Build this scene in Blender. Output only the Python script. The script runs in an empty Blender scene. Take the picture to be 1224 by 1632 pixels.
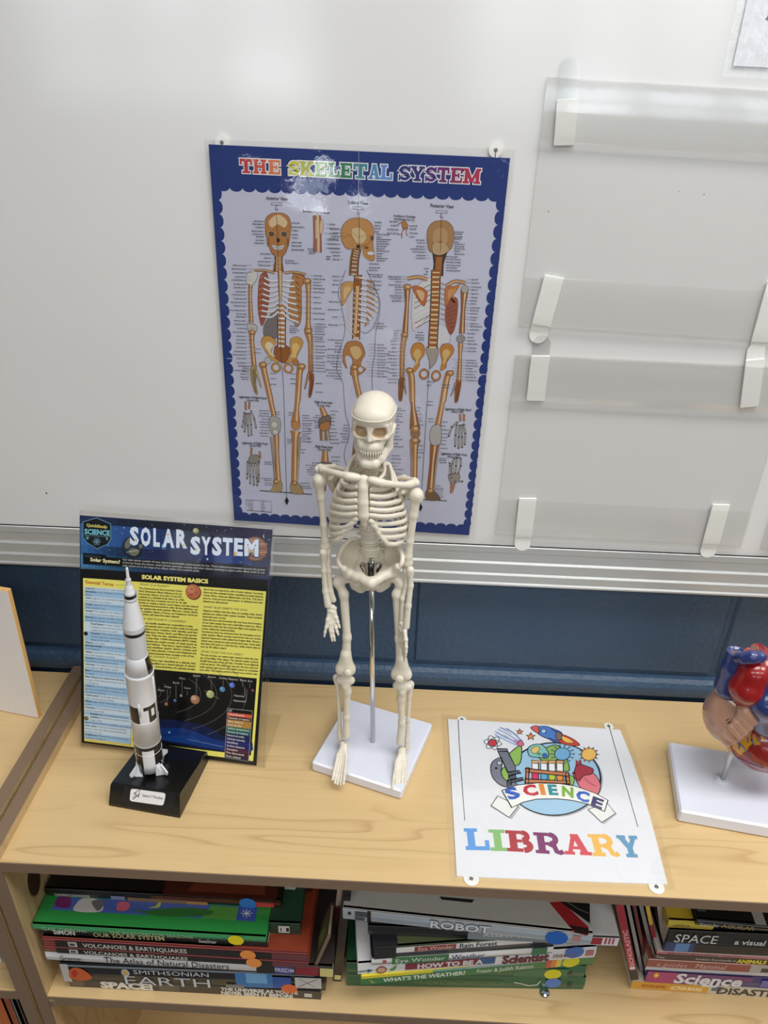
import bpy, math, random
import numpy as np
from mathutils import Vector, Matrix

random.seed(7)
SC = bpy.context.scene
COL = SC.collection
TZ = 0.76                       # height of the bookcase top above the floor (m)

# ---------------------------------------------------------------- camera
W, H, F = 1224, 1632, 1199.88
CAM = np.array([0.151845, -0.791760, 0.718628])      # relative to the bookcase top
CR = np.array([0.99885627, 0.04099495, 0.02460812])
CU = np.array([-0.04162006, 0.49213754, 0.86952194])
CF = np.array([-0.02353543, 0.86955164, -0.49328088])
cam_d = bpy.data.cameras.new('camera')
cam_d.sensor_fit = 'VERTICAL'
cam_d.sensor_height = 36.0
cam_d.lens = 36.0 * F / H
cam_d.clip_start = 0.02
cam = bpy.data.objects.new('camera', cam_d)
COL.objects.link(cam)
m = Matrix.Identity(4)
for i in range(3):
    m[i][0], m[i][1], m[i][2] = CR[i], CU[i], -CF[i]
    m[i][3] = CAM[i] + (TZ if i == 2 else 0)
cam.matrix_world = m
SC.camera = cam

# ---------------------------------------------------------------- exposure, world, lights
SC.view_settings.view_transform = 'Standard'
SC.view_settings.look = 'None'
SC.view_settings.gamma = 1.0
SC.view_settings.use_curve_mapping = False
SC.view_settings.exposure = 0.0
SC.cycles.max_bounces = 10
SC.cycles.transparent_max_bounces = 24
SC.cycles.sample_clamp_indirect = 6.0
SC.cycles.use_denoising = True
world = bpy.data.worlds.new('sky')
SC.world = world
world.use_nodes = True
world.node_tree.nodes['Background'].inputs[0].default_value = (0.75, 0.87, 1.0, 1)
world.node_tree.nodes['Background'].inputs[1].default_value = 2.2

LIGHT_W = (22.5, 15.5)          # watts per ceiling panel, front row and back row
LIGHT_COL = (1.0, 0.985, 0.96)
LIGHT_POS = [(0.6, -0.62), (2.2, -0.62), (-1.0, -2.2), (0.6, -2.2), (2.2, -2.2)]
CEIL = 1.92                     # ceiling height above the bookcase top
for lx, ly in LIGHT_POS:
    ld = bpy.data.lights.new('ceiling_panel_light', 'AREA')
    ld.shape = 'RECTANGLE'; ld.size = 1.16; ld.size_y = 0.56
    ld.energy = LIGHT_W[0] if ly > -1 else LIGHT_W[1]; ld.color = LIGHT_COL
    lo = bpy.data.objects.new('ceiling_panel_light', ld)
    lo.location = (lx, ly, TZ + CEIL - 0.035)
    COL.objects.link(lo)
# daylight behind the panes of the two windows: x0, x1, z0, z1, brightness
for x0, x1, z0, z1, br in ((-2.12, -0.99, 0.58, 0.90, 1.1), (-0.97, -0.43, 0.58, 0.90, 4.6), (-2.12, -0.43, 0.95, 1.37, 1.5),
                           (0.40, 1.00, 0.58, 0.90, 1.1), (1.02, 1.44, 0.58, 0.90, 3.6), (1.46, 2.44, 0.58, 0.90, 1.1), (0.40, 2.44, 0.95, 1.37, 2.0)):
    ld = bpy.data.lights.new('window_daylight', 'AREA')
    ld.shape = 'RECTANGLE'; ld.size = x1 - x0; ld.size_y = z1 - z0
    ld.energy = br * math.pi * (x1 - x0) * (z1 - z0); ld.color = (0.95, 0.97, 1.0)
    lo = bpy.data.objects.new('window_daylight', ld)
    lo.location = ((x0 + x1) / 2, -4.30, TZ + (z0 + z1) / 2)
    lo.rotation_euler = (math.radians(90), 0, 0)
    COL.objects.link(lo)

# ---------------------------------------------------------------- pixel -> point helpers (photograph measured at 1224 x 1632)
def ray(px, py):
    return CF + CR * (px - W / 2) / F - CU * (py - H / 2) / F
def at_y(px, py, y):
    d = ray(px, py); return CAM + d * (y - CAM[1]) / d[1]
def at_z(px, py, z):
    d = ray(px, py); return CAM + d * (z - CAM[2]) / d[2]
def at_x(px, py, x):
    d = ray(px, py); return CAM + d * (x - CAM[0]) / d[0]
def unit(v):
    v = np.asarray(v, float); return v / np.linalg.norm(v)

# ---------------------------------------------------------------- materials
MATS = {}
def new_mat(name):
    mt = bpy.data.materials.new(name); mt.use_nodes = True
    nt = mt.node_tree; b = nt.nodes['Principled BSDF']
    MATS[name] = mt
    return mt, nt, b
def lin(c):
    return tuple(((x / 255) / 12.92 if x / 255 <= 0.04045 else ((x / 255 + 0.055) / 1.055) ** 2.4) for x in c)
def simple(name, c, rough=0.5, metal=0.0, coat=0.0, bump=0.0, bscale=200.0, sss=0.0):
    mt, nt, b = new_mat(name)
    b.inputs['Base Color'].default_value = (*lin(c), 1)
    b.inputs['Roughness'].default_value = rough
    b.inputs['Metallic'].default_value = metal
    b.inputs['Coat Weight'].default_value = coat
    b.inputs['Coat Roughness'].default_value = 0.08
    if bump:
        n = nt.nodes.new('ShaderNodeTexNoise'); n.inputs['Scale'].default_value = bscale
        n.inputs['Detail'].default_value = 4
        tc = nt.nodes.new('ShaderNodeTexCoord'); nt.links.new(tc.outputs['Object'], n.inputs['Vector'])
        bp = nt.nodes.new('ShaderNodeBump'); bp.inputs['Strength'].default_value = bump
        bp.inputs['Distance'].default_value = 0.002
        nt.links.new(n.outputs['Fac'], bp.inputs['Height']); nt.links.new(bp.outputs[0], b.inputs['Normal'])
    if sss:
        b.inputs['Subsurface Weight'].default_value = sss
        b.inputs['Subsurface Radius'].default_value = (0.004, 0.003, 0.002)
    return mt
def printed(name, rough=0.45, coat=0.0, spec=0.5, mottle=0.0, coat_rough=0.1, bump=0.0, bscale=25.0):
    """printed or painted surface: its colours come from the mesh's own colour attribute"""
    mt, nt, b = new_mat(name)
    a = nt.nodes.new('ShaderNodeAttribute'); a.attribute_name = 'Col'
    out = a.outputs['Color']
    if mottle:
        tc = nt.nodes.new('ShaderNodeTexCoord')
        n = nt.nodes.new('ShaderNodeTexNoise'); n.inputs['Scale'].default_value = 60; n.inputs['Detail'].default_value = 3
        nt.links.new(tc.outputs['Object'], n.inputs['Vector'])
        mp = nt.nodes.new('ShaderNodeMapRange'); mp.inputs['To Min'].default_value = 1 - mottle; mp.inputs['To Max'].default_value = 1 + mottle
        nt.links.new(n.outputs['Fac'], mp.inputs['Value'])
        mx = nt.nodes.new('ShaderNodeVectorMath'); mx.operation = 'SCALE'
        nt.links.new(out, mx.inputs[0]); nt.links.new(mp.outputs[0], mx.inputs['Scale'])
        out = mx.outputs[0]
    nt.links.new(out, b.inputs['Base Color'])
    b.inputs['Roughness'].default_value = rough
    b.inputs['Specular IOR Level'].default_value = spec
    b.inputs['Coat Weight'].default_value = coat
    b.inputs['Coat Roughness'].default_value = coat_rough
    if bump:
        tc = nt.nodes.new('ShaderNodeTexCoord')
        n = nt.nodes.new('ShaderNodeTexNoise'); n.inputs['Scale'].default_value = bscale; n.inputs['Detail'].default_value = 5
        nt.links.new(tc.outputs['Object'], n.inputs['Vector'])
        bp = nt.nodes.new('ShaderNodeBump'); bp.inputs['Strength'].default_value = bump; bp.inputs['Distance'].default_value = 0.003
        nt.links.new(n.outputs['Fac'], bp.inputs['Height'])
        nt.links.new(bp.outputs[0], b.inputs['Coat Normal']); nt.links.new(bp.outputs[0], b.inputs['Normal'])
    return mt
def clear_sheet(name, tint=0.94, gloss=0.06, rough=0.05, bump=0.0, bscale=30.0):
    """thin clear plastic: lets most light straight through and reflects a little"""
    mt = bpy.data.materials.new(name); mt.use_nodes = True; MATS[name] = mt
    nt = mt.node_tree; nt.nodes.remove(nt.nodes['Principled BSDF'])
    out = nt.nodes['Material Output']
    tr = nt.nodes.new('ShaderNodeBsdfTransparent'); tr.inputs[0].default_value = (tint, tint, tint * 0.995, 1)
    gl = nt.nodes.new('ShaderNodeBsdfGlossy'); gl.inputs['Roughness'].default_value = rough
    gl.inputs[0].default_value = (1, 1, 1, 1)
    fr = nt.nodes.new('ShaderNodeLayerWeight'); fr.inputs[0].default_value = 0.5
    pw = nt.nodes.new('ShaderNodeMath'); pw.operation = 'POWER'; pw.inputs[1].default_value = 5.0
    nt.links.new(fr.outputs['Facing'], pw.inputs[0])
    ad = nt.nodes.new('ShaderNodeMath'); ad.operation = 'MULTIPLY_ADD'; ad.inputs[1].default_value = 0.8; ad.inputs[2].default_value = gloss
    nt.links.new(pw.outputs[0], ad.inputs[0])
    mx = nt.nodes.new('ShaderNodeMixShader')
    nt.links.new(ad.outputs[0], mx.inputs[0]); nt.links.new(tr.outputs[0], mx.inputs[1]); nt.links.new(gl.outputs[0], mx.inputs[2])
    nt.links.new(mx.outputs[0], out.inputs[0])
    if bump:
        tc = nt.nodes.new('ShaderNodeTexCoord')
        n = nt.nodes.new('ShaderNodeTexNoise'); n.inputs['Scale'].default_value = bscale; n.inputs['Detail'].default_value = 6
        nt.links.new(tc.outputs['Object'], n.inputs['Vector'])
        bp = nt.nodes.new('ShaderNodeBump'); bp.inputs['Strength'].default_value = bump; bp.inputs['Distance'].default_value = 0.004
        nt.links.new(n.outputs['Fac'], bp.inputs['Height']); nt.links.new(bp.outputs[0], gl.inputs['Normal'])
    return mt

def wood_mat(name, c_base, c_line, along='X'):
    """maple laminate with thin cathedral grain"""
    mt, nt, b = new_mat(name)
    tc = nt.nodes.new('ShaderNodeTexCoord')
    mp = nt.nodes.new('ShaderNodeMapping')
    mp.inputs['Scale'].default_value = {'X': (1.6, 15.0, 15.0), 'Y': (15.0, 1.6, 15.0), 'Z': (15.0, 15.0, 1.6)}[along]
    nt.links.new(tc.outputs['Object'], mp.inputs['Vector'])
    n1 = nt.nodes.new('ShaderNodeTexNoise'); n1.inputs['Scale'].default_value = 1.0; n1.inputs['Detail'].default_value = 2.2; n1.inputs['Roughness'].default_value = 0.5
    nt.links.new(mp.outputs[0], n1.inputs['Vector'])
    mu = nt.nodes.new('ShaderNodeMath'); mu.operation = 'MULTIPLY'; mu.inputs[1].default_value = 13.0
    nt.links.new(n1.outputs['Fac'], mu.inputs[0])
    fr = nt.nodes.new('ShaderNodeMath'); fr.operation = 'FRACT'; nt.links.new(mu.outputs[0], fr.inputs[0])
    r1 = nt.nodes.new('ShaderNodeValToRGB')
    e = r1.color_ramp.elements
    e[0].position = 0.0; e[0].color = (1, 1, 1, 1); e[1].position = 0.16; e[1].color = (0.25, 0.25, 0.25, 1)
    x = e.new(0.45); x.color = (0, 0, 0, 1); x = e.new(0.92); x.color = (0.08, 0.08, 0.08, 1); x = e.new(1.0); x.color = (1, 1, 1, 1)
    nt.links.new(fr.outputs[0], r1.inputs[0])
    n2 = nt.nodes.new('ShaderNodeTexNoise'); n2.inputs['Scale'].default_value = 0.9; n2.inputs['Detail'].default_value = 3
    nt.links.new(mp.outputs[0], n2.inputs['Vector'])
    m2 = nt.nodes.new('ShaderNodeMapRange'); m2.inputs['From Min'].default_value = 0.42; m2.inputs['From Max'].default_value = 0.62
    nt.links.new(n2.outputs['Fac'], m2.inputs['Value'])
    mm = nt.nodes.new('ShaderNodeMath'); mm.operation = 'MULTIPLY'
    nt.links.new(r1.outputs[0], mm.inputs[0]); nt.links.new(m2.outputs[0], mm.inputs[1])
    m3 = nt.nodes.new('ShaderNodeMath'); m3.operation = 'MULTIPLY'; m3.inputs[1].default_value = 0.42
    nt.links.new(mm.outputs[0], m3.inputs[0])
    mp2 = nt.nodes.new('ShaderNodeMapping')
    mp2.inputs['Scale'].default_value = {'X': (3, 220, 220), 'Y': (220, 3, 220), 'Z': (220, 220, 3)}[along]
    nt.links.new(tc.outputs['Object'], mp2.inputs['Vector'])
    n3 = nt.nodes.new('ShaderNodeTexNoise'); n3.inputs['Scale'].default_value = 1; n3.inputs['Detail'].default_value = 2
    nt.links.new(mp2.outputs[0], n3.inputs['Vector'])
    mr = nt.nodes.new('ShaderNodeMapRange'); mr.inputs['To Min'].default_value = 0.0; mr.inputs['To Max'].default_value = 0.16
    nt.links.new(n3.outputs['Fac'], mr.inputs['Value'])
    sm = nt.nodes.new('ShaderNodeMath'); sm.operation = 'ADD'; sm.use_clamp = True
    nt.links.new(m3.outputs[0], sm.inputs[0]); nt.links.new(mr.outputs[0], sm.inputs[1])
    mix = nt.nodes.new('ShaderNodeMix'); mix.data_type = 'RGBA'
    mix.inputs['A'].default_value = (*lin(c_base), 1); mix.inputs['B'].default_value = (*lin(c_line), 1)
    nt.links.new(sm.outputs[0], mix.inputs['Factor'])
    nt.links.new(mix.outputs['Result'], b.inputs['Base Color'])
    b.inputs['Roughness'].default_value = 0.42
    return mt

wood_mat('maple_laminate', (217, 188, 138), (160, 122, 72), 'X')
wood_mat('maple_laminate_side', (200, 173, 128), (150, 114, 70), 'Z')
simple('edge_banding', (128, 106, 86), 0.5, bump=0.15, bscale=300)
simple('aluminium', (200, 202, 202), 0.3, metal=0.45)
simple('chrome', (225, 225, 225), 0.12, metal=1.0)
simple('dark_steel', (90, 90, 92), 0.3, metal=0.9)
simple('bone_plastic', (220, 213, 197), 0.38, sss=0.12)
simple('stand_plastic', (224, 228, 242), 0.22, coat=0.3)
simple('white_plastic', (240, 240, 236), 0.45)
simple('black_plastic', (14, 14, 16), 0.28, coat=0.2)
simple('rubber_black', (22, 22, 24), 0.6)
simple('mdf_edge', (222, 178, 110), 0.6, bump=0.2, bscale=400)
simple('lap_board_white', (228, 226, 226), 0.3)
simple('ceiling_paint', (196, 196, 192), 0.9)
simple('room_paint', (150, 146, 138), 0.9)
simple('floor_vinyl', (104, 98, 90), 0.35)
simple('window_frame_paint', (120, 122, 124), 0.5)
simple('paper_white', (240, 241, 245), 0.6)
simple('page_block', (226, 218, 200), 0.8)
printed('print_matte', 0.55)
printed('print_gloss', 0.4, coat=0.15, coat_rough=0.12, spec=0.3)
printed('book_cover', 0.38, coat=0.25, coat_rough=0.15, mottle=0.06)
printed('poster_print', 0.6, coat=0.0, spec=0.2)
printed('heart_paint', 0.3, coat=0.7, coat_rough=0.06)
printed('rocket_paint', 0.35, coat=0.3)
printed('bone_painted', 0.38)
clear_sheet('laminate_film', 0.985, 0.075, 0.07, bump=0.2, bscale=40)
clear_sheet('acrylic_clear', 0.97, 0.012, 0.04)
clear_sheet('acrylic_pocket', 0.955, 0.035, 0.14, bump=0.12, bscale=14)
clear_sheet('pocket_lip', 0.955, 0.085, 0.11, bump=0.12, bscale=14)
clear_sheet('clear_tab', 0.93, 0.05, 0.1)
clear_sheet('window_glass', 0.96, 0.0, 0.02)

# whiteboard: satin glossy white steel
mt, nt, b = new_mat('whiteboard_steel')
tc = nt.nodes.new('ShaderNodeTexCoord')
n = nt.nodes.new('ShaderNodeTexNoise'); n.inputs['Scale'].default_value = 3.0; n.inputs['Detail'].default_value = 3
nt.links.new(tc.outputs['Object'], n.inputs['Vector'])
r = nt.nodes.new('ShaderNodeValToRGB')
r.color_ramp.elements[0].position = 0.3; r.color_ramp.elements[0].color = (*lin((225, 225, 225)), 1)
r.color_ramp.elements[1].position = 0.7; r.color_ramp.elements[1].color = (*lin((230, 230, 230)), 1)
nt.links.new(n.outputs['Fac'], r.inputs[0]); nt.links.new(r.outputs[0], b.inputs['Base Color'])
b.inputs['Roughness'].default_value = 0.5
b.inputs['Coat Weight'].default_value = 1.0
b.inputs['Coat IOR'].default_value = 1.6
b.inputs['Coat Roughness'].default_value = 0.14
n = nt.nodes.new('ShaderNodeTexNoise'); n.inputs['Scale'].default_value = 9.0; n.inputs['Detail'].default_value = 2
nt.links.new(tc.outputs['Object'], n.inputs['Vector'])
bp = nt.nodes.new('ShaderNodeBump'); bp.inputs['Strength'].default_value = 0.035; bp.inputs['Distance'].default_value = 0.004
nt.links.new(n.outputs['Fac'], bp.inputs['Height']); nt.links.new(bp.outputs[0], b.inputs['Coat Normal'])

# painted cinder block, with mortar joints pressed in by the bump
mt, nt, b = new_mat('blue_block_paint')
tc = nt.nodes.new('ShaderNodeTexCoord')
n = nt.nodes.new('ShaderNodeTexNoise'); n.inputs['Scale'].default_value = 150; n.inputs['Detail'].default_value = 5
nt.links.new(tc.outputs['Object'], n.inputs['Vector'])
v = nt.nodes.new('ShaderNodeTexNoise'); v.inputs['Scale'].default_value = 35; v.inputs['Detail'].default_value = 2
nt.links.new(tc.outputs['Object'], v.inputs['Vector'])
ad = nt.nodes.new('ShaderNodeMath'); ad.operation = 'ADD'
nt.links.new(n.outputs['Fac'], ad.inputs[0]); nt.links.new(v.outputs['Fac'], ad.inputs[1])
bp = nt.nodes.new('ShaderNodeBump'); bp.inputs['Strength'].default_value = 0.55; bp.inputs['Distance'].default_value = 0.003
nt.links.new(ad.outputs[0], bp.inputs['Height'])
nt.links.new(bp.outputs[0], b.inputs['Normal'])
b.inputs['Base Color'].default_value = (*lin((50, 75, 102)), 1)
b.inputs['Roughness'].default_value = 0.42

# ---------------------------------------------------------------- mesh building
ORIG = {}
class MB:
    """collects shapes (in bookcase-top coordinates) and links them as ONE mesh object"""
    def __init__(s):
        s.v, s.f, s.c, s.mi, s.sm = [], [], [], [], []
        s.vc = None
    def add(s, vs, fs, col=(200, 200, 200), mat=0, smooth=False):
        o = len(s.v)
        s.v.extend(tuple(map(float, p)) for p in vs)
        for f in fs:
            s.f.append(tuple(i + o for i in f)); s.c.append(col); s.mi.append(mat); s.sm.append(smooth)
        return s
    def quad(s, a, b, c, d, col=(200, 200, 200), mat=0):
        return s.add([a, b, c, d], [(0, 1, 2, 3)], col, mat)
    def box(s, x0, x1, y0, y1, z0, z1, col=(200, 200, 200), mat=0, ch=0.0):
        return s.fbox((0, 0, 0), (1, 0, 0), (0, 1, 0), (0, 0, 1), x0, x1, y0, y1, z0, z1, col, mat, ch)
    def fbox(s, o, ex, ey, ez, a0, a1, b0, b1, c0, c1, col=(200, 200, 200), mat=0, ch=0.0):
        """box (chamfered by ch) in the frame o, ex, ey, ez"""
        o, ex, ey, ez = (np.asarray(t, float) for t in (o, ex, ey, ez))
        P = lambda a, b, c: o + ex * a + ey * b + ez * c
        if ch <= 0:
            vs = [P(a, b, c) for c in (c0, c1) for b in (b0, b1) for a in (a0, a1)]
            fs = [(0, 2, 3, 1), (4, 5, 7, 6), (0, 1, 5, 4), (2, 6, 7, 3), (0, 4, 6, 2), (1, 3, 7, 5)]
            return s.add(vs, fs, col, mat)
        ch = min(ch, (a1 - a0) / 2.01, (b1 - b0) / 2.01, (c1 - c0) / 2.01)
        vs, idx = [], {}
        for i, (A, sa) in enumerate(((a0, 1), (a1, -1))):
            for j, (B, sb) in enumerate(((b0, 1), (b1, -1))):
                for k, (Cc, sc) in enumerate(((c0, 1), (c1, -1))):
                    for t in range(3):
                        idx[i, j, k, t] = len(vs)
                        q = [A + sa * ch, B + sb * ch, Cc + sc * ch]
                        q[t] = (A, B, Cc)[t]
                        vs.append(P(*q))
        fs = []
        I = lambda i, j, k, t: idx[i, j, k, t]
        for i in (0, 1):
            q = [I(i, 0, 0, 0), I(i, 1, 0, 0), I(i, 1, 1, 0), I(i, 0, 1, 0)]; fs.append(q if i else q[::-1])
            q = [I(0, i, 0, 1), I(0, i, 1, 1), I(1, i, 1, 1), I(1, i, 0, 1)]; fs.append(q if i else q[::-1])
            q = [I(0, 0, i, 2), I(1, 0, i, 2), I(1, 1, i, 2), I(0, 1, i, 2)]; fs.append(q if i else q[::-1])
        for p in (0, 1):
            for q in (0, 1):
                fs.append([I(0, p, q, 1), I(1, p, q, 1), I(1, p, q, 2), I(0, p, q, 2)])
                fs.append([I(p, 0, q, 0), I(p, 1, q, 0), I(p, 1, q, 2), I(p, 0, q, 2)])
                fs.append([I(p, q, 0, 0), I(p, q, 1, 0), I(p, q, 1, 1), I(p, q, 0, 1)])
                for k in (0, 1):
                    fs.append([I(p, q, k, 0), I(p, q, k, 1), I(p, q, k, 2)])
        return s.add(vs, fs, col, mat)
    def prism(s, base, top, col=(200, 200, 200), mat=0, caps=True, smooth=False):
        n = len(base)
        s.add(list(base) + list(top), [(i, (i + 1) % n, n + (i + 1) % n, n + i) for i in range(n)], col, mat, smooth)
        if caps:
            s.add(base, [tuple(range(n))[::-1]], col, mat); s.add(top, [tuple(range(n))], col, mat)
        return s
    def tube(s, pts, rad, n=10, col=(200, 200, 200), mat=0, caps=True, flat=1.0, flat_dir=None, closed=False):
        """swept tube; rad = one radius or one per point; flat squashes the section along flat_dir"""
        pts = [np.asarray(p, float) for p in pts]
        if not hasattr(rad, '__len__'): rad = [rad] * len(pts)
        rings = []
        ref = None
        for i, p in enumerate(pts):
            if closed: t = unit(pts[(i + 1) % len(pts)] - pts[i - 1])
            else: t = unit(pts[min(i + 1, len(pts) - 1)] - pts[max(i - 1, 0)])
            if flat_dir is not None:
                u = np.asarray(flat_dir, float); u = unit(u - t * (u @ t) + 1e-9)
            elif ref is None:
                u = np.array([0, 0, 1.0]) if abs(t[2]) < 0.9 else np.array([1.0, 0, 0]); u = unit(u - t * (u @ t))
            else:
                u = unit(ref - t * (ref @ t))
            ref = u; w = np.cross(t, u)
            rings.append([p + (u * math.cos(k * 2 * math.pi / n) * flat + w * math.sin(k * 2 * math.pi / n)) * rad[i] for k in range(n)])
        vs = [q for r_ in rings for q in r_]
        m_ = len(rings)
        fs = [(i * n + k, i * n + (k + 1) % n, ((i + 1) % m_) * n + (k + 1) % n, ((i + 1) % m_) * n + k)
              for i in range(m_ if closed else m_ - 1) for k in range(n)]
        if caps and not closed:
            fs += [tuple(range(n))[::-1], tuple((m_ - 1) * n + k for k in range(n))]
        return s.add(vs, fs, col, mat, True)
    def lathe(s, o, ax, prof, n=28, col=(200, 200, 200), mat=0, cols=None, smooth=True):
        """profile [(h, r)] turned round the axis ax through o"""
        ax = unit(ax); o = np.asarray(o, float)
        u = unit(np.cross(ax, [0, 1, 0.01])); w = np.cross(ax, u)
        vs = [o + ax * h + (u * math.cos(2 * math.pi * k / n) + w * math.sin(2 * math.pi * k / n)) * max(r_, 1e-6) for h, r_ in prof for k in range(n)]
        for i in range(len(prof) - 1):
            a = i * n
            s.add(vs[a:a + 2 * n], [(k, (k + 1) % n, n + (k + 1) % n, n + k) for k in range(n)], cols[i] if cols else col, mat, smooth)
        s.add(vs[:n], [tuple(range(n))[::-1]], cols[0] if cols else col, mat)
        s.add(vs[-n:], [tuple(range(n))], cols[-1] if cols else col, mat)
        return s
    def ell(s, c, r, nu=14, nv=9, col=(200, 200, 200), mat=0, M=None):
        c = np.asarray(c, float)
        if not hasattr(r, '__len__'): r = (r, r, r)
        vs = []
        for j in range(nv + 1):
            th = math.pi * j / nv
            for i in range(nu):
                q = np.array([r[0] * math.sin(th) * math.cos(2 * math.pi * i / nu), r[1] * math.sin(th) * math.sin(2 * math.pi * i / nu), r[2] * math.cos(th)])
                if M is not None: q = M @ q
                vs.append(c + q)
        fs = [(j * nu + i, (j + 1) * nu + i, (j + 1) * nu + (i + 1) % nu, j * nu + (i + 1) % nu) for j in range(nv) for i in range(nu)]
        return s.add(vs, fs, col, mat, True)
    def build(s, name, mats, parent=None, at=None, kind=None):
        me = bpy.data.meshes.new(name)
        if parent is not None: org = ORIG[parent]
        elif at is not None: org = np.asarray(at, float)
        else:
            A = np.array(s.v); org = (A.min(0) + A.max(0)) / 2; org[2] = A[:, 2].min()
        A = np.array(s.v, float) - org
        me.from_pydata(A.tolist(), [], s.f)
        if isinstance(mats, str): mats = [mats]
        for q in mats: me.materials.append(MATS[q])
        me.polygons.foreach_set('material_index', s.mi)
        me.polygons.foreach_set('use_smooth', s.sm)
        ca = me.color_attributes.new('Col', 'BYTE_COLOR', 'CORNER')
        if s.vc is not None:
            lv = np.zeros(len(me.loops), dtype=np.int32); me.loops.foreach_get('vertex_index', lv)
            arr = np.ones((len(lv), 4), np.float32); arr[:, :3] = np.asarray(s.vc, np.float32)[lv] / 255
        else:
            n_ = [len(f) for f in s.f]
            arr = np.ones((sum(n_), 4), np.float32)
            arr[:, :3] = np.repeat(np.array(s.c, np.float32), n_, axis=0) / 255
        ca.data.foreach_set('color_srgb', arr.ravel())
        me.update()
        o = bpy.data.objects.new(name, me)
        COL.objects.link(o)
        if parent is not None: o.parent = parent
        else: o.location = (org[0], org[1], org[2] + TZ)
        ORIG[o] = org
        if kind: o['kind'] = kind
        return o

def tag(o, label=None, cat=None, group=None, kind=None):
    if label: o['label'] = label
    if cat: o['category'] = cat
    if group: o['group'] = group
    if kind: o['kind'] = kind
    return o
def thing(name, label, cat, at, group=None):
    o = bpy.data.objects.new(name, None); COL.objects.link(o)
    o.empty_display_size = 0.02
    at = np.asarray(at, float)
    o.location = (at[0], at[1], at[2] + TZ); ORIG[o] = at
    return tag(o, label, cat, group)

# ---------------------------------------------------------------- smooth solids from distance fields (surface nets)
class Sdf:
    def __init__(s, k=0.002): s.p = []; s.k = k
    def ell(s, c, r, M=None, sub=False, k=None): s.p.append(('e', np.asarray(c, float), np.asarray(r if hasattr(r, '__len__') else (r, r, r), float), M, sub, k)); return s
    def cap(s, a, b, ra, rb=None, sub=False, k=None): s.p.append(('c', np.asarray(a, float), np.asarray(b, float), (ra, ra if rb is None else rb), sub, k)); return s
    def chain(s, pts, rad, sub=False, k=None):
        if not hasattr(rad, '__len__'): rad = [rad] * len(pts)
        for i in range(len(pts) - 1): s.cap(pts[i], pts[i + 1], rad[i], rad[i + 1], sub, k)
        return s
    def box(s, c, h, M=None, r=0.001, sub=False, k=None): s.p.append(('b', np.asarray(c, float), np.asarray(h, float), M, sub, k, r)); return s
    def ev(s, X):
        d = np.full(X.shape[:-1], 1e3)
        for q in s.p:
            if q[0] == 'e':
                _, c, r_, M, sub, k = q
                Y = X - c
                if M is not None: Y = Y @ M
                l = np.sqrt(((Y / r_) ** 2).sum(-1)); g = np.sqrt(((Y / (r_ * r_)) ** 2).sum(-1)) + 1e-9
                e = l * (l - 1) / g
            elif q[0] == 'c':
                _, a, b, (ra, rb), sub, k = q
                ab = b - a; t = np.clip(((X - a) @ ab) / max(ab @ ab, 1e-12), 0, 1)
                e = np.sqrt(((X - a - t[..., None] * ab) ** 2).sum(-1)) - (ra + (rb - ra) * t)
            else:
                _, c, h, M, sub, k, r_ = q
                Y = X - c
                if M is not None: Y = Y @ M
                Y = np.abs(Y) - (h - r_)
                e = np.sqrt((np.maximum(Y, 0) ** 2).sum(-1)) + np.minimum(Y.max(-1), 0) - r_
            k = s.k if k is None else k
            if sub:
                h_ = np.clip(0.5 - 0.5 * (d + e) / k, 0, 1)
                d = d * (1 - h_) + (-e) * h_ + k * h_ * (1 - h_)
            else:
                h_ = np.clip(0.5 + 0.5 * (e - d) / k, 0, 1)
                d = d * h_ + e * (1 - h_) - k * h_ * (1 - h_)
        return d
    def bounds(s):
        lo, hi = [], []
        for q in s.p:
            if q[4] is True: continue
            if q[0] == 'c':
                r_ = max(q[3]); lo += [q[1] - r_, q[2] - r_]; hi += [q[1] + r_, q[2] + r_]
            else:
                r_ = q[2].max() * (1.0 if q[3] is None else 1.0) if q[3] is not None else q[2]
                lo.append(q[1] - r_); hi.append(q[1] + r_)
        return np.min(lo, 0), np.max(hi, 0)
    def mesh(s, step):
        lo, hi = s.bounds(); lo = lo - 2.5 * step; hi = hi + 2.5 * step
        n = np.ceil((hi - lo) / step).astype(int) + 1
        g = np.stack(np.meshgrid(*[lo[i] + np.arange(n[i]) * step for i in range(3)], indexing='ij'), -1)
        val = s.ev(g)
        return nets(val, lo, step)
    def hit(s, px, py, t0=0.3, t1=1.6):
        d = unit(ray(px, py)); t = t0
        for _ in range(200):
            e = float(s.ev((CAM + d * t)[None])[0])
            if e < 1e-5: return CAM + d * t
            t += max(e * 0.8, 2e-5)
            if t > t1: return None
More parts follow.
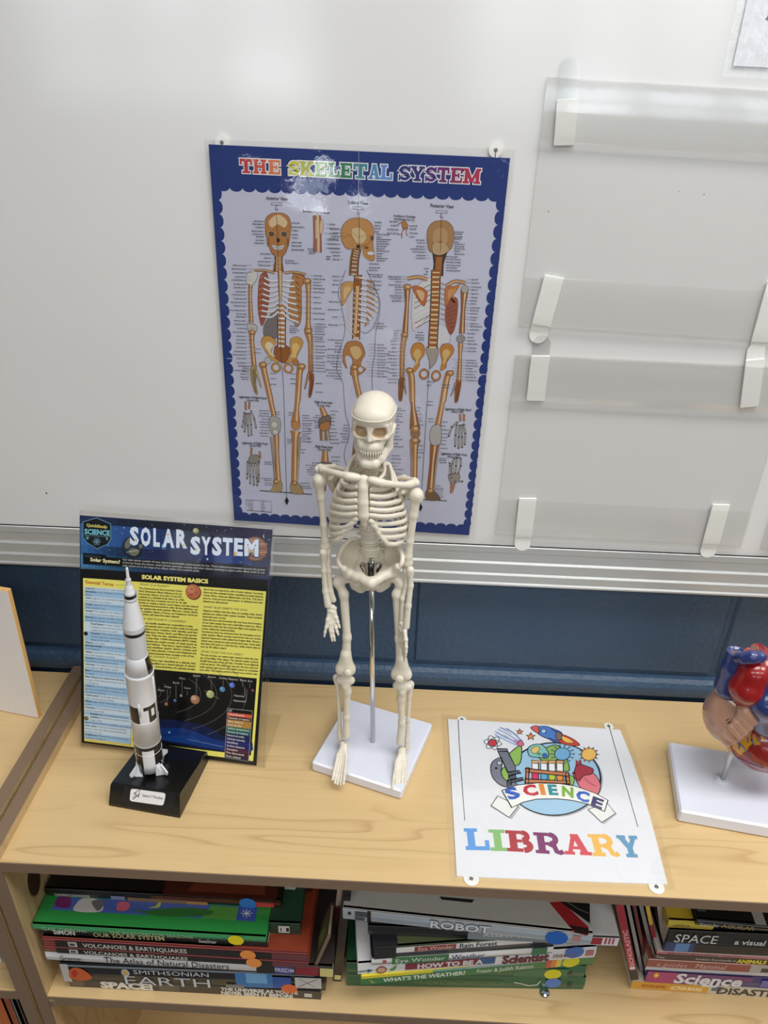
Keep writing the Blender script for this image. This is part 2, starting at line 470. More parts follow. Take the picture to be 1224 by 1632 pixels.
def nets(val, lo, step):
    ins = val < 0
    sh = tuple(k - 1 for k in val.shape)
    acc = np.zeros(sh + (3,)); cnt = np.zeros(sh)
    for ax in range(3):
        o1, o2 = [a for a in range(3) if a != ax]
        a = [slice(None)] * 3; b_ = [slice(None)] * 3
        a[ax] = slice(0, -1); b_[ax] = slice(1, None)
        va, vb = val[tuple(a)], val[tuple(b_)]
        cr = (va < 0) != (vb < 0)
        t = np.where(cr, va / np.where(cr, va - vb, 1), 0)
        for p in (0, 1):
            for q in (0, 1):
                sl = [slice(None)] * 3
                sl[o1] = slice(p, p + sh[o1]); sl[o2] = slice(q, q + sh[o2])
                c = cr[tuple(sl)]; tt = t[tuple(sl)]
                acc[..., ax] += c * tt; acc[..., o1] += c * p; acc[..., o2] += c * q; cnt += c
    mk = cnt > 0
    idx = np.full(sh, -1, np.int64); idx[mk] = np.arange(mk.sum())
    base = np.argwhere(mk)
    V = lo + (base + acc[mk] / cnt[mk][:, None]) * step
    Fs = []
    for ax in range(3):
        o1, o2 = (ax + 1) % 3, (ax + 2) % 3
        a = [slice(1, -1)] * 3; b_ = [slice(1, -1)] * 3
        a[ax] = slice(0, -1); b_[ax] = slice(1, None)
        A, B = ins[tuple(a)], ins[tuple(b_)]
        e = np.argwhere(A != B)
        if not len(e): continue
        fl = A[tuple(e.T)]
        e = e.copy(); e[:, o1] += 1; e[:, o2] += 1
        def cell(d1, d2):
            c = e.copy(); c[:, o1] += d1; c[:, o2] += d2
            return idx[tuple(c.T)]
        q = np.stack([cell(-1, -1), cell(0, -1), cell(0, 0), cell(-1, 0)], 1)
        q[~fl] = q[~fl][:, ::-1]
        Fs.append(q)
    return V, np.concatenate(Fs)
def add_sdf(mb, sdf, step, col=(200, 200, 200), mat=0):
    V, Q = sdf.mesh(step)
    return mb.add(V, Q.tolist(), col, mat, True)

def spline(pts, n=8, closed=False):
    """Catmull-Rom through pts"""
    P = [np.asarray(p, float) for p in pts]
    out = []
    m_ = len(P)
    for i in range(m_ if closed else m_ - 1):
        p1, p2 = P[i], P[(i + 1) % m_]
        p0 = P[i - 1] if (i > 0 or closed) else 2 * p1 - p2
        p3 = P[(i + 2) % m_] if (i + 2 < m_ or closed) else 2 * p2 - p1
        for k in range(n):
            t = k / n
            out.append(0.5 * (2 * p1 + (p2 - p0) * t + (2 * p0 - 5 * p1 + 4 * p2 - p3) * t * t + (3 * p1 - p0 - 3 * p2 + p3) * t ** 3))
    if not closed: out.append(P[-1])
    return out

# ---------------------------------------------------------------- lettering (Blender's built-in font, turned into flat mesh)
GLY = {}
def glyphs(s, bold=0.0):
    key = (s, bold)
    if key in GLY: return GLY[key]
    cu = bpy.data.curves.new('lettering', 'FONT'); cu.body = s
    cu.resolution_u = 2; cu.offset = bold; cu.size = 1.0
    cu.dimensions = '2D'; cu.fill_mode = 'BOTH'
    ob = bpy.data.objects.new('lettering', cu)
    COL.objects.link(ob)
    bpy.context.view_layer.update()
    me = bpy.data.meshes.new_from_object(ob.evaluated_get(bpy.context.evaluated_depsgraph_get()))
    v = [(p.co.x / 0.72, p.co.y / 0.72) for p in me.vertices]
    f = [tuple(p.vertices) for p in me.polygons]
    bpy.data.objects.remove(ob); bpy.data.curves.remove(cu); bpy.data.meshes.remove(me)
    x0 = min((a for a, _ in v), default=0); x1 = max((a for a, _ in v), default=1)
    GLY[key] = (v, f, x0, x1)
    return GLY[key]

# slab-serif capitals, each a list of strokes / boxes in a unit-high cell
def _arc(cx, cy, rx, ry, a0, a1, n=9):
    return [(cx + rx * math.cos(math.radians(a0 + (a1 - a0) * i / n)), cy + ry * math.sin(math.radians(a0 + (a1 - a0) * i / n))) for i in range(n + 1)]
SLAB = {
 'T': (0.95, [('b', .33, .62, 0, 1), ('b', 0, .95, .8, 1), ('b', 0, .15, .58, .9), ('b', .8, .95, .58, .9), ('b', .17, .78, 0, .16)]),
 'H': (1.1, [('b', .1, .38, 0, 1), ('b', .72, 1., 0, 1), ('b', .3, .8, .4, .6), ('b', 0, .48, 0, .16), ('b', .62, 1.1, 0, .16), ('b', 0, .48, .84, 1), ('b', .62, 1.1, .84, 1)]),
 'E': (.92, [('b', .1, .38, 0, 1), ('b', 0, .92, .83, 1), ('b', 0, .92, 0, .17), ('b', .78, .92, .62, .9), ('b', .78, .92, .1, .38), ('b', .3, .66, .42, .58), ('b', .58, .7, .32, .68)]),
 'S': (.85, [('s', [(.74, .70)] + _arc(.43, .70, .28, .19, 20, 180, 8)[0:] + _arc(.43, .70, .28, .19, 180, 250, 4) + _arc(.43, .30, .28, .19, 70, 0, 4) + _arc(.43, .30, .28, .19, 0, -170, 8), .2), ('b', .72, .84, .6, 1), ('b', 0.01, .13, 0, .4)]),
 'K': (1.08, [('b', .1, .38, 0, 1), ('b', 0, .48, 0, .16), ('b', 0, .48, .84, 1), ('s', [(.36, .4), (.85, .92)], .2), ('s', [(.5, .58), (.88, .08)], .24), ('b', .62, 1.06, .84, 1), ('b', .64, 1.08, 0, .16)]),
 'L': (.9, [('b', .1, .38, 0, 1), ('b', 0, .5, .84, 1), ('b', 0, .9, 0, .18), ('b', .74, .9, .1, .46)]),
 'A': (1.1, [('s', [(.5, .95), (.22, .05)], .18), ('s', [(.56, .95), (.86, .05)], .27), ('b', .3, .8, .26, .4), ('b', .36, .7, .84, 1), ('b', 0, .42, 0, .16), ('b', .62, 1.1, 0, .16)]),
 'Y': (1.05, [('b', .38, .67, 0, .5), ('s', [(.2, .92), (.52, .42)], .26), ('s', [(.85, .92), (.54, .42)], .2), ('b', .24, .8, 0, .16), ('b', 0, .45, .84, 1), ('b', .62, 1.05, .84, 1)]),
 'M': (1.3, [('b', .12, .36, 0, 1), ('b', .94, 1.2, 0, 1), ('s', [(.24, .95), (.64, .12)], .24), ('s', [(1.06, .95), (.66, .12)], .2), ('b', 0, .48, 0, .16), ('b', .8, 1.3, 0, .16), ('b', 0, .36, .84, 1), ('b', .94, 1.3, .84, 1)]),
 'I': (.6, [('b', .16, .44, 0, 1), ('b', 0, .6, 0, .16), ('b', 0, .6, .84, 1)]),
 'B': (1.0, [('b', .12, .4, 0, 1), ('b', 0, .6, 0, .16), ('b', 0, .6, .84, 1), ('b', .3, .6, .44, .58), ('s', _arc(.6, .745, .19, .175, 90, -90), .22), ('s', _arc(.62, .285, .24, .2, 90, -90), .24)]),
 'R': (1.08, [('b', .12, .4, 0, 1), ('b', 0, .52, 0, .16), ('b', 0, .6, .84, 1), ('b', .3, .62, .4, .55), ('s', _arc(.6, .7, .22, .22, 90, -90), .23), ('s', [(.55, .47), (.74, .36), (.8, .12), (.92, .08), (1.05, .14)], .2)]),
}

class Sheet:
    """a flat printed face: frame o, ea, eb, n; draws coloured flat shapes a hair above it"""
    def __init__(s, o, ea, eb, n, mb=None, lift=4e-5, dz=2.5e-5):
        s.o = np.asarray(o, float); s.ea, s.eb, s.n = unit(ea), unit(eb), unit(n)
        s.mb = mb or MB(); s.lift, s.dz, s.cnt = lift, dz * 1.6, 0
    def L(s, px, py):
        d = ray(px, py); t = ((s.o - CAM) @ s.n) / (d @ s.n)
        q = CAM + d * t - s.o
        return np.array([q @ s.ea, q @ s.eb])
    def P(s, a, b, l): return s.o + s.ea * a + s.eb * b + s.n * (s.lift + l * s.dz)
    def sub(s):
        s.cnt += 1; return (s.cnt % 17) / 18.5
    def poly(s, ab, col, l=0, mat=0):
        l += s.sub()
        ab = [np.asarray(q) for q in ab]
        area = sum(ab[i - 1][0] * ab[i][1] - ab[i][0] * ab[i - 1][1] for i in range(len(ab)))
        if area < 0: ab = ab[::-1]
        s.mb.add([s.P(a, b, l) for a, b in ab], [tuple(range(len(ab)))], col, mat)
    def pp(s, px, col, l=0): s.poly([s.L(*q) for q in px], col, l)
    def smooth(s, px, col, l=0, n=5): s.poly(spline([s.L(*q) for q in px], n, True), col, l)
    def ell(s, c, ra, rb, col, l=0, n=20, rot=0.0):
        cr, sr = math.cos(rot), math.sin(rot)
        s.poly([(c[0] + ra * math.cos(t) * cr - rb * math.sin(t) * sr, c[1] + ra * math.cos(t) * sr + rb * math.sin(t) * cr) for t in (2 * math.pi * i / n for i in range(n))], col, l)
    def pell(s, x, y, rx, ry, col, l=0, n=20):
        c = s.L(x, y); s.ell(c, abs(s.L(x + rx, y) - c)[0], abs(s.L(x, y - ry) - c)[1], col, l, n)
    def strk(s, ab, w, col, l=0, taper=None):
        """thick line; w in metres, or one width per point"""
        l += s.sub()
        ab = [np.asarray(q, float) for q in ab]
        ws = list(w) if hasattr(w, '__len__') else [w] * len(ab)
        L_, R_ = [], []
        for i, p in enumerate(ab):
            t = ab[min(i + 1, len(ab) - 1)] - ab[max(i - 1, 0)]
            t = t / (np.linalg.norm(t) + 1e-12); nrm = np.array([-t[1], t[0]])
            if 0 < i < len(ab) - 1:
                t1 = ab[i] - ab[i - 1]; t1 = t1 / (np.linalg.norm(t1) + 1e-12)
                nrm = nrm / max(0.5, abs(nrm @ np.array([-t1[1], t1[0]])))
            L_.append(p + nrm * ws[i] / 2); R_.append(p - nrm * ws[i] / 2)
        o = len(ab)
        s.mb.add([s.P(a, b, l) for a, b in L_ + R_], [(o + i, o + i + 1, i + 1, i) for i in range(o - 1)], col)
    def pstrk(s, px, wpx, col, l=0):
        ab = [s.L(*q) for q in px]
        ws = list(wpx) if hasattr(wpx, '__len__') else [wpx] * len(px)
        k = [np.linalg.norm(s.L(q[0] + 1, q[1]) - a) for q, a in zip(px, ab)]
        s.strk(ab, [w * kk for w, kk in zip(ws, k)], col, l)
    def text(s, st, a, b, h, w=None, col=(0, 0, 0), l=1, bold=0.0, ital=0.0, ang=0.0, align='L'):
        v, f, x0, x1 = glyphs(st, bold)
        l += s.sub()
        if not f: return
        sx = h if w is None else w / max(x1 - x0, 1e-6)
        ca, sa = math.cos(ang), math.sin(ang)
        off = 0 if align == 'L' else (x1 - x0) * sx * (0.5 if align == 'C' else 1)
        vs = []
        for x, y in v:
            X = (x - x0) * sx - off + y * h * ital; Y = y * h
            vs.append(s.P(a + X * ca - Y * sa, b + X * sa + Y * ca, l))
        s.mb.add(vs, f, col)
    def ptext(s, st, x0, y0, x1, y1, hpx, col, l=1, bold=0.0, ital=0.0):
        p, q = s.L(x0, y0), s.L(x1, y1)
        h = abs(s.L(x0, y0 - hpx)[1] - p[1]) if abs(s.eb[2]) > 0.2 or abs(s.eb[1]) > 0.2 else hpx * 6e-4
        d = q - p
        s.text(st, p[0], p[1], h, np.linalg.norm(d), col, l, bold, ital, math.atan2(d[1], d[0]))
    def slab(s, ch, a, b, h, w, col, l=1, grow=0.0, ang=0.0):
        ww, items = SLAB[ch]
        ca, sa = math.cos(ang), math.sin(ang)
        def T(x, y):
            X, Y = x / ww * w, y * h
            return np.array([a + X * ca - Y * sa, b + X * sa + Y * ca])
        g = grow
        for it in items:
            if it[0] == 'b':
                _, x0, x1, y0, y1 = it
                gx, gy = g / w * ww, g / h
                s.poly([T(x0 - gx, y0 - gy), T(x1 + gx, y0 - gy), T(x1 + gx, y1 + gy), T(x0 - gx, y1 + gy)], col, l)
            else:
                s.strk([T(*q) for q in it[1]], it[2] * (h * 0.5 + w / ww * 0.5) + 2 * g, col, l)
    def dashes(s, a0, b, a1, h, col, l=1, rnd=random):
        """a line of print too small to read: word-long bars with an uneven top"""
        a = a0
        while a < a1 - h * 0.6:
            wl = min(h * rnd.uniform(1.2, 4.6), a1 - a)
            s.poly([(a, b), (a + wl, b), (a + wl, b + h * rnd.uniform(.75, 1.0)), (a + wl * .5, b + h * rnd.uniform(.6, .8)), (a, b + h)], col, l)
            a += wl + h * 0.55

# ================================================================ the room
X0, X1, YB = -2.9, 2.9, -4.35
def struct(mb, name, mat, parent=None, at=None):
    return mb.build(name, mat, parent, at, kind='structure' if parent is None else None)
struct(MB().box(X0 - .1, X1 + .1, YB - .1, .1, -TZ - .05, -TZ), 'floor', 'floor_vinyl')
struct(MB().box(X0 - .1, X1 + .1, YB - .1, .1, CEIL, CEIL + .06), 'ceiling', 'ceiling_paint')
struct(MB().box(X0 - .1, X0, YB - .1, .1, -TZ, CEIL), 'wall_left', 'room_paint')
struct(MB().box(X1, X1 + .1, YB - .1, .1, -TZ, CEIL), 'wall_right', 'room_paint')
WIN = [(-2.15, -0.40), (0.37, 2.47)]
WZ0, WZ1 = 0.55, 1.40
mb = MB()
mb.box(X0, X1, YB - .1, YB + .1, -TZ, WZ0); mb.box(X0, X1, YB - .1, YB + .1, WZ1, CEIL)
for a, b_ in ((X0, WIN[0][0]), (WIN[0][1], WIN[1][0]), (WIN[1][1], X1)):
    mb.box(a, b_, YB - .1, YB + .1, WZ0, WZ1)
struct(mb, 'wall_front', 'room_paint')
for i, (a, b_) in enumerate(WIN):
    mb = MB()
    for z0, z1 in ((WZ0, WZ0 + .06), (WZ1 - .06, WZ1), (0.895, 0.955)): mb.box(a, b_, YB + .05, YB + .11, z0, z1)
    k = 3 if i == 0 else 4
    for j in range(k + 1):
        xc = a + .03 + (b_ - a - .06) * j / k
        mb.box(xc - .035, xc + .035, YB + .05, YB + .115, WZ0, WZ1)
    wn = struct(mb, 'window_%d' % (i + 1), 'window_frame_paint')
    MB().box(a, b_, YB + .075, YB + .08, WZ0, WZ1).build('pane', 'window_glass', wn)
    MB().box(a - .04, b_ + .04, YB + .05, YB + .2, WZ0 - .03, WZ0).build('sill', 'room_paint', wn)
# back wall: painted blocks proud of their mortar joints
mb = MB().box(X0, X1, .003, .12, -TZ, CEIL)
row = 0
z = 0.0355 - .2032 * 4
while z < CEIL:
    off = 0.203 if row % 2 else 0.0
    x = 0.173 - .4064 * 8 + off
    while x < X1:
        a, b_, c, d = max(x + .0035, X0), min(x + .4029, X1), max(z + .0035, -TZ), min(z + .1997, CEIL)
        if b_ - a > .02 and d - c > .02: mb.box(a, b_, -.0005, .01, c, d, ch=.003)
        x += .4064
    z += .2032; row += 1
struct(mb, 'wall_back', 'blue_block_paint')
mb = MB(); prof = [(.004, .001), (-.006, .001), (-.0105, .006), (-.012, .014), (-.0115, .021), (-.008, .027), (-.003, .031), (.004, .032)]
mb.prism([(X0, y, z) for y, z in prof], [(X1, y, z) for y, z in prof], smooth=False)
struct(mb, 'trim_1', 'blue_block_paint')
for lx, ly in LIGHT_POS:
    t = thing('ceiling_light', 'recessed rectangular ceiling light with white louvre frame overhead', 'light', (lx, ly, CEIL - .03), 'ceiling lights')
    mb = MB()
    for a in ((-.6, .6, -.3, -.285), (-.6, .6, .285, .3), (-.6, -.585, -.285, .285), (.585, .6, -.285, .285)):
        mb.box(lx + a[0], lx + a[1], ly + a[2], ly + a[3], CEIL - .03, CEIL)
    mb.build('frame', 'ceiling_paint', t)
    MB().box(lx - .585, lx + .585, ly - .285, ly + .285, CEIL - .012, CEIL).build('diffuser', 'white_plastic', t)

# ================================================================ whiteboard with its rail
t = thing('whiteboard', 'large grey-white dry-erase board with an aluminium rail mounted on the blue wall', 'whiteboard', (.2, 0, .186))
MB().box(-1.3, 1.75, -.012, -.0015, .2360, 1.40).build('board_surface', 'whiteboard_steel', t)
prof = [(-.0016, .2362), (-.0135, .2362), (-.0142, .2352), (-.0150, .2280), (-.0145, .2274), (-.0150, .2150), (-.0185, .2136), (-.0190, .2008), (-.0222, .1994), (-.0226, .1896), (-.0250, .1884), (-.0250, .1862), (-.0016, .1862)]
mb = MB().prism([(-1.3, y, z) for y, z in prof], [(1.75, y, z) for y, z in prof])
mb.build('marker_rail', 'aluminium', t)
MB().box(-1.3, 1.75, -.0136, -.0118, .2363, .2371, ).build('rail_seam', 'rubber_black', t)
# dry-erase smudges and specks
for x, y, r_ in ((74, 786, 1.3), (874, 337, .9), (1122, 310, .9), (1082, 305, .7)):
    sh = Sheet((0, -.012, 0), (1, 0, 0), (0, 0, 1), (0, -1, 0)); sh.pell(x, y, r_, r_ * 1.3, (70, 70, 72), 0, 8)
    sh.mb.build('ink_speck', 'print_matte', t)

# ================================================================ bookcases
D = 0.3033
BAND = .0012
def bookcase(name, label, x0, x1, shelf_z, at_x0, top_left_lip=True, top_right_lip=True):
    t = thing(name, label, 'bookcase', (at_x0, -.15, -TZ))
    th = .0150
    MB().box(x0 + th, x1 - th, -D + BAND, -.0125, -.0148, 0).build('top', 'maple_laminate', t)
    MB().box(x0 + th, x1 - th, -D, -D + BAND, -.0146, -.0002).build('top_edge_band', 'edge_banding', t)
    for a in (x0, x1 - th):
        sp = MB().box(a, a + th, -D + BAND, -.0125, -TZ, .0125).build('side_panel', 'maple_laminate_side', t)
        mb = MB().box(a, a + th, -D, -D + BAND, -TZ, .0137)
        mb.box(a, a + th, -D + BAND, -.0125, .0125, .0137, ch=.0005)
        mb.build('edge_band', 'edge_banding', sp)
    for z, nm in ((shelf_z, 'shelf'), (-.66, 'bottom_shelf')):
        s_ = MB().box(x0 + th, x1 - th, -D + .0005 + BAND, -.019, z - .0165, z).build(nm, 'maple_laminate', t)
        MB().box(x0 + th, x1 - th, -D + .0005, -D + .0005 + BAND, z - .0163, z - .0002).build('edge_band', 'edge_banding', s_)
    MB().box(x0 + th, x1 - th, -.019, -.0126, -TZ + .04, -.0148).build('back_panel', 'maple_laminate_side', t)
    MB().box(x0 + th, x1 - th, -.27, -.255, -TZ, -.6765).build('kick_board', 'maple_laminate', t)
    return t
SHZ = -.256
bc = bookcase('bookcase', 'long maple bookcase with taupe edges, its shelf full of science books', -.2696, 1.05, SHZ, .39)
bl = bookcase('bookcase', 'second maple bookcase at the left edge, holding a tilted white lap board', -1.25, -.2752, -.2485, -.76)
# finger hole and shelf bracket in the left side panel
mb = MB(); c = np.array([-.2545, -.2625, -.0885])
ring = lambda ra, rb, x: [(x, c[1] + ra * math.cos(k * math.pi / 12), c[2] + rb * math.sin(k * math.pi / 12)) for k in range(24)]
mb.prism(ring(.0145, .025, -.2549), ring(.0140, .0245, -.2539), (150, 118, 78))
mb.prism(ring(.0125, .0225, -.2540), ring(.0122, .0222, -.25375), (62, 40, 20))
mb.build('finger_hole', 'print_matte', bc)
MB().box(-.2545, -.2455, -.3040, -.2925, -.2765, -.2600, ch=.002).build('shelf_bracket', 'edge_banding', bc)

# ================================================================ tilted lap board on the left bookcase
a = at_z(62, 1145.5, 0.0); b_ = at_z(-60, 1121, 0.0)
ex = unit(a - b_); tilt = math.radians(1.5)
nh = np.array([-ex[1], ex[0], 0])
ez = unit(np.array([0, 0, 1]) * math.cos(tilt) + nh * math.sin(tilt)); nn = np.cross(ez, ex)
t = thing('lap_board', 'white lap board with a wooden edge propped up on the left bookcase', 'board', (a + b_) / 2)
Ln = .30; TH = .0065
o_ = a - ex * Ln
top = .197
MB().fbox(o_, ex, ez, -nn if nn[1] > 0 else nn, 0, Ln, .0005, top, -TH, -.0004, ch=.0004).build('core', 'mdf_edge', t)
MB().fbox(o_, ex, ez, -nn if nn[1] > 0 else nn, 0.0006, Ln - .0006, .0012, top - .0012, -.0006, 0).build('writing_surface', 'lap_board_white', t)

# ================================================================ skeletal-system poster, laminated
INK = (44, 44, 52)
poster = thing('poster', 'laminated skeletal system chart with blue scalloped border stuck on the whiteboard', 'poster', (.09, -.0135, .25))
S = Sheet((-.05, -.0142, .26), (1, 0, 0), (0, 0, 1), (0, -1, 0), lift=6e-5, dz=2.2e-5)
c4 = [S.L(332.5, 230), S.L(813, 252), S.L(747.5, 853), S.L(373.5, 829)]
S.poly(c4, (30, 54, 122), 0)
LAV = (196, 198, 219)
inner = [S.L(345.5, 296.5), S.L(799, 314), S.L(744, 841), S.L(381, 821)]
S.poly(inner, LAV, 1)
nh_, nv_ = 22, 29
def between(p, q, n): return [p + (q - p) * (i + .5) / n for i in range(n)]
step = np.linalg.norm(inner[1] - inner[0]) / nh_
for p, q, n_ in ((inner[0], inner[1], nh_), (inner[1], inner[2], nv_), (inner[2], inner[3], nh_), (inner[3], inner[0], nv_)):
    for c in between(p, q, n_): S.ell(c, step * .515, step * .36, (30, 54, 122), 2, 18, rot=math.atan2((q - p)[1], (q - p)[0]))
# title
cols = dict(zip(range(17), [(190, 62, 66), (204, 84, 70), (222, 128, 88), (206, 204, 84), (190, 196, 92), (132, 172, 100), (84, 146, 96), (58, 128, 92), (66, 136, 150), (84, 142, 190), (104, 148, 214), (52, 60, 128), (60, 52, 122), (86, 48, 126), (112, 44, 112), (140, 48, 96), (176, 52, 84)]))
xs = [(382, 401.5), (403, 424), (427, 446), (459, 476), (477, 499.5), (501, 520), (522.5, 540), (541, 560), (562, 584), (586, 604.5), (605, 624), (634, 652.5), (653, 675), (676, 694), (695, 714), (716, 735), (736, 764)]
for i, (ch, (x0, x1)) in enumerate(zip('THESKELETALSYSTEM', xs)):
    tt = (x0 - 382) / 382.
    yb, yt = 275.5 + 18.0 * tt, 252.5 + 16.5 * tt
    p, q, u = S.L(x0 + 1, yb), S.L(x1 + 1, yb + .047 * (x1 - x0)), S.L(x0, yt)
    ang = math.atan2(q[1] - p[1], q[0] - p[0])
    w_ = np.linalg.norm(q - p); h_ = u[1] - p[1]
    S.slab(ch, p[0], p[1], h_, w_, (232, 232, 236), 3, grow=.0009, ang=ang)
    S.slab(ch, p[0], p[1], h_, w_, cols[i], 4, ang=ang)
# fold creases
S.pstrk([(572, 240), (571, 330)], .8, (150, 155, 185), 5)
S.pstrk([(362, 571), (420, 575)], .8, (214, 216, 228), 5); S.pstrk([(700, 592), (779, 597)], .8, (214, 216, 228), 5)

def Z(ox, oy, k): return lambda pts: [(ox + x * k, oy + y * k) for x, y in pts]
BR, BR2, DK, LT, WH, GR, RD = (176, 122, 72), (150, 92, 48), (58, 44, 36), (214, 188, 150), (222, 222, 226), (128, 124, 128), (148, 84, 66)
def bone(f, pts, w, k, col=BR, l=6, hi=True):
    px = f(pts); ws = w if hasattr(w, '__len__') else [w] * len(pts)
    px2 = [tuple(q) for q in spline([np.array(q) for q in px], 4)]
    wi = np.interp(np.linspace(0, len(ws) - 1, len(px2)), range(len(ws)), ws) * k
    S.pstrk(px2, list(wi + .9), DK, l)
    S.pstrk(px2, list(wi), col, l + 1)
    if hi: S.pstrk([(x + .12 * w_, y) for (x, y), w_ in zip(px2, wi)], list(wi * .3), LT, l + 2)
def blob(f, pts, col, l=6, edge=DK, hi=None):
    px = f(pts); cx = sum(x for x, _ in px) / len(px); cy = sum(y for _, y in px) / len(px)
    S.smooth([(cx + (x - cx) * 1.0 + (.5 if x > cx else -.5), cy + (y - cy) + (.5 if y > cy else -.5)) for x, y in px], edge, l)
    S.smooth(px, col, l + 1)
    if hi: S.smooth([(cx + (x - cx) * .55, cy + (y - cy) * .55) for x, y in px], hi, l + 2)
def knob(f, x, y, r_, col=BR, l=6):
    (px, py), = f([(x, y)]); S.pell(px, py, r_ + .5, r_ + .5, DK, l, 12); S.pell(px, py, r_, r_, col, l + 1, 12)
def wire(f, pts, w=.7, col=INK, l=12, sm=True):
    px = f(pts)
    S.pstrk([tuple(q) for q in spline([np.array(q) for q in px], 5)] if sm and len(px) > 2 else px, w, col, l)
def spine(f, pts, w, n, k, c1=LT, c2=BR, l=8):
    px = spline([np.array(q) for q in f(pts)], 24)
    px = [px[int(i * (len(px) - 1) / n)] for i in range(n + 1)]
    S.pstrk([tuple(q) for q in px], w * k + 1, DK, l)
    for i in range(n):
        a, b_ = px[i], px[i + 1]
        S.pstrk([tuple(a), tuple(a + (b_ - a) * .62)], w * k * random.uniform(.85, 1.0), c2, l + 1)
        S.pstrk([tuple(a + (b_ - a) * .62), tuple(b_)], w * k * .8, c1, l + 1)
# ---- anterior figure
A, kA = Z(370, 300, .1307), .1307
Cc, kC = Z(360, 430, .1389), .1389
Fz, kF = Z(370, 620, .1286), .1286
bone(A, [(570, 815), (566, 900), (565, 1020)], [90, 90, 130], kA, BR2, 6, False)
spine(A, [(570, 825), (566, 1010)], 80, 7, kA)
blob(A, [(403, 420), (425, 350), (490, 308), (557, 300), (620, 308), (685, 350), (715, 430), (712, 530), (696, 640), (664, 755), (620, 822), (570, 832), (520, 822), (470, 760), (440, 650), (412, 560)], BR, 9, hi=None)
blob(A, [(450, 400), (560, 320), (670, 400), (640, 480), (560, 440), (480, 480)], LT, 10, edge=BR)
for x, y, rx, ry, c in ((480, 557, 46, 40, (196, 160, 116)), (634, 560, 46, 40, (196, 160, 116)), (480, 557, 38, 33, (92, 78, 66)), (634, 560, 38, 33, (92, 78, 66)), (562, 632, 20, 28, (48, 38, 32)), (440, 660, 14, 50, (140, 92, 52)), (682, 660, 14, 50, (140, 92, 52))):
    (px, py), = A([(x, y)]); S.pell(px, py, rx * kA, ry * kA, c, 12, 14)
blob(A, [(492, 690), (560, 706), (632, 690), (624, 732), (560, 752), (500, 732)], (206, 206, 208), 12, edge=BR2)
wire(A, [(498, 712), (560, 728), (626, 712)], .6, (90, 80, 80), 14)
blob(Cc, [(470, 40), (400, 60), (375, 200), (368, 400), (385, 560), (420, 640), (470, 500), (500, 250)], RD, 6, edge=BR2)
blob(Cc, [(600, 420), (540, 470), (450, 610), (430, 700), (450, 760), (580, 780), (600, 600)], (120, 112, 116), 6, edge=GR)
blob(Cc, [(790, 30), (850, 110), (868, 330), (862, 560), (820, 650), (780, 600), (720, 480), (740, 200)], BR, 6, edge=DK)
spine(Cc, [(640, 400), (640, 650), (638, 885)], 92, 9, kC, WH, BR)
for i in range(8):
    y = 60 + i * 47
    wire(Cc, [(604, y + 60 + i * 4), (520, y + 70 + i * 12), (440 - i * 5, y + 30 + i * 16)], 3.2, (150, 146, 150), 9)
    wire(Cc, [(604, y + 58 + i * 4), (520, y + 67 + i * 12), (440 - i * 5, y + 27 + i * 16)], 2.2, WH, 10)
    wire(Cc, [(642, y + 60 + i * 4), (720, y + 70 + i * 14), (790 + i * 8, y + 60 + i * 24)], 3.2, (150, 146, 150), 9)
    wire(Cc, [(642, y + 58 + i * 4), (720, y + 67 + i * 14), (780 + i * 8, y + 57 + i * 22)], 2.2, WH, 10)
    wire(Cc, [(375 + abs(i - 4) * 3, y + 40 + i * 16), (430, y + 10 + i * 18)], 1.0, (196, 150, 120), 9)
    wire(Cc, [(862 - abs(i - 5) * 5, y + 40 + i * 20), (800, y + 10 + i * 18)], 1.0, DK, 9)
bone(Cc, [(622, 10), (624, 200), (626, 370)], [46, 40, 16], kC, (198, 152, 96), 11)
bone(A, [(520, 1030), (400, 1000), (270, 1000)], 22, kA, BR, 12); bone(A, [(640, 1030), (760, 1020), (900, 1050)], 22, kA, BR, 12)
blob(A, [(300, 1010), (230, 1010), (180, 1060), (180, 1160), (240, 1180), (300, 1100)], (206, 204, 200), 8, edge=(80, 78, 76))
blob(Cc, [(800, 60), (900, 80), (880, 170), (840, 190)], BR, 7)
bone(Cc, [(285, 170), (278, 300), (292, 600)], [40, 34, 46], kC, BR, 9); blob(Cc, [(260, 610), (350, 640), (350, 700), (300, 720), (250, 680)], (190, 186, 178), 10)
bone(Cc, [(300, 720), (300, 820), (325, 1110)], [60, 46, 50], kC, BR, 9)
blob(Cc, [(290, 1110), (350, 1110), (345, 1300), (365, 1420), (330, 1410), (290, 1260)], (168, 146, 100), 10)
bone(Cc, [(350, 1160), (380, 1260), (405, 1350)], [22, 18, 8], kC, (176, 152, 106), 9)
bone(Cc, [(940, 120), (948, 300), (945, 600), (945, 690)], [66, 42, 46, 90], kC, BR, 9)
bone(Cc, [(945, 720), (968, 850), (975, 1170)], [80, 44, 54], kC, BR, 8); bone(Cc, [(985, 740), (990, 900), (985, 1170)], 18, kC, BR2, 10)
blob(Cc, [(945, 1180), (1000, 1190), (1008, 1290), (975, 1450), (950, 1440), (962, 1300)], BR2, 10)
bone(Cc, [(950, 1190), (930, 1270), (905, 1370)], [22, 18, 8], kC, BR2, 9)
blob(Cc, [(405, 830), (440, 765), (515, 765), (575, 830), (530, 900), (520, 970), (560, 1010), (620, 1060), (520, 1030), (470, 950), (425, 890)], (196, 150, 84), 8, hi=(220, 208, 176))
blob(Cc, [(745, 800), (800, 768), (862, 790), (885, 850), (845, 930), (812, 1010), (830, 1060), (760, 1060), (690, 1060), (740, 990), (740, 890)], (196, 150, 84), 8, hi=(220, 190, 120))
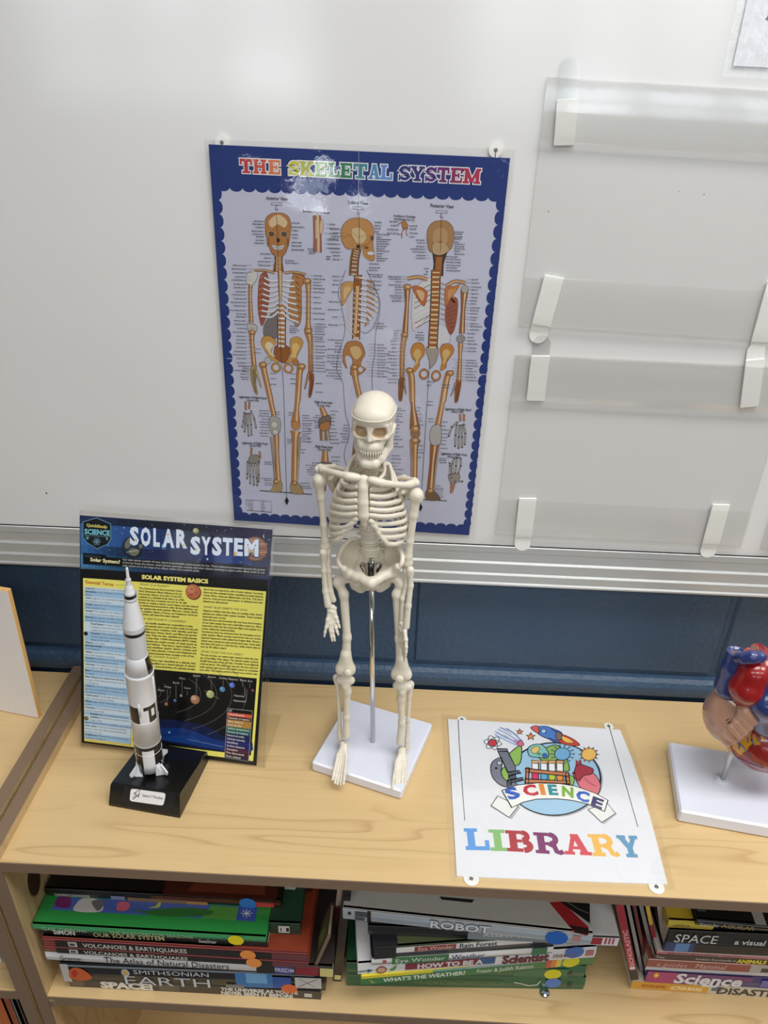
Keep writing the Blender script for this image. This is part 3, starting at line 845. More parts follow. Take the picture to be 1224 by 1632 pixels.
blob(Cc, [(590, 870), (690, 870), (740, 930), (690, 1060), (640, 1060), (560, 1000), (560, 900)], BR2, 7)
for cx, cy in ((575, 1120), (718, 1130)):
    (px, py), = Cc([(cx, cy)]); S.pell(px, py, 8, 8, DK, 9); S.pell(px, py, 7.4, 7.4, (190, 138, 78), 10); S.pell(px, py, 4.2, 4.4, LAV, 11)
knob(Cc, 480, 1040, 5.5, (180, 182, 184), 10); knob(Cc, 800, 1060, 5, BR, 11)
bone(Cc, [(425, 1080), (440, 1160), (520, 1512)], [76, 60, 54], kC, BR, 9); bone(Cc, [(865, 1100), (845, 1190), (825, 1512)], [84, 64, 56], kC, BR, 9)
bone(Fz, [(450, 0), (490, 200), (520, 330)], [54, 54, 60], kF, BR, 9); blob(Fz, [(480, 340), (580, 360), (600, 460), (570, 560), (500, 560), (460, 450)], (168, 168, 166), 11)
knob(Fz, 525, 440, 5, (204, 204, 200), 12); knob(Fz, 538, 530, 4, (206, 206, 200), 12)
bone(Fz, [(545, 570), (555, 800), (572, 1140)], [70, 46, 62], kF, BR, 9); bone(Fz, [(480, 590), (505, 800), (535, 1140)], 20, kF, GR, 8)
blob(Fz, [(530, 1150), (610, 1150), (605, 1265), (470, 1265), (500, 1220)], (170, 146, 104), 10)
bone(Fz, [(820, 0), (800, 250), (785, 420)], [56, 52, 110], kF, BR, 9); knob(Fz, 790, 450, 7, (190, 136, 84), 11)
bone(Fz, [(787, 520), (780, 640), (772, 1160)], [132, 66, 72], kF, BR, 9); bone(Fz, [(845, 590), (828, 800), (800, 1160)], 20, kF, (150, 140, 130), 8)
blob(Fz, [(735, 1160), (820, 1170), (880, 1290), (740, 1280)], (170, 146, 104), 10)
wire(Fz, [(340, 1258), (990, 1305)], 1.6, INK, 6, False)
# ---- lateral figure
Lz, kL = Z(520, 310, .1144), .1144
Dz, kD = Z(520, 430, .1286), .1286
bone(Lz, [(430, 740), (395, 900), (380, 1130)], [120, 120, 130], kL, (150, 116, 78), 6, False)
spine(Lz, [(430, 760), (400, 900), (385, 1120)], 96, 8, kL, (190, 188, 180), BR2)
blob(Lz, [(205, 560), (235, 430), (330, 345), (440, 325), (560, 350), (640, 430), (665, 540), (650, 640), (660, 760), (670, 900), (600, 915), (520, 850), (490, 740), (380, 755), (290, 750), (225, 660)], (186, 136, 82), 9)
blob(Lz, [(350, 500), (440, 460), (530, 520), (560, 600), (500, 680), (400, 650)], (206, 182, 140), 10, edge=BR)
for x, y, rx, ry, c in ((640, 610, 24, 36, (96, 74, 56)), (445, 720, 26, 22, (50, 38, 32)), (560, 740, 30, 22, (110, 84, 60))):
    (px, py), = Lz([(x, y)]); S.pell(px, py, rx * kL, ry * kL, c, 12, 12)
blob(Lz, [(575, 800), (650, 795), (660, 835), (590, 840)], (210, 210, 212), 12, edge=BR2)
for i in range(9):
    y = 95 + i * 66
    wire(Dz, [(405, y), (520, y + 35), (620 + (20 if i > 1 else -40) - max(0, i - 5) * 45, y + 95 - max(0, i - 6) * 25)], 3.4, (140, 132, 130), 8)
    wire(Dz, [(405, y - 4), (520, y + 31), (620 + (20 if i > 1 else -40) - max(0, i - 5) * 45, y + 91 - max(0, i - 6) * 25)], 2.2, WH, 9)
    wire(Dz, [(500, y + 27), (600 - max(0, i - 5) * 40, y + 78)], 2.6, BR, 10)
    wire(Dz, [(250 - 3 * abs(i - 3), y + 60), (300, y + 150), (360, y + 200)], 1.3, (206, 196, 180), 7)
wire(Dz, [(560, 130), (640, 330), (650, 480), (600, 680), (500, 780), (430, 760)], 1.6, (150, 150, 156), 7)
spine(Dz, [(395, 60), (380, 400), (370, 860)], 90, 13, kD, LT, BR2, 6)
blob(Dz, [(195, 180), (330, 150), (330, 230), (270, 320), (220, 430), (188, 400)], (196, 150, 96), 10, hi=(208, 178, 130))
knob(Dz, 385, 190, 7.2, BR2, 10)
bone(Dz, [(388, 200), (375, 500), (355, 790)], [46, 34, 44], kD, (206, 160, 110), 12)
blob(Dz, [(240, 930), (300, 885), (420, 900), (480, 1040), (440, 1110), (430, 1180), (490, 1225), (400, 1300), (300, 1290), (330, 1120), (270, 1060), (235, 1090), (260, 1220), (215, 1150), (205, 1050)], BR, 8, hi=None)
blob(Dz, [(300, 960), (400, 950), (440, 1040), (380, 1110), (320, 1060)], (206, 176, 124), 9, edge=BR2)
(px, py), = Dz([(425, 1235)]); S.pell(px, py, 3.6, 4, LAV, 12)
bone(Dz, [(340, 1200), (370, 1380), (410, 1560), (425, 1640)], [84, 62, 60, 58], kD, BR, 10)
bone(lambda p: p, [(570, 695), (567, 720), (564, 760)], [10, 9, 12], 1.0, BR2, 8)
wire(Dz, [(240, 0), (150, 270), (195, 480), (230, 760), (150, 1060), (130, 1240), (205, 1400), (222, 1632)], .6, INK, 13)
wire(Dz, [(500, 0), (560, 130), (660, 360), (655, 560), (610, 800), (600, 1050), (570, 1240), (572, 1520)], .6, INK, 13)
wire(lambda p: p, [(549, 640), (551, 660), (557, 682), (556, 697), (550, 715), (549, 730), (555, 748)], .6, INK, 13)
# ---- posterior figure
Bz, kB = Z(620, 320, .1389), .1389
Ez, kE = Z(620, 430, .1389), .1389
Gz, kG = Z(640, 620, .1471), .1471
bone(Bz, [(585, 560), (570, 720), (560, 860)], [180, 110, 120], kB, (74, 56, 44), 6, False)
spine(Bz, [(575, 640), (560, 860)], 84, 8, kB, BR, BR2)
blob(Bz, [(435, 420), (450, 320), (510, 245), (600, 225), (680, 245), (735, 320), (742, 420), (715, 540), (660, 560), (600, 480), (540, 520), (490, 590), (455, 540)], (166, 126, 84), 9, hi=(182, 146, 104))
blob(Bz, [(500, 500), (560, 480), (640, 490), (690, 560), (600, 620), (510, 600)], (186, 156, 116), 10, edge=DK)
blob(Ez, [(300, 210), (262, 420), (260, 560), (290, 700), (420, 560), (500, 420), (500, 100)], (206, 204, 208), 6, edge=BR2)
for i in range(8):
    y = 150 + i * 58
    wire(Ez, [(500, y), (400, y + 50), (285 + 5 * abs(i - 4), y + 110)], 2.6, (120, 96, 84), 7); wire(Ez, [(500, y - 5), (400, y + 45), (285 + 5 * abs(i - 4), y + 104)], 1.4, WH, 8)
    wire(Ez, [(590, y), (680, y + 40), (770 - 6 * abs(i - 4), y + 110)], 2.4, (170, 150, 140), 8)
blob(Ez, [(680, 330), (780, 330), (782, 520), (745, 690), (700, 740), (650, 600), (650, 430)], RD, 7, edge=BR2)
for i in range(6): wire(Ez, [(660 + 6 * i, 460 + 40 * i), (775 - 4 * i, 400 + 50 * i)], 1.0, (120, 64, 52), 9)
blob(Ez, [(570, 640), (640, 650), (690, 720), (690, 830), (600, 850), (550, 880)], (206, 208, 216), 6, edge=GR)
spine(Ez, [(540, 0), (525, 450), (500, 900)], 104, 17, kE, LT, BR2, 9)
blob(Ez, [(270, 200), (350, 190), (432, 250), (430, 330), (395, 415), (330, 330)], (188, 106, 54), 10, hi=(206, 176, 140)); blob(Ez, [(650, 210), (740, 190), (810, 170), (770, 250), (700, 340), (648, 410)], (188, 116, 62), 10, hi=(196, 146, 96))
bone(Ez, [(440, 110), (330, 80), (210, 100)], 34, kE, BR, 11); bone(Ez, [(660, 180), (760, 130), (880, 150)], 34, kE, BR, 11)
bone(Ez, [(210, 190), (205, 400), (185, 720)], [72, 38, 60], kE, BR2, 9); bone(Ez, [(175, 760), (150, 960), (150, 1240)], [62, 44, 46], kE, BR, 8); bone(Ez, [(210, 740), (175, 900), (165, 1230)], 16, kE, BR2, 10)
blob(Ez, [(120, 1250), (180, 1250), (160, 1400), (140, 1500), (115, 1490), (110, 1380)], BR2, 9); bone(Ez, [(170, 1270), (185, 1360), (195, 1430)], [16, 14, 7], kE, GR, 8)
bone(Ez, [(868, 220), (850, 450), (835, 730)], [86, 42, 60], kE, BR2, 9); knob(Ez, 870, 220, 6, (170, 166, 160), 11); knob(Ez, 822, 790, 6.4, (150, 146, 142), 11)
bone(Ez, [(820, 840), (815, 1000), (800, 1270)], [54, 34, 50], kE, BR, 9); blob(Ez, [(770, 1280), (825, 1280), (810, 1400), (790, 1510), (755, 1500)], BR2, 9)
bone(Ez, [(765, 1290), (740, 1370), (708, 1450)], [20, 16, 7], kE, GR, 8)
for pts in ([(250, 930), (290, 850), (350, 835), (400, 880), (405, 970), (350, 1040), (345, 1100), (300, 1170), (270, 1150), (310, 1060), (270, 1010)], [(590, 900), (640, 850), (710, 860), (745, 930), (700, 1000), (660, 1060), (650, 1120), (590, 1150), (610, 1040), (590, 970)]):
    blob(Ez, pts, (190, 130, 62), 9, hi=(206, 176, 116))
blob(Ez, [(430, 890), (560, 900), (540, 1040), (480, 1130), (460, 1040)], (160, 150, 144), 8)
for cx, cy in ((400, 1195), (540, 1215)):
    (px, py), = Ez([(cx, cy)]); S.pell(px, py, 8, 9, DK, 9); S.pell(px, py, 7.4, 8.4, BR, 10); S.pell(px, py, 4.6, 5, LAV, 11)
bone(Ez, [(225, 1140), (260, 1240), (268, 1512)], [60, 66, 58], kE, BR, 9); bone(Ez, [(695, 1170), (660, 1260), (622, 1512)], [66, 66, 58], kE, BR, 9)
bone(Gz, [(112, -10), (125, 200), (145, 430)], [44, 44, 110], kG, BR2, 9); knob(Gz, 150, 480, 7.5, (150, 116, 86), 11)
bone(Gz, [(146, 550), (145, 660), (140, 980)], [112, 56, 52], kG, BR, 9); bone(Gz, [(98, 580), (108, 760), (110, 950)], 15, kG, GR, 8)
bone(Gz, [(465, -10), (430, 200), (388, 410)], [50, 50, 62], kG, BR, 9); blob(Gz, [(340, 400), (420, 400), (432, 500), (415, 590), (330, 600), (305, 500)], (178, 176, 174), 11)
bone(Gz, [(355, 600), (335, 800), (310, 1100)], [84, 54, 70], kG, BR2, 9); bone(Gz, [(405, 600), (375, 800), (345, 1100)], 16, kG, GR, 8)
blob(Gz, [(270, 1100), (345, 1100), (420, 1195), (275, 1195)], (120, 92, 66), 10)
wire(Gz, [(60, 1190), (490, 1210)], 1.5, INK, 6, False)
# joints and finger lines
for f_, x, y, r_ in ((Cc, 945, 702, 6.2), (Cc, 932, 128, 6.4), (Cc, 426, 1088, 6.2), (Cc, 868, 1108, 6.6), (Ez, 212, 196, 6.4), (Ez, 180, 744, 5.2), (Ez, 236, 1152, 5.8), (Ez, 702, 1184, 5.8), (Dz, 350, 1205, 5.6), (Cc, 302, 716, 5.0), (Fz, 545, 1146, 4.4), (Fz, 772, 1164, 4.6), (Gz, 150, 430, 7.5), (Gz, 146, 556, 7.2), (Gz, 312, 1100, 5)):
    (px, py), = f_([(x, y)]); S.pell(px, py, r_ + .5, r_ * .72 + .5, DK, 14, 14); S.pell(px, py, r_, r_ * .72, BR, 15, 14); S.pell(px + .8, py - .6, r_ * .45, r_ * .3, LT, 16, 10)
for f_, lines_ in ((Cc, ([(305, 1150), (315, 1300), (338, 1405)], [(320, 1140), (330, 1300), (350, 1410)], [(335, 1130), (340, 1280)], [(965, 1200), (985, 1300), (962, 1430)], [(982, 1200), (996, 1300), (972, 1430)])), (Ez, ([(135, 1270), (128, 1380), (125, 1490)], [(152, 1270), (146, 1380), (136, 1480)], [(785, 1295), (782, 1400), (768, 1500)], [(805, 1295), (798, 1400), (780, 1500)]))):
    for ln_ in lines_: wire(f_, ln_, .7, DK, 14)
for x in (-9, -3, 3, 9): wire(A, [(560 + x * 7, 694), (560 + x * 6.6, 748)], .35, (110, 100, 96), 15, False)
wire(A, [(412, 520), (450, 545), (450, 640)], .6, BR2, 14); wire(A, [(706, 520), (668, 545), (668, 640)], .6, BR2, 14)
wire(Lz, [(340, 500), (400, 560), (470, 590), (560, 560)], .5, BR2, 14); wire(Lz, [(250, 600), (330, 560), (400, 640)], .5, BR2, 14); wire(Lz, [(600, 560), (620, 640), (560, 700), (480, 720)], .8, BR2, 14)
# plumb lines and hangers
for pts, tip in (([(441, 341), (448, 560), (452, 620), (457, 792)], (457, 798)), ([(572, 338), (573, 400)], None), ([(703, 350), (702, 400)], None), ([(685, 580), (682, 620), (671, 802)], (670, 808))):
    wire(lambda p: p, pts, .7, INK, 14)
    if tip: S.pp([(tip[0], tip[1] - 7), (tip[0] + 3.6, tip[1]), (tip[0] + .3, tip[1] + 7), (tip[0] - 3.4, tip[1])], (24, 24, 34), 15)
for x, y in ((441, 324.5), (571, 331), (704, 337)):
    S.pp([(x - 9, y - 2), (x + 9, y - 1.6), (x + 9, y + 3), (x - 9, y + 2.6)], (120, 122, 134), 6); S.pp([(x - 8, y - 1), (x + 8, y - .6), (x + 8, y + 2), (x - 8, y + 1.6)], LAV, 7)
    wire(lambda p: p, [(x, y + 3), (x - 2.2, y + 8), (x + .5, y + 10.5), (x + 2, y + 7.5)], .9, INK, 8)
# small drawings
B1 = lambda p: p
bone(B1, [(505, 343), (506, 375), (506, 402)], [12, 12, 13], 1.0, (160, 104, 92), 6); S.pp([(503, 350), (507, 350), (507, 380), (503, 380)], (204, 184, 150), 9)
blob(B1, [(511, 352), (515, 353), (514, 370), (510, 370)], (206, 184, 156), 6, edge=BR2)
for pts in ([(640, 355), (646, 352), (648, 360), (644, 366)], [(645, 356), (650, 358), (648, 366)]): blob(B1, pts, BR, 6)
for pts in ([(644, 362), (640, 373), (634, 374)], [(648, 362), (647, 372), (650, 376)], [(641, 373), (640, 380)], [(640, 354), (634, 358)]): wire(B1, pts, 1.2, BR2, 8, False)
def hand(f, wrist, fingers, thumb, k):
    for w_ in wrist: bone(f, w_, 18, k, (176, 122, 86), 6, False)
    for fg in fingers + [thumb]:
        px = f(fg); n_ = len(px)
        S.pstrk(px, 16 * k + .7, (66, 62, 62), 7); S.pstrk(px, 16 * k * .55, (196, 190, 182), 8)
        for q in px: S.pell(q[0], q[1], 10 * k, 9 * k, (74, 70, 70), 9, 8)
hand(Fz, [[(165, 150), (170, 260)], [(215, 150), (210, 250)]], [[(150, 290), (140, 400), (125, 470)], [(170, 300), (165, 430), (155, 530)], [(195, 300), (195, 450), (205, 580)], [(220, 300), (235, 440), (240, 570)]], [(235, 270), (275, 370), (295, 480)], kF)
hand(Fz, [[(240, 720), (235, 830)], [(340, 770), (350, 860)]], [[(190, 900), (190, 1050), (185, 1110)], [(220, 910), (225, 1080), (225, 1170)], [(255, 920), (265, 1090), (270, 1190)], [(290, 920), (305, 1100), (312, 1195)]], [(325, 900), (330, 1060), (330, 1150)], kF)
blob(Fz, [(230, 830), (320, 820), (340, 920), (260, 960), (200, 900)], (140, 136, 132), 7)
hand(Gz, [[(635, 270), (635, 350)], [(675, 270), (675, 350)]], [[(600, 390), (585, 500), (580, 620)], [(630, 390), (620, 520), (618, 640)], [(655, 390), (655, 520), (655, 630)], [(675, 380), (690, 480), (685, 600)]], [(605, 360), (545, 410), (510, 510)], kG)
hand(Gz, [[(540, 1000), (535, 1130)], [(580, 1000), (545, 1120)]], [[(525, 930), (525, 830), (520, 800)], [(550, 920), (550, 810), (570, 750)], [(580, 910), (590, 830), (598, 745)], [(615, 910), (640, 830), (640, 750)]], [(540, 960), (580, 1000), (660, 1000)], kG)
blob(Gz, [(510, 930), (620, 920), (620, 990), (540, 1020)], (150, 142, 136), 7)
knee = lambda oy, f=B1: (bone(f, [(512, 648 + oy), (516, 658 + oy), (519, 668 + oy)], [6, 9, 12], 1.0, BR, 6), blob(f, [(509, 668 + oy), (525, 662 + oy), (527, 676 + oy), (521, 684 + oy), (510, 682 + oy)], (120, 106, 96), 8), blob(f, [(511, 676 + oy), (525, 672 + oy), (524, 684 + oy), (512, 686 + oy)], BR, 10), bone(f, [(514, 686 + oy), (515, 702 + oy)], 9, 1.0, (134, 116, 100), 6), bone(f, [(521, 684 + oy), (523, 702 + oy)], 6, 1.0, GR, 6))
knee(0)
bone(B1, [(518, 718), (518, 738)], [7, 12], 1.0, BR, 6); blob(B1, [(508, 738), (528, 738), (526, 752), (508, 750)], (120, 118, 112), 8); bone(B1, [(516, 752), (515, 782)], 8, 1.0, BR2, 6)
# headings
HEAD = [('Anterior View', 424, 317.5, 459, 319.5, 5), ('Lateral View', 555, 324.2, 587, 326.5, 5.5), ('Posterior View', 686, 329.5, 723, 331.8, 5.5),
        ('Portion of Long Bone', 483, 338, 525, 340.5, 3.6), ('Auditory Ossicles', 627, 345.2, 662, 347.2, 3.8), ('(Left Medial View 3X)', 628, 350, 661, 352, 3),
        ('Ligaments of Right Hand', 381, 633.5, 425, 636.3, 4), ('(Dorsal View)', 394, 638.5, 413, 639.7, 3), ('Ligaments of Right Foot', 386, 706.8, 427, 709, 4), ('(Dorsal View)', 398, 711, 416, 712, 3),
        ('Right Knee Joint', 502, 642, 530, 643.5, 4), ('(Anterior View)', 505.5, 646.8, 526.5, 648, 3), ('Right Knee Joint', 503, 712.5, 530.5, 714.5, 4), ('(Posterior View)', 507, 717, 527, 718.2, 3),
        ('Ligaments of Right Hand', 709, 653, 750.5, 655, 4), ('(Palmar View)', 719.5, 657, 738.5, 658, 3), ('Ligaments of Right Foot', 703, 724, 744, 726.5, 4), ('(Plantar View)', 713, 728.8, 733, 729.8, 3)]
for st, x0, y0, x1, y1, h in HEAD: S.ptext(st, x0, y0, x1, y1, h, INK, 16, 0.02)
# rows of labels with leader lines, far too small to read
rl = random.Random(11)
def labels(x, y0, y1, n, side, ln=(12, 24), lead=None):
    """side R: text ends at x; side L: text starts at x; lead: x of the leader line's end"""
    for i in range(n):
        y = y0 + (y1 - y0) * (i + rl.uniform(-.12, .12)) / max(n - 1, 1)
        w_ = rl.uniform(*ln)
        a, b_ = ((x - w_, y) if side == 'R' else (x, y)), ((x, y) if side == 'R' else (x + w_, y))
        p, q = S.L(*a), S.L(b_[0], b_[1] + .045 * w_)
        S.dashes(p[0], p[1], q[0], .00105, (104, 104, 116), 16, rl)
        if lead:
            e = lead + rl.uniform(-3, 3)
            S.pstrk([(x + (1 if side == 'R' else -1), y - .8), (e, y - .8 + .045 * (e - x))], .45, (86, 86, 96), 13)
labels(421, 353, 388, 8, 'R', (12, 20), 425); labels(465, 356, 398, 8, 'L', (10, 22))
labels(432, 405, 423, 4, 'R', (10, 22), 438); labels(455, 415, 420, 2, 'L', (12, 22))
labels(393, 423, 500, 14, 'R', (14, 26), 400); labels(393, 505, 590, 15, 'R', (12, 22), 404)
labels(500, 440, 460, 5, 'L', (12, 20), 494); labels(500, 466, 509, 6, 'L', (10, 20), 484)
labels(502, 517, 545, 8, 'L', (12, 20), 496); labels(503, 552, 592, 9, 'L', (12, 18), 497)
labels(503, 612, 626, 2, 'L', (10, 14)); labels(397, 584, 605, 6, 'R', (10, 14)); labels(431, 595, 612, 3, 'L', (8, 14)); labels(463, 596, 612, 3, 'L', (6, 12))
labels(462, 520, 530, 4, 'L', (10, 20)); labels(416, 556, 562, 2, 'R', (8, 12))
labels(429, 654, 695, 10, 'R', (10, 18)); labels(482, 662, 704, 11, 'L', (8, 18)); labels(434, 736, 740, 2, 'R', (10, 14), 437); labels(433, 762, 773, 4, 'R', (8, 18), 440); labels(479, 770, 778, 3, 'L', (14, 18))
labels(446, 657, 661, 2, 'R', (6, 9)); labels(460, 658, 662, 2, 'L', (8, 12)); labels(480, 717, 722, 2, 'L', (5, 7)); labels(458, 700, 706, 3, 'L', (6, 9))
labels(542, 365, 414, 9, 'R', (10, 22), 545); labels(597, 355, 370, 4, 'L', (8, 14)); labels(600, 374, 416, 12, 'L', (8, 24)); labels(588, 421, 437, 4, 'L', (14, 24)); labels(594, 442, 468, 5, 'L', (8, 16), 588)
labels(541, 441, 454, 3, 'R', (8, 14), 548); labels(540, 467, 518, 5, 'R', (8, 18), 548); labels(545, 542, 604, 14, 'R', (10, 26)); labels(602, 516, 524, 3, 'L', (8, 14), 596); labels(601, 550, 600, 12, 'L', (10, 20), 586)
labels(635, 354, 372, 4, 'R', (10, 18)); labels(653, 360, 378, 4, 'L', (8, 18)); labels(525, 357, 396, 6, 'L', (10, 16), 518); labels(502, 397, 404, 3, 'R', (8, 14)); labels(520, 409, 414, 2, 'L', (6, 10))
labels(678, 383, 412, 7, 'R', (12, 24), 684); labels(724, 370, 405, 10, 'L', (8, 22)); labels(711, 409, 432, 6, 'L', (16, 26)); labels(683, 428, 438, 3, 'R', (4, 8))
labels(640, 441, 480, 10, 'R', (10, 22), 648); labels(751, 446, 474, 6, 'L', (10, 18), 744); labels(749, 480, 526, 10, 'L', (10, 20), 736); labels(745, 532, 560, 6, 'L', (10, 18), 736); labels(742, 574, 606, 8, 'L', (12, 20), 722)
labels(636, 527, 540, 4, 'R', (8, 12), 640); labels(633, 544, 610, 13, 'R', (8, 16), 646); labels(676, 530, 542, 4, 'R', (8, 18)); labels(680, 608, 614, 2, 'L', (8, 14)); labels(704, 614, 618, 2, 'L', (10, 14))
labels(664, 650, 682, 7, 'L', (6, 12)); labels(664, 704, 728, 5, 'L', (6, 12)); labels(702, 673, 714, 8, 'L', (8, 14)); labels(700, 731, 737, 3, 'L', (8, 14)); labels(693, 774, 792, 6, 'L', (8, 16)); labels(690, 640, 646, 2, 'R', (6, 10)); labels(691, 668, 672, 2, 'R', (6, 10))
labels(624, 650, 668, 5, 'L', (10, 22)); labels(624, 672, 712, 8, 'L', (8, 20)); labels(624, 726, 770, 9, 'L', (8, 22)); labels(556, 678, 704, 7, 'R', (8, 16)); labels(510, 662, 682, 6, 'R', (6, 12)); labels(526, 655, 706, 10, 'L', (8, 16)); labels(508, 738, 756, 6, 'R', (8, 22)); labels(528, 728, 740, 3, 'L', (8, 18)); labels(497, 678, 705, 5, 'R', (5, 9))
S.pstrk([(392, 796), (433, 799), (433, 816), (393, 813), (392, 796)], .6, (90, 90, 104), 12)
labels(404, 799, 812, 5, 'R', (6, 10)); labels(416, 801, 814, 5, 'L', (5, 10)); labels(420, 797, 797.5, 1, 'L', (1, 2))
prt = S.mb.build('printed_chart', 'poster_print', poster)
# lamination film, wider than the print
f0, f1, f2, f3 = (at_y(326, 222, -.0152), at_y(822, 238, -.0152), at_y(756, 859, -.0152), at_y(368, 835, -.0152))
mb = MB()
n_ = 48
for i in range(n_ + 1):
    for j in range(n_ + 1):
        u, v = i / n_, j / n_
        p = (f0 * (1 - u) + f1 * u) * (1 - v) + (f3 * (1 - u) + f2 * u) * v
        p = p + np.array([0, -.0060 * math.exp(-((u - .40) / .16) ** 2 - ((v - .165) / .075) ** 2) - .0016 * math.exp(-((u - .93) / .06) ** 2 - ((v - .40) / .06) ** 2) - .0006 * (1 + math.sin(u * 7 + v * 3) * .5) - .0012 * max(0, .12 - v) / .12 * (1 + math.sin(u * 31)) * .6, 0])
        mb.v.append(tuple(p))
fs = [(i * (n_ + 1) + j, i * (n_ + 1) + j + 1, (i + 1) * (n_ + 1) + j + 1, (i + 1) * (n_ + 1) + j) for i in range(n_) for j in range(n_)]
vs = mb.v; mb = MB().add(vs, fs, smooth=True)
mb.build('lamination_film', 'laminate_film', poster)
# clear round hanging tabs with their little pin marks
def tab(x, y, r_, parent, yy=-.0128, lab=None):
    c = at_y(x, y, yy)
    mb = MB().prism([c + np.array([r_ * math.cos(k * math.pi / 10), 0, r_ * math.sin(k * math.pi / 10)]) for k in range(20)], [c + np.array([r_ * math.cos(k * math.pi / 10), -.0012, r_ * math.sin(k * math.pi / 10)]) for k in range(20)])
    o = mb.build('hanging_tab', 'white_plastic', parent)
    q = Sheet(c + np.array([0, -.0014, 0]), (1, 0, 0), (0, 0, 1), (0, -1, 0))
    for k in range(5): q.ell((.0012 * math.cos(k * 1.257), .0012 * math.sin(k * 1.257)), .0008, .0008, (110, 110, 114), 0, 8)
    q.strk([(0, 0), (0, -.006)], .0007, (60, 60, 64), 1)
    q.mb.build('pin_mark', 'print_matte', o)
tab(354, 227, .0066, poster); tab(790, 239, .0066, poster)

# ================================================================ clear wall pockets held by white adhesive strips
NSTRIP = 0
def strip(p_top, p_bot, wpx, tab_px, parent, y=-.0132, tab_up=True):
    """white adhesive strip between two photo points, a rounded pull tab beyond one end"""
    global NSTRIP
    NSTRIP += 1; y -= .00012 * NSTRIP
    a, b_ = at_y(*p_top, y), at_y(*p_bot, y)
    d = unit(b_ - a); sx = np.array([-d[2], 0, d[0]]); sx = sx if sx[0] > 0 else -sx
    w_ = np.linalg.norm(at_y(p_top[0] + wpx, p_top[1], y) - a) / 2
    L_ = np.linalg.norm(b_ - a)
    mb = MB().fbox(a, sx, d, (0, -1, 0), -w_, w_, 0, L_, 0, .0022, ch=.0003)
    o = mb.build('adhesive_strip', 'white_plastic', parent)
    e = a if tab_up else b_; dd = -d if tab_up else d
    tl = np.linalg.norm(at_y(*tab_px, y) - e)
    wt = w_ * .96; tl = max(tl, wt * 1.05)
    pts = [(-wt, 0), (wt, 0), (wt, tl - wt)] + [(wt * math.cos(t), tl - wt + wt * math.sin(t)) for t in (math.pi * k / 12 for k in range(1, 12))] + [(-wt, tl - wt)]
    base = [e + sx * u + dd * v for u, v in pts]
    MB().prism(base, [q + np.array([0, -.0009, 0]) for q in base]).build('pull_tab', 'clear_tab' if tl > .02 else 'white_plastic', o)
    return o
def pocket(label, tl, tr, br, bl, lip_top, lip_bot, y=-.0132):
    """clear sleeve: back sheet, front sheet, folded lips at top and bottom, open sides"""
    q = [at_y(*p, y) for p in (tl, tr, br, bl)]
    t = thing('wall_pocket', label, 'document holder', (q[2] + q[3]) / 2, 'clear wall pockets on the whiteboard')
    ex = unit(q[2] - q[3]); w_ = np.linalg.norm(q[2] - q[3]); h_ = q[0][2] - q[3][2]
    o_ = q[3]; ez = np.array([0, 0, 1.0]); n_ = np.array([0, -1.0, 0])
    fb = lambda a0, a1, c0, c1, b0, b1, m_='acrylic_pocket', nm='back_sheet': MB().fbox(o_, ex, ez, n_, a0, a1, b0, b1, c0, c1).build(nm, m_, t)
    # back sheet as a single face, then the front lips
    MB().add([o_ + n_ * .0004, o_ + ex * w_ + n_ * .0004, o_ + ex * w_ + ez * h_ + n_ * .0004, o_ + ez * h_ + n_ * .0004], [(0, 1, 2, 3)]).build('back_sheet', 'acrylic_pocket', t)
    def lip(z0, z1, nm, fold_low):
        mb = MB(); n__ = 10
        rows = [(0, z0), (1, z0 + .004), (1, z1 - .004), (0, z1)] if False else [(.25, z0), (1, z0 + .003), (1.15, (z0 + z1) / 2), (1, z1 - .003), (.9, z1)]
        vs = []
        for k in range(n__ + 1):
            u = k / n__
            for f_, z in rows: vs.append(o_ + ex * (u * w_) + ez * z + n_ * (.0012 + .0042 * f_ * (1 if not fold_low else 1)))
        m_ = len(rows)
        mb.add(vs, [(i * m_ + j, (i + 1) * m_ + j, (i + 1) * m_ + j + 1, i * m_ + j + 1) for i in range(n__) for j in range(m_ - 1)], smooth=True)
        mb.build(nm, 'acrylic_pocket' if fold_low else 'pocket_lip', t)
    lip(h_ - lip_top, h_, 'top_lip', False); lip(0, lip_bot, 'bottom_lip', True)
    # bright polished edges
    for a0, a1, b0, b1 in ((0, w_, h_ - .0012, h_ + .0006), (0, w_, -.0006, .0012), (-.0006, .0008, 0, h_), (w_ - .0008, w_ + .0006, 0, h_)):
        MB().fbox(o_, ex, ez, n_, a0, a1, b0, b1, .0003, .0062 if b1 - b0 < .01 else .0016).build('edge', 'acrylic_clear', t)
    return t
upper = pocket('upper clear pocket on the whiteboard with a striped glare across its top lip', (863, 123), (1300, 150), (1292, 549), (826, 519), .052, .052)
strip((904, 158), (898, 232), 34, (908, 88), upper)
strip((883, 440), (862, 518), 32, (858, 547), upper, tab_up=False)
strip((1237, 448), (1210, 545), 30, (1207, 560), upper, tab_up=False)
lower = pocket('lower clear pocket on the whiteboard just above the rail, left one of its row', (818, 565), (1210, 590), (1179, 871), (789, 851), .052, .050)
strip((861, 566), (853, 638), 30, (864, 534), lower)
strip((1203, 572), (1193, 648), 30, (1210, 545), lower)
strip((841, 793), (834, 855), 28, (833, 877), lower, tab_up=False)
strip((1149, 803), (1132, 866), 28, (1128, 888), lower, tab_up=False)
right = pocket('clear pocket at the picture edge, right one of the lower row', (1246, 592), (1640, 622), (1600, 905), (1211, 874), .052, .050)
strip((1257, 818), (1243, 880), 28, (1240, 902), right, tab_up=False)

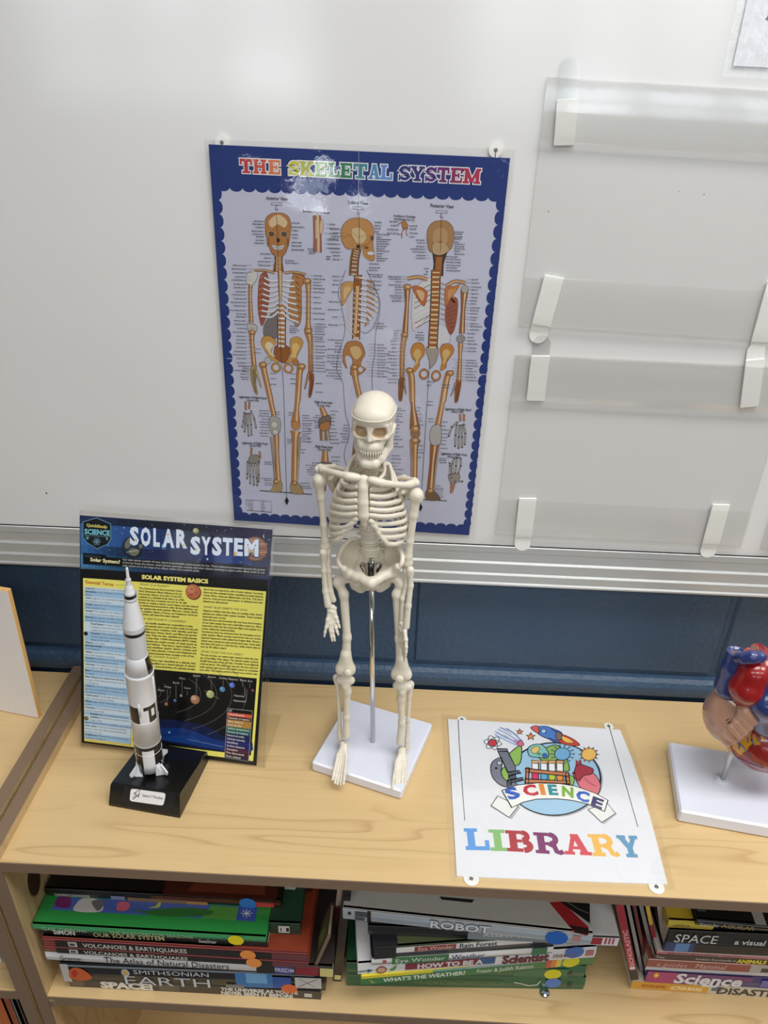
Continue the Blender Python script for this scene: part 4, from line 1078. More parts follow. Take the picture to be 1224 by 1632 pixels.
# laminated paper at the top right
y = -.0138
q0 = at_y(1168, 105, y); ex, ez = np.array([1., 0, 0]), np.array([0, 0, 1.])
t = thing('notice_sheet', 'laminated white notice cut off at the top right corner of the whiteboard', 'notice', q0 + np.array([.1, 0, -.01]))
sh = Sheet(q0, ex, ez, (0, -1, 0))
sh.poly([(0, 0), (.2159, -.004), (.2159, .275), (0, .279)], (226, 228, 234), 0)
sh.smooth([sh.L(*p) for p in ((1219, 30), (1223, 26), (1230, 8), (1238, 12), (1230, 30), (1224, 33))] if False else [(1219, 30), (1223, 26), (1230, 8), (1238, 12), (1230, 30), (1224, 33)], (30, 30, 34), 1)
sh.mb.build('paper', 'print_gloss', t)
o_ = q0 + np.array([0, -.0008, 0])
MB().add([o_ + ex * a + ez * b_ for a, b_ in ((-.008, -.0085), (.224, -.012), (.224, .288), (-.008, .288))], [(0, 1, 2, 3)]).build('lamination_film', 'laminate_film', t)

# ================================================================ solar-system study guide in a clear slanted holder
GR_, GL_ = -.0742, .3544
c_, s_ = math.cos(GR_), math.sin(GR_)
gx = np.array([c_, s_, 0]); gz = unit(np.array([-s_ * math.sin(GL_), c_ * math.sin(GL_), math.cos(GL_)])); gn = np.cross(gx, gz)
go = np.array([-.2259, -.1426, .0046])
guide = thing('study_guide', 'solar system study guide with yellow and blue columns in the clear holder', 'study guide', go + gx * .108)
G = Sheet(go, gx, gz, gn, dz=2.5e-5)
K_ = (18, 18, 22)
q4 = [G.L(127, 821), G.L(434.5, 844), G.L(408.8, 1220), G.L(130, 1183.5)]
G.poly(q4, (8, 10, 14), 0)
# starry banner
def gband(px, stops, l, n=26):
    """quad px (tl tr br bl) filled with a left-to-right run of colours"""
    tl, tr, br, bl = [G.L(*p) for p in px]
    for i in range(n):
        u0, u1 = i / n, (i + 1) / n
        um = (u0 + u1) / 2 * (len(stops) - 1); k = min(int(um), len(stops) - 2); f = um - k
        cc = tuple(stops[k][j] * (1 - f) + stops[k + 1][j] * f for j in range(3))
        G.poly([tl + (tr - tl) * u0, tl + (tr - tl) * u1, bl + (br - bl) * u1, bl + (br - bl) * u0], cc, l)
gband([(127, 821), (434.5, 844), (434, 856), (128, 834)], [(34, 52, 92), (22, 36, 66), (16, 24, 44), (18, 20, 40), (34, 30, 62), (52, 46, 74)], 1)
gband([(128, 834), (434, 856), (432.5, 872), (128, 850)], [(60, 104, 160), (44, 84, 150), (26, 54, 110), (20, 26, 58), (24, 24, 62), (30, 26, 66)], 1)
gband([(128, 850), (432.5, 872), (431, 888), (128.5, 868)], [(56, 110, 176), (40, 86, 150), (34, 54, 112), (26, 26, 66), (28, 34, 92), (30, 30, 72)], 1)
gband([(128.5, 868), (431, 888), (430, 902), (128.7, 883)], [(52, 104, 168), (20, 48, 84), (26, 34, 78), (34, 30, 84), (30, 60, 132), (34, 34, 76)], 1)
gband([(128.7, 883), (430, 902), (429, 934), (129, 906)], [(70, 138, 200), (24, 70, 96), (30, 48, 86), (18, 24, 52), (30, 22, 56), (64, 46, 92)], 1)
rs = random.Random(5)
for _ in range(120):
    x, y = rs.uniform(130, 430), rs.uniform(824, 900); y += (x - 130) * .07 if y < 860 else 0
    r_ = rs.choice((.3, .35, .4, .7)); G.pell(x, y, r_, r_, rs.choice(((170, 190, 230), (120, 150, 210), (220, 220, 240))), 2, 6)
for x, y, r_, c in ((330.5, 891, 1.7, (170, 206, 250)), (313, 846, 1.2, (170, 190, 226)), (198, 841, 1.2, (150, 180, 230)), (262, 871, 4.6, (104, 160, 200))): G.pell(x, y, r_, r_, c, 3, 12)
# planets of the banner
def planet(x, y, r_, col, light, l=3, dark=None):
    G.pell(x, y, r_, r_, dark or tuple(v * .35 for v in col), l, 26); G.pell(x - r_ * .06, y - r_ * .08, r_ * .93, r_ * .92, col, l + 1, 24); G.pell(x - r_ * .3, y - r_ * .35, r_ * .5, r_ * .5, light, l + 2, 16)
planet(211, 872.5, 17, (34, 46, 66), (44, 58, 82))
for pts in ([(199, 868), (205, 858), (211, 862), (206, 872), (201, 874)], [(206, 876), (216, 874), (222, 880), (216, 886), (208, 884)], [(222, 868), (227, 868), (226, 874), (222, 873)]): G.smooth(pts, (112, 116, 92), 6)
G.pstrk([(202, 880), (222, 877)], .9, (180, 186, 190), 7)
planet(408, 876, 20.5, (150, 102, 78), (176, 130, 104))
for y, c in ((866, (186, 146, 120)), (873, (116, 74, 56)), (879, (182, 136, 104)), (886, (106, 66, 48))): G.pstrk([(391, y - 1), (408, y + 1), (427, y + 1)], [1, 3.4, 1], c, 6)
planet(312.5, 846.5, 5, (168, 168, 112), (196, 194, 140)); G.pstrk([(302, 850), (316, 849), (328, 844.5)], [.4, 1.2, .3], (70, 60, 62), 6)
G.smooth([(421, 851), (419, 855), (422, 858), (420.6, 855)], (206, 206, 190), 3)
# title
def title(st, boxes, pix=(222, 232, 250)):
    for ch, (x0, x1, yb, yt) in zip(st, boxes):
        p, q, u = G.L(x0, yb), G.L(x1, yb + .07 * (x1 - x0)), G.L(x0, yt)
        an = math.atan2(q[1] - p[1], q[0] - p[0])
        for dx, dy, col, l in ((1.3, -1.5, (12, 40, 84), 8), (.6, -.7, (26, 76, 136), 9), (0, 0, pix, 10)):
            k = .00068
            G.text(ch, p[0] + dx * k, p[1] + dy * k, u[1] - p[1], np.linalg.norm(q - p), col, l, .05 if l == 10 else .07, ang=an)
title('SOLAR', [(207, 221.5, 866.5, 839.5), (224.5, 240.5, 868, 840.5), (244.5, 255, 869, 842), (259.5, 278, 870, 843), (281, 298.5, 871, 844)])
title('SYSTEM', [(303.5, 319.5, 881.5, 855), (321, 336, 882, 855.5), (338, 353.5, 882.8, 856), (355, 370.5, 883, 857), (373, 387, 883.5, 857.5), (389.5, 412, 884, 858.5)])
for x, y, r_, c in ((217, 861, 2.2, (206, 200, 150)), (268, 852, 2, (226, 168, 120)), (293, 869, 2, (212, 206, 140)), (375, 882.5, 2.6, (220, 176, 84)), (400, 878, 2.6, (214, 168, 80)), (313, 876, 2, (206, 204, 150))): G.pell(x, y, r_, r_, c, 11, 10)
# badge
bd = [(133, 832), (154, 826), (176, 835), (176.5, 859), (171, 867), (155, 874), (139, 864), (133, 855)]
cx, cy = 154.6, 850
G.pp([(cx + (x - cx) * 1.05, cy + (y - cy) * 1.05) for x, y in bd], (110, 150, 170), 8); G.pp(bd, (14, 20, 28), 9)
G.ptext('QuickStudy', 138, 838.8, 171.5, 842, 4.6, (222, 210, 110), 10, .03); G.ptext('SCIENCE', 135, 850.5, 175.5, 853.5, 8, (120, 196, 214), 10, .04)
G.pstrk([(134, 852.6), (176, 855.8)], .7, (110, 150, 170), 10)
for k in range(3):
    pts = [(154.5 + 6.2 * math.cos(t) * math.cos(k * 1.05) - 2.2 * math.sin(t) * math.sin(k * 1.05), 863 + 6.2 * math.cos(t) * math.sin(k * 1.05) + 2.2 * math.sin(t) * math.cos(k * 1.05)) for t in (i * math.pi / 8 for i in range(17))]
    G.pstrk(pts, .45, (130, 180, 200), 10)
for x, y, r_ in ((154.5, 863, 1.3), (139.5, 858, 1.7), (137.5, 855.5, .8), (140, 855, .8), (142, 856.5, .8), (171, 859, 1.6), (170, 856.5, .9)): G.pell(x, y, r_, r_, (130, 180, 200), 11, 8)
# intro band
G.pp([(132.5, 881), (167, 884), (172, 888), (427, 904), (426, 917), (132.5, 899)], (8, 9, 12), 6)
G.ptext('WHAT IS OUR', 135, 887.5, 161, 889.5, 3.6, (70, 92, 110), 8); G.ptext('Solar System?', 144, 894, 191.5, 898.3, 5.6, (246, 240, 190), 8, .03)
for st, x0, y0, x1, y1 in (('Our solar system consists of many objects in predictable orbits around the Sun. These orbits are predictable because the gravity', 195.5, 892.8, 422.5, 909.6), ('of the Sun keeps the planets, dwarf planets, asteroids, comets, and other objects traveling in regular paths. Most orbits in our', 195.5, 897.6, 422, 914.2), ('solar system are in the shape of an ellipse, rather than a perfect circle.', 195.5, 902.2, 318, 911.2)):
    G.ptext(st, x0, y0, x1, y1, 3.0, (200, 200, 200), 8, .012)
gband([(129, 902), (429, 917.5), (429, 922.5), (129, 906.5)], [(70, 120, 160), (40, 82, 120), (30, 50, 92), (16, 20, 40), (22, 22, 40), (40, 60, 90)], 7)
G.pp([(132.5, 906), (427, 924), (425.5, 939.5), (132.5, 921)], (10, 9, 10), 8)
G.ptext('SOLAR SYSTEM BASICS', 226, 922.2, 332, 929.6, 6.4, (250, 240, 140), 9, .05)
# yellow page
YEL = (238, 230, 112)
G.pp([(132.5, 920.5), (424.3, 942.5), (403.5, 1213), (134.5, 1178.5)], YEL, 5)
G.pp([(135, 1178.4), (224, 1190), (223, 1192), (134.6, 1180.6)], YEL, 6)
# blue terms column
G.ptext('Essential Terms', 136.5, 929.5, 181, 934, 5.2, (196, 110, 30), 7, .03); G.pstrk([(184, 932), (213, 933.6)], .6, (150, 140, 80), 7)
terms = ['Asteroid: Small body in orbit around the Sun', 'Atmosphere: Layer of gases surrounding a', 'planet', 'Axis: Imaginary line passing through the center', 'of rotation of an object', 'Comet: Large ball of ice and rock in an oval', 'orbit around a star', 'Density: The measure of an object\'s mass per unit', 'of volume; how much matter is in a certain space', 'Diameter: Imaginary straight line passing', 'through the center of a circle or sphere',
 '_Dwarf planet: A large, nearly round object', '_orbiting a star that has not cleared the', '_neighborhood of its orbit', '_Eccentric: When referring to orbits,', '_means elliptical, noncircular, and is the', '_shape of its orbit', 'Ellipse: Oval shape', 'Extraterrestrial: Occurring outside of Earth or', 'its atmosphere', 'Galaxy: A group of millions of stars, gas, and', 'dust held together by gravity', 'Gravity: Physical force of nature that causes', 'two bodies to attract each other', 'Light-year: The distance that light travels in one', 'year (about 5.88 trillion miles)', 'Mass: The measure of the amount of matter in', 'an object', 'Mean distance (of a planet from the Sun): The', 'average of the distances during one revolution', 'of the planet', 'Orbit: Path of one object around another, like', 'the moon around Earth, or the Earth around the', 'Sun (see revolution)', 'Orbital speed: The average speed at which one', 'object travels around another', 'Planet: Large, nearly round body in orbit around', 'a star', 'Revolution: The movement of one object around', 'another (see orbit)', '_Rotation: Spin of a body about an axis', '_Satellite: A body that revolves around a', '_larger body;', 'ex: The Earth\'s Moon is a satellite of the Earth', 'Solar system: A group of objects including', 'planets, asteroids, and comets held by the', 'gravity of a star', 'Smallest age: Without the use of devices; the', 'deviation of distances']
e0, e1, f0_, f1_ = G.L(136.5, 934.5), G.L(217.5, 940.5), G.L(136.3, 1177), G.L(208, 1186)
n_t = len(terms)
P_ = lambda u, v: (e0 * (1 - u) + e1 * u) * (1 - v) + (f0_ * (1 - u) + f1_ * u) * v
par = 0
for i, st in enumerate(terms):
    v0, v1 = i / n_t, (i + 1) / n_t
    if ':' in st and st[0] != '_' or st.startswith('_') and ':' in st: par += 1
    G.poly([P_(-.02, v0), P_(1.02, v0), P_(1.02, v1), P_(-.02, v1)], (206, 224, 238) if par % 2 else (160, 196, 228), 6)
    ind = st[0] == '_'; s2 = st.lstrip('_')
    a = P_(.11 if ind else 0, v1 - .25 / n_t); b_ = P_(min(1, (.11 if ind else 0) + len(s2) / 47.), v1 - .25 / n_t)
    hh = .0021
    if ':' in s2:
        k1 = (s2.index(':') + 1) / len(s2)
        mid = a + (b_ - a) * k1
        an = math.atan2(b_[1] - a[1], b_[0] - a[0])
        G.text(s2[:s2.index(':') + 1], a[0], a[1], hh, np.linalg.norm(mid - a) * .95, (24, 28, 44), 8, .03, ang=an)
        if s2[s2.index(':') + 1:].strip(): G.text(s2[s2.index(':') + 2:], mid[0], mid[1], hh, np.linalg.norm(b_ - mid), (48, 56, 76), 8, ang=an)
    else:
        G.text(s2, a[0], a[1], hh, np.linalg.norm(b_ - a), (48, 56, 76), 8, ang=math.atan2(b_[1] - a[1], b_[0] - a[0]))
G.pp([(136.5, 1178), (208, 1187.5), (208, 1188.3), (136.5, 1178.8)], (196, 140, 60), 7); G.pp([(216.5, 941), (217.3, 941), (208.6, 1188), (207.8, 1188)], (196, 150, 70), 7)
G.pell(137, 1009.5, 3.4, 3.2, (20, 28, 34), 9, 14); G.pell(138, 1144.5, 3.6, 3.4, (96, 78, 52), 9, 14); G.pell(138.6, 1144.2, 2, 1.9, (150, 128, 92), 10, 10)
# text columns
def para(lines, x0, y0, x1, dy, sl, ink=(50, 46, 24), h=3.0):
    for i, st in enumerate(lines):
        yy = y0 + i * dy; xs0 = x0 - i * dy * .058
        full = 1.0
        if st.startswith('<'): full, st = float(st[1:4]), st[4:]
        G.ptext(st, xs0, yy, xs0 + (x1 - x0) * full, yy + (x1 - x0) * full * sl, h, ink, 8, .03)
HC = (52, 48, 24)
G.ptext('WHAT IS A PLANET?', 222.3, 932.3, 270, 936.2, 3.4, HC, 8, 0.0, .25)
para(['<.72The International Astronomical Union', '<.72(IAU) developed official definitions for as-', '<.73tronomical objects. According to the IAU,', '<.76a planet is a celestial body that is in orbit', '<.81around the Sun, is massive enough for its self-', 'gravity to create a nearly round shape, and has cleared', 'the neighborhood around its orbit. By this definition, our', 'solar system has eight planets: Mercury, Venus, Earth,', 'Mars, Jupiter, Saturn, Uranus, and Neptune. Some as-', '<.70tronomers call these the major planets.'], 221.8, 938.5, 317.5, 4.55, .073)
G.ptext('HOW ARE PLANETS CLASSIFIED?', 219, 986.5, 296, 992.3, 3.4, HC, 8, 0, .25)
para(['<.92Planets are usually classified by composition or size.', 'Terrestrial planets have a solid surface made of rock and', 'metal, have a slow rotation, high density, and few', 'moons. Mercury, Venus, Earth, and Mars are terres-', 'trial planets. They are also classified as small planets:', 'diameters less than 13,000 kilometers (8077 miles).', 'Jovian planets are made mostly of gases (such as', 'hydrogen and helium). They have a rapid rotation, low', 'density, many satellites. Jupiter, Saturn, Uranus, and', 'Neptune are giant planets. Uranus and Neptune are', '<.97called ice giants because they contain a lot of ice.'], 218.8, 993, 315.5, 4.75, .073)
G.ptext('WHAT IS A DWARF PLANET?', 216, 1045.5, 285, 1050.8, 3.4, HC, 8, 0, .25)
para(['Until 2006, Pluto was classified as a planet, but', 'then was reclassified as a dwarf planet. A dwarf', 'planet has some characteristics of a planet except'], 215.6, 1051.5, 312, 4.75, .073)
para(['that it has not cleared its orbit of other objects. Currently,', 'there are five celestial bodies classified as dwarf planets:', 'Ceres, Pluto, Haumea, Makemake, and Eris. This list is', 'sure to grow as more information is gathered and new', '<.42objects are discovered.'], 324.5, 940.2, 420, 4.75, .078)
G.ptext('WHAT ELSE ORBITS THE SUN?', 324, 968.5, 394, 974, 3.5, HC, 8, 0, .25)
para(['Objects orbiting the Sun that are smaller than dwarf', 'planets are called solar system bodies. These include', '<.40asteroids and comets.', 'Asteroids are rocky fragments left over from the formation', 'of our solar system four and a half billion years ago. Most', 'asteroids orbit the Sun between Mars and Jupiter in a', '<.56region called the Asteroid Belt.', 'Comets are dirty ice remnants from the formation of our', 'solar system. Most comets come from the icy region', 'beyond Neptune\'s orbit called the Kuiper Belt. About a', 'dozen new comets are discovered each year. Some take', 'less than 200 years to orbit the Sun, while others take as', '<.43long as 30 million years!'], 323.6, 974.2, 418, 4.78, .076)
G.ptext('WHAT DOES THE SUN ORBIT?', 320.2, 1039.5, 387, 1045, 3.5, HC, 8, 0, .25)
para(['The Sun (in fact, our entire solar system) orbits the cen-', 'ter of the Milky Way galaxy. The galactic center is about', '26,000 light-years from the Sun. Traveling in an elliptical', 'orbit at about 140 miles per second, the Sun and our', 'solar system take about 225 million years to complete', 'one orbit. This orbital period is known as a cosmic year.'], 319.6, 1044.8, 412.5, 4.75, .076)
planet(308.5, 943.5, 12.6, (190, 110, 76), (208, 136, 98), 9, (120, 60, 44))
for x, y, r_ in ((305, 948, 3), (313, 944, 2.2), (319, 946, 1.4), (306, 939, 2)): G.pell(x, y, r_, r_ * .6, (168, 84, 58), 12, 10)
# orbit diagram
OX = [(218, 1064), (409.5, 1081), (399.5, 1204), (219, 1182)]
G.pp([(212, 1063.3), (409.5, 1081), (400, 1204), (212, 1181)], (12, 10, 10), 9)
for px, c in (([(222, 1160), (265, 1146), (330, 1158), (365, 1178), (398, 1176), (396, 1200), (330, 1194), (260, 1180)], (10, 26, 70)), ([(240, 1166), (290, 1160), (350, 1180), (396, 1184), (394, 1198), (300, 1186)], (16, 50, 120)), ([(252, 1176), (300, 1172), (320, 1182), (290, 1184)], (22, 62, 132))): G.smooth(px, c, 10)
G.pell(270, 1167, 1.8, 1.8, (120, 190, 240), 12, 10); G.pstrk([(300, 1178), (356, 1190)], .7, (120, 150, 190), 12)
for i, (a_, b_, cx) in enumerate(((20, 12, 244), (30, 17, 247), (42, 23, 250), (78, 40, 262), (104, 56, 262), (128, 72, 262), (150, 88, 262))):
    pts = []
    for t in range(-42, 66, 6):
        tt = math.radians(t); x = cx - 20 + a_ * math.cos(tt); y = 1103 + b_ * math.sin(tt) * .9 + (x - 260) * .05
        if y < 1172 - max(0, 330 - x) * .05 and 252 < x < 396: pts.append((x, y))
    if len(pts) > 2: G.pstrk(pts, .6, (104, 104, 108), 13)
for x, y, r_, col, li in ((265.5, 1122, 3, (150, 110, 70), (180, 140, 96)), (279.5, 1116.5, 2.8, (70, 96, 160), (130, 150, 200)), (289, 1108.5, 2.2, (150, 146, 150), (180, 180, 184)), (311.5, 1115, 7.8, (170, 124, 92), (206, 170, 140)), (335.5, 1106.5, 6.6, (186, 184, 120), (212, 212, 156)), (354.8, 1098.5, 4.6, (84, 136, 176), (110, 160, 200)), (370.3, 1092, 4.6, (84, 116, 206), (114, 146, 226)), (403, 1100, 2, (150, 80, 80), (180, 110, 100))): planet(x, y, r_, col, li, 14)
G.pstrk([(326, 1100), (350, 1113.5)], .9, (120, 118, 90), 17)
for st, x0, y0, x1, h, lx, ly in (('Jupiter', 308, 1077.5, 320, 3.4, 313.3, 1106), ('Saturn', 331.5, 1079.5, 344, 3.4, 337.3, 1099), ('Uranus', 349.5, 1081.5, 362, 3.4, 355.8, 1093), ('Neptune', 364, 1083, 379.5, 3.4, 371.3, 1087), ('Pluto', 383, 1085, 393, 3.4, 387, 1094), ('Eris', 395.5, 1086.5, 402.5, 3.2, 398.5, 1096), ('Mars', 286.5, 1082, 295.5, 3.2, 290.5, 1106), ('Earth', 276, 1089, 286, 3.2, 280.8, 1113), ('Venus', 262, 1095.3, 273, 3.2, 267, 1119), ('Mercury', 252, 1100.5, 262.5, 3, 0, 0), ('Ceres', 294, 1097.3, 304, 3.2, 298.6, 1108), ('Haumea', 373.5, 1109.5, 389.5, 3.2, 0, 0), ('Makemake', 372.5, 1117.6, 392, 3.2, 0, 0)):
    G.ptext(st, x0, y0, x1, y0 + .08 * (x1 - x0), h, (214, 210, 204), 15)
    if lx: G.pstrk([(lx, y0 + 2.5), (lx - .1, ly)], .45, (150, 150, 150), 13)
G.pstrk([(389.5, 1109), (390.5, 1096)], .45, (150, 150, 150), 13); G.pstrk([(392.5, 1117.5), (394, 1098)], .45, (150, 150, 150), 13)
# key
G.pp([(362.5, 1128), (402.8, 1132.3), (396.5, 1213.5), (357.8, 1207)], (150, 150, 150), 15); G.pp([(363.3, 1129), (402, 1133.2), (395.8, 1212.6), (358.6, 1206.2)], (10, 10, 12), 16)
keys = [('KEY', (10, 10, 12)), ('Classification', (214, 92, 66)), ('Diameter at equator', (74, 30, 24)), ('Mean distance', (176, 132, 62)), ('from the Sun', (176, 132, 62)), ('Surface temperature', (24, 110, 88)), ('Period of rotation', (24, 92, 100)), ('Period of orbit', (20, 36, 84)), ('Orbital velocity', (22, 38, 92)), ('Satellites', (34, 40, 110)), ('Surface features', (40, 34, 92)), ('Atmosphere', (70, 26, 60)), ('First discovered', (66, 20, 34)), ('First visited', (20, 24, 54))]
t0, t1, u0, u1 = G.L(363.3, 1129), G.L(402, 1133.2), G.L(358.6, 1206.2), G.L(395.8, 1212.6)
Q_ = lambda u, v: (t0 * (1 - u) + t1 * u) * (1 - v) + (u0 * (1 - u) + u1 * u) * v
for i, (st, c) in enumerate(keys):
    v0, v1 = i / len(keys), (i + 1) / len(keys)
    G.poly([Q_(0, v0), Q_(1, v0), Q_(1, v1), Q_(0, v1)], c, 17)
    a, b_ = Q_(.05, v1 - .25 / len(keys)), Q_(min(.95, .05 + len(st) * .047), v1 - .25 / len(keys))
    G.text(st, a[0], a[1], .0024, np.linalg.norm(b_ - a), (226, 222, 214), 18, .015, ang=math.atan2(b_[1] - a[1], b_[0] - a[0]))
G.pell(222, 1171.5, 2.4, 2.2, (190, 190, 190), 12, 10); G.smooth([(219, 1135), (223, 1142), (224, 1158), (221, 1164), (218, 1160)], (190, 60, 36), 12)
G.mb.build('printed_page', 'print_gloss', guide)
MB().add([G.P(a, b_, -7) for a, b_ in q4], [(0, 1, 2, 3)], smooth=False).build('backing_sheet', 'paper_white', guide)
# acrylic holder: back plate, front plate, top bead, foot
holder = thing('sign_holder', 'clear acrylic slanted holder standing on the bookcase around the study guide', 'holder', go + gx * .108 + np.array([0, .05, -.0046]))
hw, hh = .2185, .2900
def plate(nm, n0, n1, a0=-.0042, a1=hw, b0=-.0035, b1=hh, mat='acrylic_clear'):
    MB().fbox(go, gx, gz, gn, a0, a1, b0, b1, n0, n1).build(nm, mat, holder)
for nm, nn_ in (('back_plate', -.0022), ('front_plate', .0026)):
    MB().add([go + gx * a + gz * b_ + gn * nn_ for a, b_ in ((-.0042, -.0035), (.2265, -.0035), (.2265, .2915), (-.0042, .2915))], [(0, 1, 2, 3)]).build(nm, 'acrylic_clear', holder)
for a0, a1, b0, b1 in ((-.0046, .2270, .2890, .2918), (.2240, .2270, -.0035, .2915), (-.0046, -.0030, -.0035, .2915), (-.0046, .2270, -.0040, -.0022)):
    MB().fbox(go, gx, gz, gn, a0, a1, b0, b1, -.0026, .0022, ch=.0004).build('edge', 'acrylic_clear', holder)
fy = unit(np.array([-gx[1], gx[0], 0]))
fo = go + np.array([0, 0, -.0046])
MB().fbox(fo, gx, fy, (0, 0, 1), -.0042, .2265, .004, .085, .0001, .0020, ch=.0003).build('foot', 'acrylic_clear', holder)

# ================================================================ model rocket on its black stand
rk = thing('model_rocket', 'white and black model rocket on a black wedge stand by the study guide', 'model rocket', (-.12, -.195, 0))
bl_, br_, bk = at_z(174, 1284, 0), at_z(287, 1304, 0), at_z(327, 1214, 0)
ex = unit(br_ - bl_); ey = np.array([-ex[1], ex[0], 0])
bw, bd_ = np.linalg.norm(br_ - bl_), .086
P = lambda a, b, c: bl_ + ex * a + ey * b + np.array([0, 0, c])
H0, H1, SL = .0265, .0150, .010
mb = MB()
def wedge(i, z_off=0):
    return [[P(i, i * .6, .0), P(bw - i, i * .6, 0)], [P(i + .001, SL, H0 - i), P(bw - i - .001, SL, H0 - i)], [P(i + .001, bd_ - i, H1 - i), P(bw - i - .001, bd_ - i, H1 - i)], [P(i, bd_ - i, 0), P(bw - i, bd_ - i, 0)]]
lft = [P(0, 0, 0), P(0, .0004, .0035), P(.0012, SL - .0012, H0 - .0018), P(.0020, SL + .0015, H0), P(.0020, bd_ - .002, H1), P(.0012, bd_ - .0004, H1 - .002), P(0, bd_, 0)]
rgt = [P(bw, 0, 0), P(bw, .0004, .0035), P(bw - .0012, SL - .0012, H0 - .0018), P(bw - .0020, SL + .0015, H0), P(bw - .0020, bd_ - .002, H1), P(bw - .0012, bd_ - .0004, H1 - .002), P(bw, bd_, 0)]
mb.prism(lft[::-1], rgt[::-1]); st = mb.build('stand', 'black_plastic', rk)
# label on the sloped front
fa, fb_ = P(0, .0004, .0035), P(0, SL - .0012, H0 - .0018)
fz = unit(fb_ - fa); fn = np.cross(ex, fz)
lb = Sheet(P(0, .0004, .0035), ex, fz, fn, lift=1e-4)
fl = np.linalg.norm(fb_ - fa)
lb.pp([(198.5, 1251.5), (281, 1264), (276.5, 1293.5), (191.5, 1280)], (30, 30, 33), 0)
cs = [lb.L(208.5, 1256.5), lb.L(264.5, 1264), lb.L(260.5, 1284), lb.L(206.5, 1276.5)]
rr = []
for i, c in enumerate(cs):
    p_, n_ = cs[i - 1], cs[(i + 1) % 4]
    a, b_ = c + (p_ - c) / np.linalg.norm(p_ - c) * .003, c + (n_ - c) / np.linalg.norm(n_ - c) * .003
    rr += [a, a * .25 + b_ * .25 + c * .5, b_]
lb.poly(rr, (238, 238, 240), 1)
lb.ptext('Saturn V Rocket', 227, 1269.3, 259.5, 1274.2, 4.6, (40, 40, 44), 3, .01)
for pts in ([(211, 1273), (216, 1266), (218, 1268), (213, 1274)], [(216, 1266), (218, 1261), (223, 1259), (222.5, 1264), (218, 1268)], [(216, 1266), (213, 1265), (218, 1262)], [(219, 1267.5), (220, 1271), (222.4, 1265)]):
    lb.pstrk(pts + [pts[0]], .8, (40, 40, 44), 2)
lb.mb.build('name_label', 'print_gloss', st)
# rocket body: heights measured along the axis
R0 = P(bw * .5, SL + .036, H1 + .004) * 1.0
r_bot = at_y(240.5, 1224, -.19); r_top = at_y(202, 904.5, -.187)
R0 = r_bot; ax = unit(r_top - r_bot); L_ = np.linalg.norm(r_top - r_bot)
ux_ = unit(np.cross([0, 1, 0], ax)); uy_ = np.cross(ax, ux_)         # ux_ to the right, -uy_ towards the front
ca_, sa_ = math.cos(math.radians(24)), math.sin(math.radians(24))
ux_, uy_ = ux_ * ca_ + uy_ * sa_, uy_ * ca_ - ux_ * sa_
def hz(px, py):
    q = at_y(px, py, -.1885); return float((q - R0) @ ax)
WHT, BLK, GRY = (226, 227, 231), (20, 18, 17), (204, 205, 210)
h_ring, h_s3b, h_i2b, h_pt, h_pb, h_r1 = hz(218, 1004), hz(224, 1043), hz(230, 1068), hz(247, 1115), hz(252, 1141), hz(255, 1178)
px2m = .00068
h_sm, h_cm, h_tw = hz(208.5, 957), hz(207.5, 944), hz(205.5, 926)
r3, r1 = 31 * px2m / 2, 43.5 * px2m / 2
MBr = lambda: MB()
def part(nm, prof, cols, parent=rk, n=36): return MB().lathe(R0, ax, prof, n, cols=cols).build(nm, 'rocket_paint', parent)
part('escape_tower', [(h_tw - .001, .0027), (h_tw + .0012, .0027), (h_tw + .0014, .0017), (L_ - .003, .0013), (L_ - .0005, .0012), (L_, .0007)], [GRY, GRY, WHT, WHT, WHT])
part('command_module', [(h_cm - .004, .0054), (h_cm, .0054), (h_cm + .0008, .0050), (h_tw - .006, .0036), (h_tw - .0055, .0031), (h_tw - .001, .0020)], [WHT, WHT, WHT, GRY, GRY])
part('service_module', [(h_sm - .001, .0060), (h_sm + .0010, .0061), (h_sm + .0012, .0061), (h_sm + .0024, .0060), (h_sm + .0026, .0060), (h_sm + .0036, .0059), (h_sm + .0038, .0059), (h_sm + .0075, .0057), (h_cm - .0035, .0055)], [BLK, WHT, WHT, BLK, WHT, WHT, BLK, BLK])
part('adapter_cone', [(h_ring + .006, r3 * 1.03), (h_ring + .009, r3 * .98), (h_ring + .018, r3 * .86), (h_sm, .0062), (h_sm + .0002, .0058)], [WHT, WHT, WHT, WHT])
part('third_stage', [(h_s3b - .001, r3 * .96), (h_s3b, r3 * 1.02), (h_ring - .006, r3 * 1.02), (h_ring - .0035, r3 * 1.02), (h_ring + .0005, r3 * 1.02), (h_ring + .0065, r3 * 1.02), (h_ring + .0066, r3 * .98)], [GRY, GRY, GRY, BLK, GRY, GRY])
